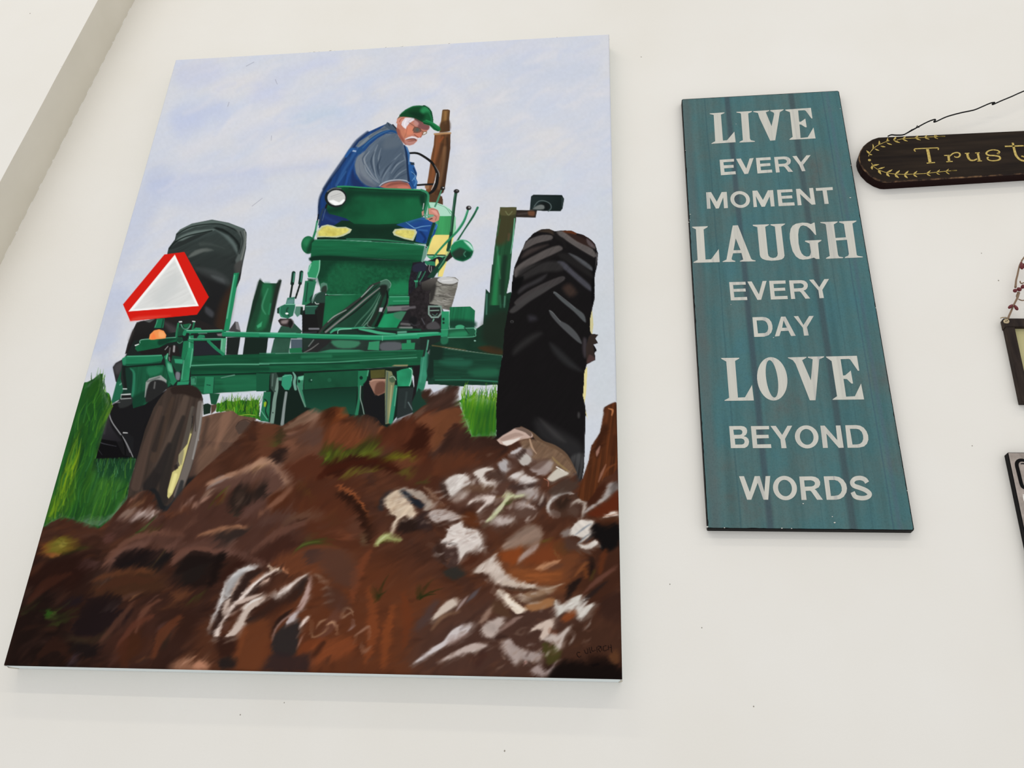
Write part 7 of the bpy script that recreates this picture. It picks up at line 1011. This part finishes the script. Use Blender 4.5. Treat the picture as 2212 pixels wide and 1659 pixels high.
# chipped flakes of white fibre along the edges
M_CHIP = material('pale_fibre', (205, 205, 198), .9, .1); bm = bmesh.new()
for x, y, r in [(1815, 235, 1), (1838, 357, .8), (1837, 427, 1.4), (1481, 325, .8), (1491, 463, 1.1), (1490, 475, .9), (1488, 480, 1), (1528, 1138, 1.6), (1565, 1140, 1), (1689, 1141, 1.2), (1710, 1141.5, 1), (1803, 1129, 1.5), (1798, 1116, 1), (1735, 1088, 1.2), (1940, 930, .9), (1944, 962, .9), (1950, 990, 1), (1954, 1014, .8), (1960, 1060, .9), (1579, 658, .7), (1671, 729, 1), (1590, 268, .8), (1836, 427, 1), (1892, 665, .9)]:
    p = at(x, y, -ST - .0006); bmesh.ops.create_icosphere(bm, subdivisions=1, radius=.0009*r, matrix=Matrix.Translation(p) @ Matrix.Diagonal((1.2, .4, .8, 1)))
o = bm_link('chipped_flakes', bm, M_CHIP, ws); tag(o, kind='stuff')

# ---------------------------------------------------------------- dark hanging plaque: Trust
M_DARK = material('dark_stained_wood', (30, 22, 18), .5, .06)
g = noise(M_DARK, 26, 5, .6, (.25, 1, 3)); base(M_DARK, ramp(M_DARK, g.outputs['Fac'], [(.3, (20, 13, 11)), (.55, (36, 27, 20)), (.8, (50, 39, 29))]).outputs['Color']); bump(M_DARK, g.outputs['Fac'], .06, .001)
M_WORN = material('worn_wood_edge', (124, 92, 62), .6, .2); g = noise(M_WORN, 90, 4); base(M_WORN, ramp(M_WORN, g.outputs['Fac'], [(.38, (34, 22, 18)), (.52, (90, 66, 46)), (.7, (146, 112, 78))]).outputs['Color'])
M_GOLD = material('gold_paint', (190, 166, 84), .5, .3); g = noise(M_GOLD, 300, 3); base(M_GOLD, ramp(M_GOLD, g.outputs['Fac'], [(.3, (158, 132, 54)), (.6, (196, 172, 92)), (.85, (216, 198, 130))]).outputs['Color'])
M_SIDE = material('dark_red_brown_side', (28, 9, 8), .5, .06)
M_WIRE = material('black_wire', (14, 13, 14), .5, .1)
TT = .020
zt = zoom(1820, 150, 5.53)
left = [at(*p, -TT) for p in zt("420,808 360,828 300,865 250,910 215,965 196,1025 196,1070 210,1120 250,1190 320,1262 400,1312 480,1342 530,1346")]
tr, br = at(2212, 281.5, -TT), at(2212, 375, -TT)
ex = .42; dt = (tr - left[0]).normalized(); db = (br - left[-1]).normalized()
R1 = left[0] + dt*(ex + .36); R2 = left[-1] + db*(ex + .36)
midr = (R1 + R2)/2; right = [midr + (R2 - midr)*math.cos(a) + dt*math.sin(a)*(R1 - R2).length*.5 for a in [k*math.pi/12 for k in range(0, 13)]]
out = left + right; cen2 = sum(out, Vector())/len(out)
tp = thing('hanging_plaque', (cen2.x, 0, min(p.z for p in out)), 'dark round-ended wooden plaque with gold lettering Trust hung on black wire', 'sign')
bkw = [Vector((p.x, -.0005, p.z)) for p in out]
bm_link('board', prism([p + Vector((0, .0022, 0)) for p in out], bkw), M_SIDE, tp)
ringA = [p + Vector((0, .0022, 0)) for p in out]; ringB = [Vector((cen2.x + (p.x - cen2.x)*.9965, -TT, cen2.z + (p.z - cen2.z)*.968)) for p in out]
bm = bmesh.new(); A = [bm.verts.new(p) for p in ringA]; B = [bm.verts.new(p) for p in ringB]
for k in range(len(A)): bm.faces.new((A[k], B[k], B[(k+1) % len(A)], A[(k+1) % len(A)]))
bm_link('worn_edge', bm, M_WORN, tp)
bm_link('face', prism([p + Vector((0, -.0002, 0)) for p in ringB], [p + Vector((0, .001, 0)) for p in ringB]), M_DARK, tp)
YT = -TT - .0002
zu = zoom(1960, 180, 6.9125)
bm = bmesh.new(); kx = .00072/6.9125*1.0
def gold(bm, z, s, w, k, sm=5):
    """w in zoom pixels; one photo pixel is about 0.72 mm here"""
    p = [at(x, y, YT) for x, y in z(s)]; pm = .00078/k
    ribbon(bm, ctm(p, sm) if len(p) > 2 else p, [v*pm for v in w] if isinstance(w, list) else w*pm, YT, .0005)
def glyph(*strokes):
    bm = bmesh.new()
    for s, w in strokes: gold(bm, zu, s, w, 6.9125)
    bm_link('gold_letter', bm, M_GOLD, tp)
glyph(("120,1020 104,1000 112,982 150,978 290,972 440,966 462,975 458,996", [14, 22, 20, 18, 16, 18, 20, 14]), ("300,985 322,1090 338,1190", [44, 44, 44]), ("288,1194 412,1184", 18))
glyph(("548,1080 640,1078", 16), ("612,1082 624,1172", 34), ("580,1174 676,1168", 16), ("630,1092 680,1050 735,1036 776,1048 784,1080 756,1104 715,1104 700,1088", [16, 22, 20, 24, 24, 22, 18, 10]))
glyph(("858,1048 925,1044", 15), ("892,1050 908,1110 940,1148 990,1152 1040,1130", [34, 34, 30, 24, 20]), ("1010,1042 1078,1038", 15), ("1050,1042 1075,1160", 32), ("1045,1164 1112,1160", 15))
glyph(("1372,1050 1345,1050 1375,1030 1345,1004 1270,996 1205,1015 1178,1050 1215,1076 1300,1082 1370,1096 1382,1130 1340,1152 1260,1158 1205,1140 1196,1112 1215,1108", [20, 26, 24, 20, 18, 22, 28, 26, 24, 28, 28, 22, 18, 20, 26, 16]))
glyph(("1455,944 1735,934", 24), ("1572,890 1600,1010 1630,1090 1690,1145 1760,1160 1800,1130", [30, 36, 36, 34, 30, 20]), ("1800,1120 1760,1110 1720,1092 1700,1092", [14, 20, 26, 18]))
# laurel sprays
def spray(stem, leaves, dots=()):
    bm = bmesh.new(); gold(bm, zt, stem, 7, 5.53)
    for s, w in leaves: gold(bm, zt, s, w, 5.53, 3)
    for s, w in dots: gold(bm, zt, s, w, 5.53, 1)
    bm_link('laurel_spray', bm, M_GOLD, tp)
def lf(x, y, dx, dy, w=20, bend=6): return (f"{x},{y} {x+dx*.5-dy*.12},{y+dy*.5+bend*.2} {x+dx},{y+dy}", [5, w, 3])
spray("650,845 730,828 860,822 980,812 1100,805 1225,800", [lf(1140, 803, -50, -18, 12), lf(1090, 806, 50, 24, 14), lf(1090, 806, 25, -26, 13), lf(975, 812, 62, 24, 17), lf(975, 812, 35, -26, 16), lf(865, 820, 68, 26, 20), lf(865, 818, 40, -28, 18), lf(715, 832, 64, 28, 20), lf(715, 830, 38, -30, 20), lf(612, 848, 74, 30, 24), lf(606, 846, 30, -44, 26), ("1140,802 1222,800", [6, 13])])
spray("310,1040 325,1000 360,955 410,915 470,885 530,860 560,852", [lf(522, 870, 16, -50, 22), lf(530, 880, 60, 22, 20), lf(430, 905, 6, -52, 22), lf(455, 918, 56, 8, 20), lf(360, 950, 0, -56, 16), lf(385, 950, 52, 20, 18), lf(318, 1010, -34, -40, 26), lf(315, 1012, 40, 10, 18)])
spray("345,1120 375,1165 440,1205 540,1238 650,1252 760,1255 870,1250 1010,1242 1130,1228 1260,1215 1365,1208", [lf(350, 1150, 86, -14, 24), lf(355, 1150, 0, 48, 28), lf(425, 1190, 78, -22, 22), lf(430, 1195, 32, 60, 32), lf(525, 1232, 70, -34, 22), lf(525, 1236, 36, 46, 30), lf(625, 1250, 58, -44, 24), lf(625, 1252, 46, 46, 30), lf(735, 1255, 50, -42, 24), lf(738, 1256, 40, 44, 28), lf(840, 1252, 50, -36, 20), lf(845, 1254, 46, 32, 22), lf(1000, 1244, 50, -36, 18), lf(1005, 1246, 46, 28, 18), lf(1115, 1232, 46, -32, 16), lf(1118, 1232, 44, 28, 16), lf(1230, 1218, 38, -28, 15), lf(1232, 1220, 44, 32, 15), ("1290,1212 1362,1208", [7, 13])])
p = at(*zt("322,1083")[0], YT); bm = bmesh.new(); bmesh.ops.create_uvsphere(bm, u_segments=12, v_segments=6, radius=.0026, matrix=Matrix.Translation(p) @ Matrix.Diagonal((1, .2, 1, 1))); bm_link('gold_dot', bm, M_GOLD, tp)
# wire hanger, kinked, running up to a nail outside the picture
bm = bmesh.new()
wpts = zt("540,800 580,782 640,785 720,782 770,760 830,722") + zu("60,700 130,668 250,602 340,560 405,540 420,548 398,570 405,578 450,562 590,498 800,440 990,400 1110,352 1230,300 1295,286 1300,292 1268,312 1290,312 1400,262 1560,196 1742,115")
Y0 = [-.0195, -.0215, -.0215, -.021, -.020, -.020] + [-.022 + .00*k for k in range(len(wpts) - 6)]
wp = [at(x, y, Y) for (x, y), Y in zip(wpts, Y0)]
nail = wp[-1] + (wp[-1] - wp[-3]).normalized()*.20; nail.y = -.016
wp += [wp[-1].lerp(nail, .5), nail]
tube(bm, ctm(wp, 3), .0013, 6)
# the twisted end
tw = []; a0, a1 = wp[4], wp[7]
for k in range(30):
    t = k/29; q = a0.lerp(a1, t); tw.append(q + Vector((math.sin(k*1.6)*.0011, math.cos(k*1.6)*.0011, math.sin(k*1.6)*.0011)))
tube(bm, tw, .0008, 5); tube(bm, [a1, a1 + Vector((.002, -.002, .004)), a1 + Vector((.0045, -.002, -.001))], .0009, 5)
# mirrored half on the hidden side
mx = nail.x; tube(bm, ctm([Vector((2*mx - q.x, q.y, q.z)) for q in wp[4::3]], 3), .00115, 6)
bm_link('hanging_wire', bm, M_WIRE, tp, True)
bm = bmesh.new(); tube(bm, [nail + Vector((0, .018, 0)), nail + Vector((0, -.004, .001))], .0014, 8); bm_link('nail', bm, M_WIRE, wall)

# ---------------------------------------------------------------- small dark picture frame with a berry vine hanger
M_FRAME = material('dark_distressed_frame', (44, 36, 32), .6, .08); g = noise(M_FRAME, 60, 5, .6, (1.5, 1, .3)); base(M_FRAME, ramp(M_FRAME, g.outputs['Fac'], [(.35, (38, 31, 29)), (.6, (52, 43, 38)), (.8, (88, 72, 58))]).outputs['Color'])
M_MAT = material('aged_cream_card', (186, 178, 132), .8, .1); g = noise(M_MAT, 14, 3); base(M_MAT, ramp(M_MAT, g.outputs['Fac'], [(.3, (176, 168, 122)), (.7, (192, 185, 140))]).outputs['Color'])
M_BUTTON = material('bone_button', (190, 172, 138), .5, .3); M_HOLE = material('button_hole', (24, 18, 14), .8, .1)
M_STEM = material('dry_vine', (132, 110, 90), .8, .15); M_BERRY = material('dark_red_berry', (98, 22, 28), .38, .4); M_TWINE = material('jute_twine', (150, 132, 104), .9, .1)
FD = .012
tl, bl_ = at(2169, 688, -FD), at(2207, 868, -FD)
up = (tl - bl_).normalized(); rt = Vector((up.z, 0, -up.x)); Hf = (tl - bl_).length; Wf = .20
pf = thing('picture_frame', (bl_.x + .1, 0, bl_.z), 'small dark wooden frame with cream card, hung by a red berry vine', 'picture frame')
P_ = lambda u, v, Y: Vector((bl_.x, Y, bl_.z)) + rt*u + up*v
def rail(u0, v0, u1, v1, y0=-FD, chamfer=.0012):
    q = [P_(u0, v0, y0), P_(u0, v1, y0), P_(u1, v1, y0), P_(u1, v0, y0)]
    bm_link('rail', prism(q, [Vector((p.x, -.0005, p.z)) for p in q], chamfer), M_FRAME, pf)
rw = .0135
rail(0, 0, rw, Hf - rw); rail(Wf - rw, 0, Wf, Hf - rw); rail(-.0012, Hf - rw - .002, Wf + .0012, Hf, -FD - .0012); rail(rw, 0, Wf - rw, rw*1.1)
q = [P_(rw*.8, rw*.8, -.006), P_(rw*.8, Hf - rw*.8, -.006), P_(Wf - rw*.8, Hf - rw*.8, -.006), P_(Wf - rw*.8, rw*.8, -.006)]
bm_link('card', prism(q, [p + Vector((0, .002, 0)) for p in q]), M_MAT, pf)
bc = at(2174.5, 693.5, -FD - .0022)
bm = bmesh.new(); seg = 20
for r0, r1, y0, y1 in ((0, .0026, 0, 0), (.0026, .0034, 0, -.0009), (.0034, .0042, -.0009, 0), (.0042, .0044, 0, .0016)):
    for k in range(seg):
        a, b = 2*math.pi*k/seg, 2*math.pi*(k+1)/seg
        pts4 = [bc + Vector((r*math.cos(t), y, r*math.sin(t)*.95)) for r, y, t in ((r0, y0, a), (r0, y0, b), (r1, y1, b), (r1, y1, a))]
        vs = [bm.verts.new(p) for p in (pts4 if r0 else [pts4[0], pts4[2], pts4[3]])]; bm.faces.new(vs)
bmesh.ops.remove_doubles(bm, verts=bm.verts, dist=1e-6); bt = bm_link('button', bm, M_BUTTON, pf, True)
def sub(name, bm, mat, part, smooth=False):
    o = bm_link(name, bm, mat, None, smooth); o.data.transform(Matrix.Translation(-Vector(pf.location))); o.parent = part; return o
for dx in (-.0011, .0011):
    bm = bmesh.new(); bmesh.ops.create_icosphere(bm, subdivisions=1, radius=.0008, matrix=Matrix.Translation(bc + Vector((dx, -.0002, dx*.4))) @ Matrix.Diagonal((1, .4, 1.4, 1))); sub('button_hole', bm, M_HOLE, bt)
zv = zoom(2150, 540, 9.21)
bm = bmesh.new(); VY = -.013
def vine(s, w, Y=VY, ext=None):
    p = [at(x, y, Y) for x, y in zv(s)]
    if ext: p += [p[-1] + Vector(e) for e in ext]
    tube(bm, ctm(p, 4), [np.interp(i/(4*(len(p)-1)), np.linspace(0, 1, len(w)), w)*.00078/9.21/2 for i in range(4*(len(p)-1) + 1)], 7)
vine("255,1375 270,1320 310,1230 360,1110 400,1030 440,950 455,880 450,840", [34, 38, 34, 36, 46, 40])
vine("440,960 420,920 440,870 480,840", [22, 22, 18]); vine("455,940 470,900 485,850", [20, 18])
vine("400,745 405,690 415,600 440,500 465,380 490,290 530,215 571,150", [44, 36, 34, 30, 30, 26, 26], VY, [(.02, 0, .024), (.045, .002, .05), (.08, .003, .07)])
vine("460,975 500,995 571,1000", [22, 24, 24], VY, [(.02, 0, .006), (.05, 0, .002)]); vine("495,620 500,650 530,668 571,650", [24, 24, 26], VY, [(.03, 0, .01)])
vine("100,1355 150,1345 200,1340 240,1350", [12, 14, 14], -FD - .001); vine("510,200 530,205 545,200", [16, 16])
vn = bm_link('vine_hanger', bm, M_STEM, pf, True)
bm = bmesh.new(); tube(bm, ctm([at(x, y, -FD - .0016) for x, y in zv("105,1358 150,1342 215,1350 250,1372")], 3), .0008, 5); sub('twine_knot', bm, M_TWINE, vn)
def berry(x, y, rx, ry, ang):
    bm = bmesh.new(); s = .00078/9.21; c = at(*zv(f"{x},{y}")[0], VY - .003)
    bmesh.ops.create_uvsphere(bm, u_segments=14, v_segments=10, radius=1)
    for v in bm.verts:
        t = (v.co.z + 1)/2; k = 1 - .45*t**2; v.co = Vector((v.co.x*rx*s*k, v.co.y*rx*s*k, v.co.z*ry*s))
    bmesh.ops.transform(bm, matrix=Matrix.Translation(c) @ Matrix.Rotation(math.radians(ang), 4, 'Y'), verts=bm.verts)
    sub('berry', bm, M_BERRY, vn, True)
for b in ((525, 310, 42, 88, 6), (400, 805, 42, 46, 60), (475, 780, 44, 46, -40), (548, 725, 40, 48, 20), (305, 1122, 34, 66, 48), (412, 1145, 34, 64, -18), (600, 330, 40, 80, -20)): berry(*b)

# ---------------------------------------------------------------- grey distressed board with black outlined lettering, cut by the picture edge
M_STONE = material('distressed_grey_print', (172, 160, 152), .6, .2); g = noise(M_STONE, 28, 6, .65); g2 = noise(M_STONE, 90, 4)
cc = ramp(M_STONE, g.outputs['Fac'], [(.28, (112, 106, 102)), (.42, (152, 142, 134)), (.6, (176, 164, 156)), (.8, (194, 186, 180))]).outputs['Color']
base(M_STONE, mixc(M_STONE, .5, cc, ramp(M_STONE, g2.outputs['Fac'], [(.3, (200, 195, 190)), (.6, (255, 255, 255))]).outputs['Color'], 'MULTIPLY'))
M_WHITE = material('white_print', (236, 232, 224), .6, .15)
GD = .012
g1, g3 = at(2176, 977, -GD), at(2236, 1262, -GD)
u2 = (g1 - g3).normalized(); r2v = Vector((u2.z, 0, -u2.x)); Hg = .31; Wg = .24; o2 = g1 - u2*Hg
Q_ = lambda u, v, Y: Vector((o2.x, Y, o2.z)) + r2v*u + u2*v
gs = thing('grey_sign', (o2.x + .1, 0, o2.z), 'grey distressed board with thick black edge, mostly cut off at the right', 'sign')
q = rounded([Q_(0, 0, -GD), Q_(0, Hg, -GD), Q_(Wg, Hg, -GD), Q_(Wg, 0, -GD)], .002, 3)
bm_link('board', prism(q, [Vector((p.x, -.0005, p.z)) for p in q], .0008), M_EDGE, gs)
q = [Q_(.0012, .0012, -GD - .0003), Q_(.0012, Hg - .0012, -GD - .0003), Q_(Wg - .0012, Hg - .0012, -GD - .0003), Q_(Wg - .0012, .0012, -GD - .0003)]
bm_link('printed_face', prism(q, [p + Vector((0, .0008, 0)) for p in q]), M_STONE, gs)
zw = zoom(2150, 960, 6.387); YG = -GD - .0003
bm = bmesh.new()
def gstroke(s, w, ext=()):
    p = [at(x, y, YG) for x, y in zw(s)]; p += [p[-1] + Vector(e) for e in ext]
    p = ctm(p, 5); pm = .00078/6.387; ribbon(bm, p, [v*pm for v in w] if isinstance(w, list) else w*pm, YG, .0004)
gstroke("430,240 380,218 330,222 300,250 296,290 310,350 335,450 358,540 380,585 430,610", [34, 38, 40, 42, 42, 42, 42, 42, 42, 36])
gstroke("350,270 370,265 396,268 430,285", [8, 14, 14])
bm_link('black_letter', bm, M_EDGE, gs)
bm = bmesh.new(); gstroke("384,705 398,760 402,790", [10, 20, 10]); gstroke("380,700 440,700", 16); bm_link('white_letter', bm, M_WHITE, gs)
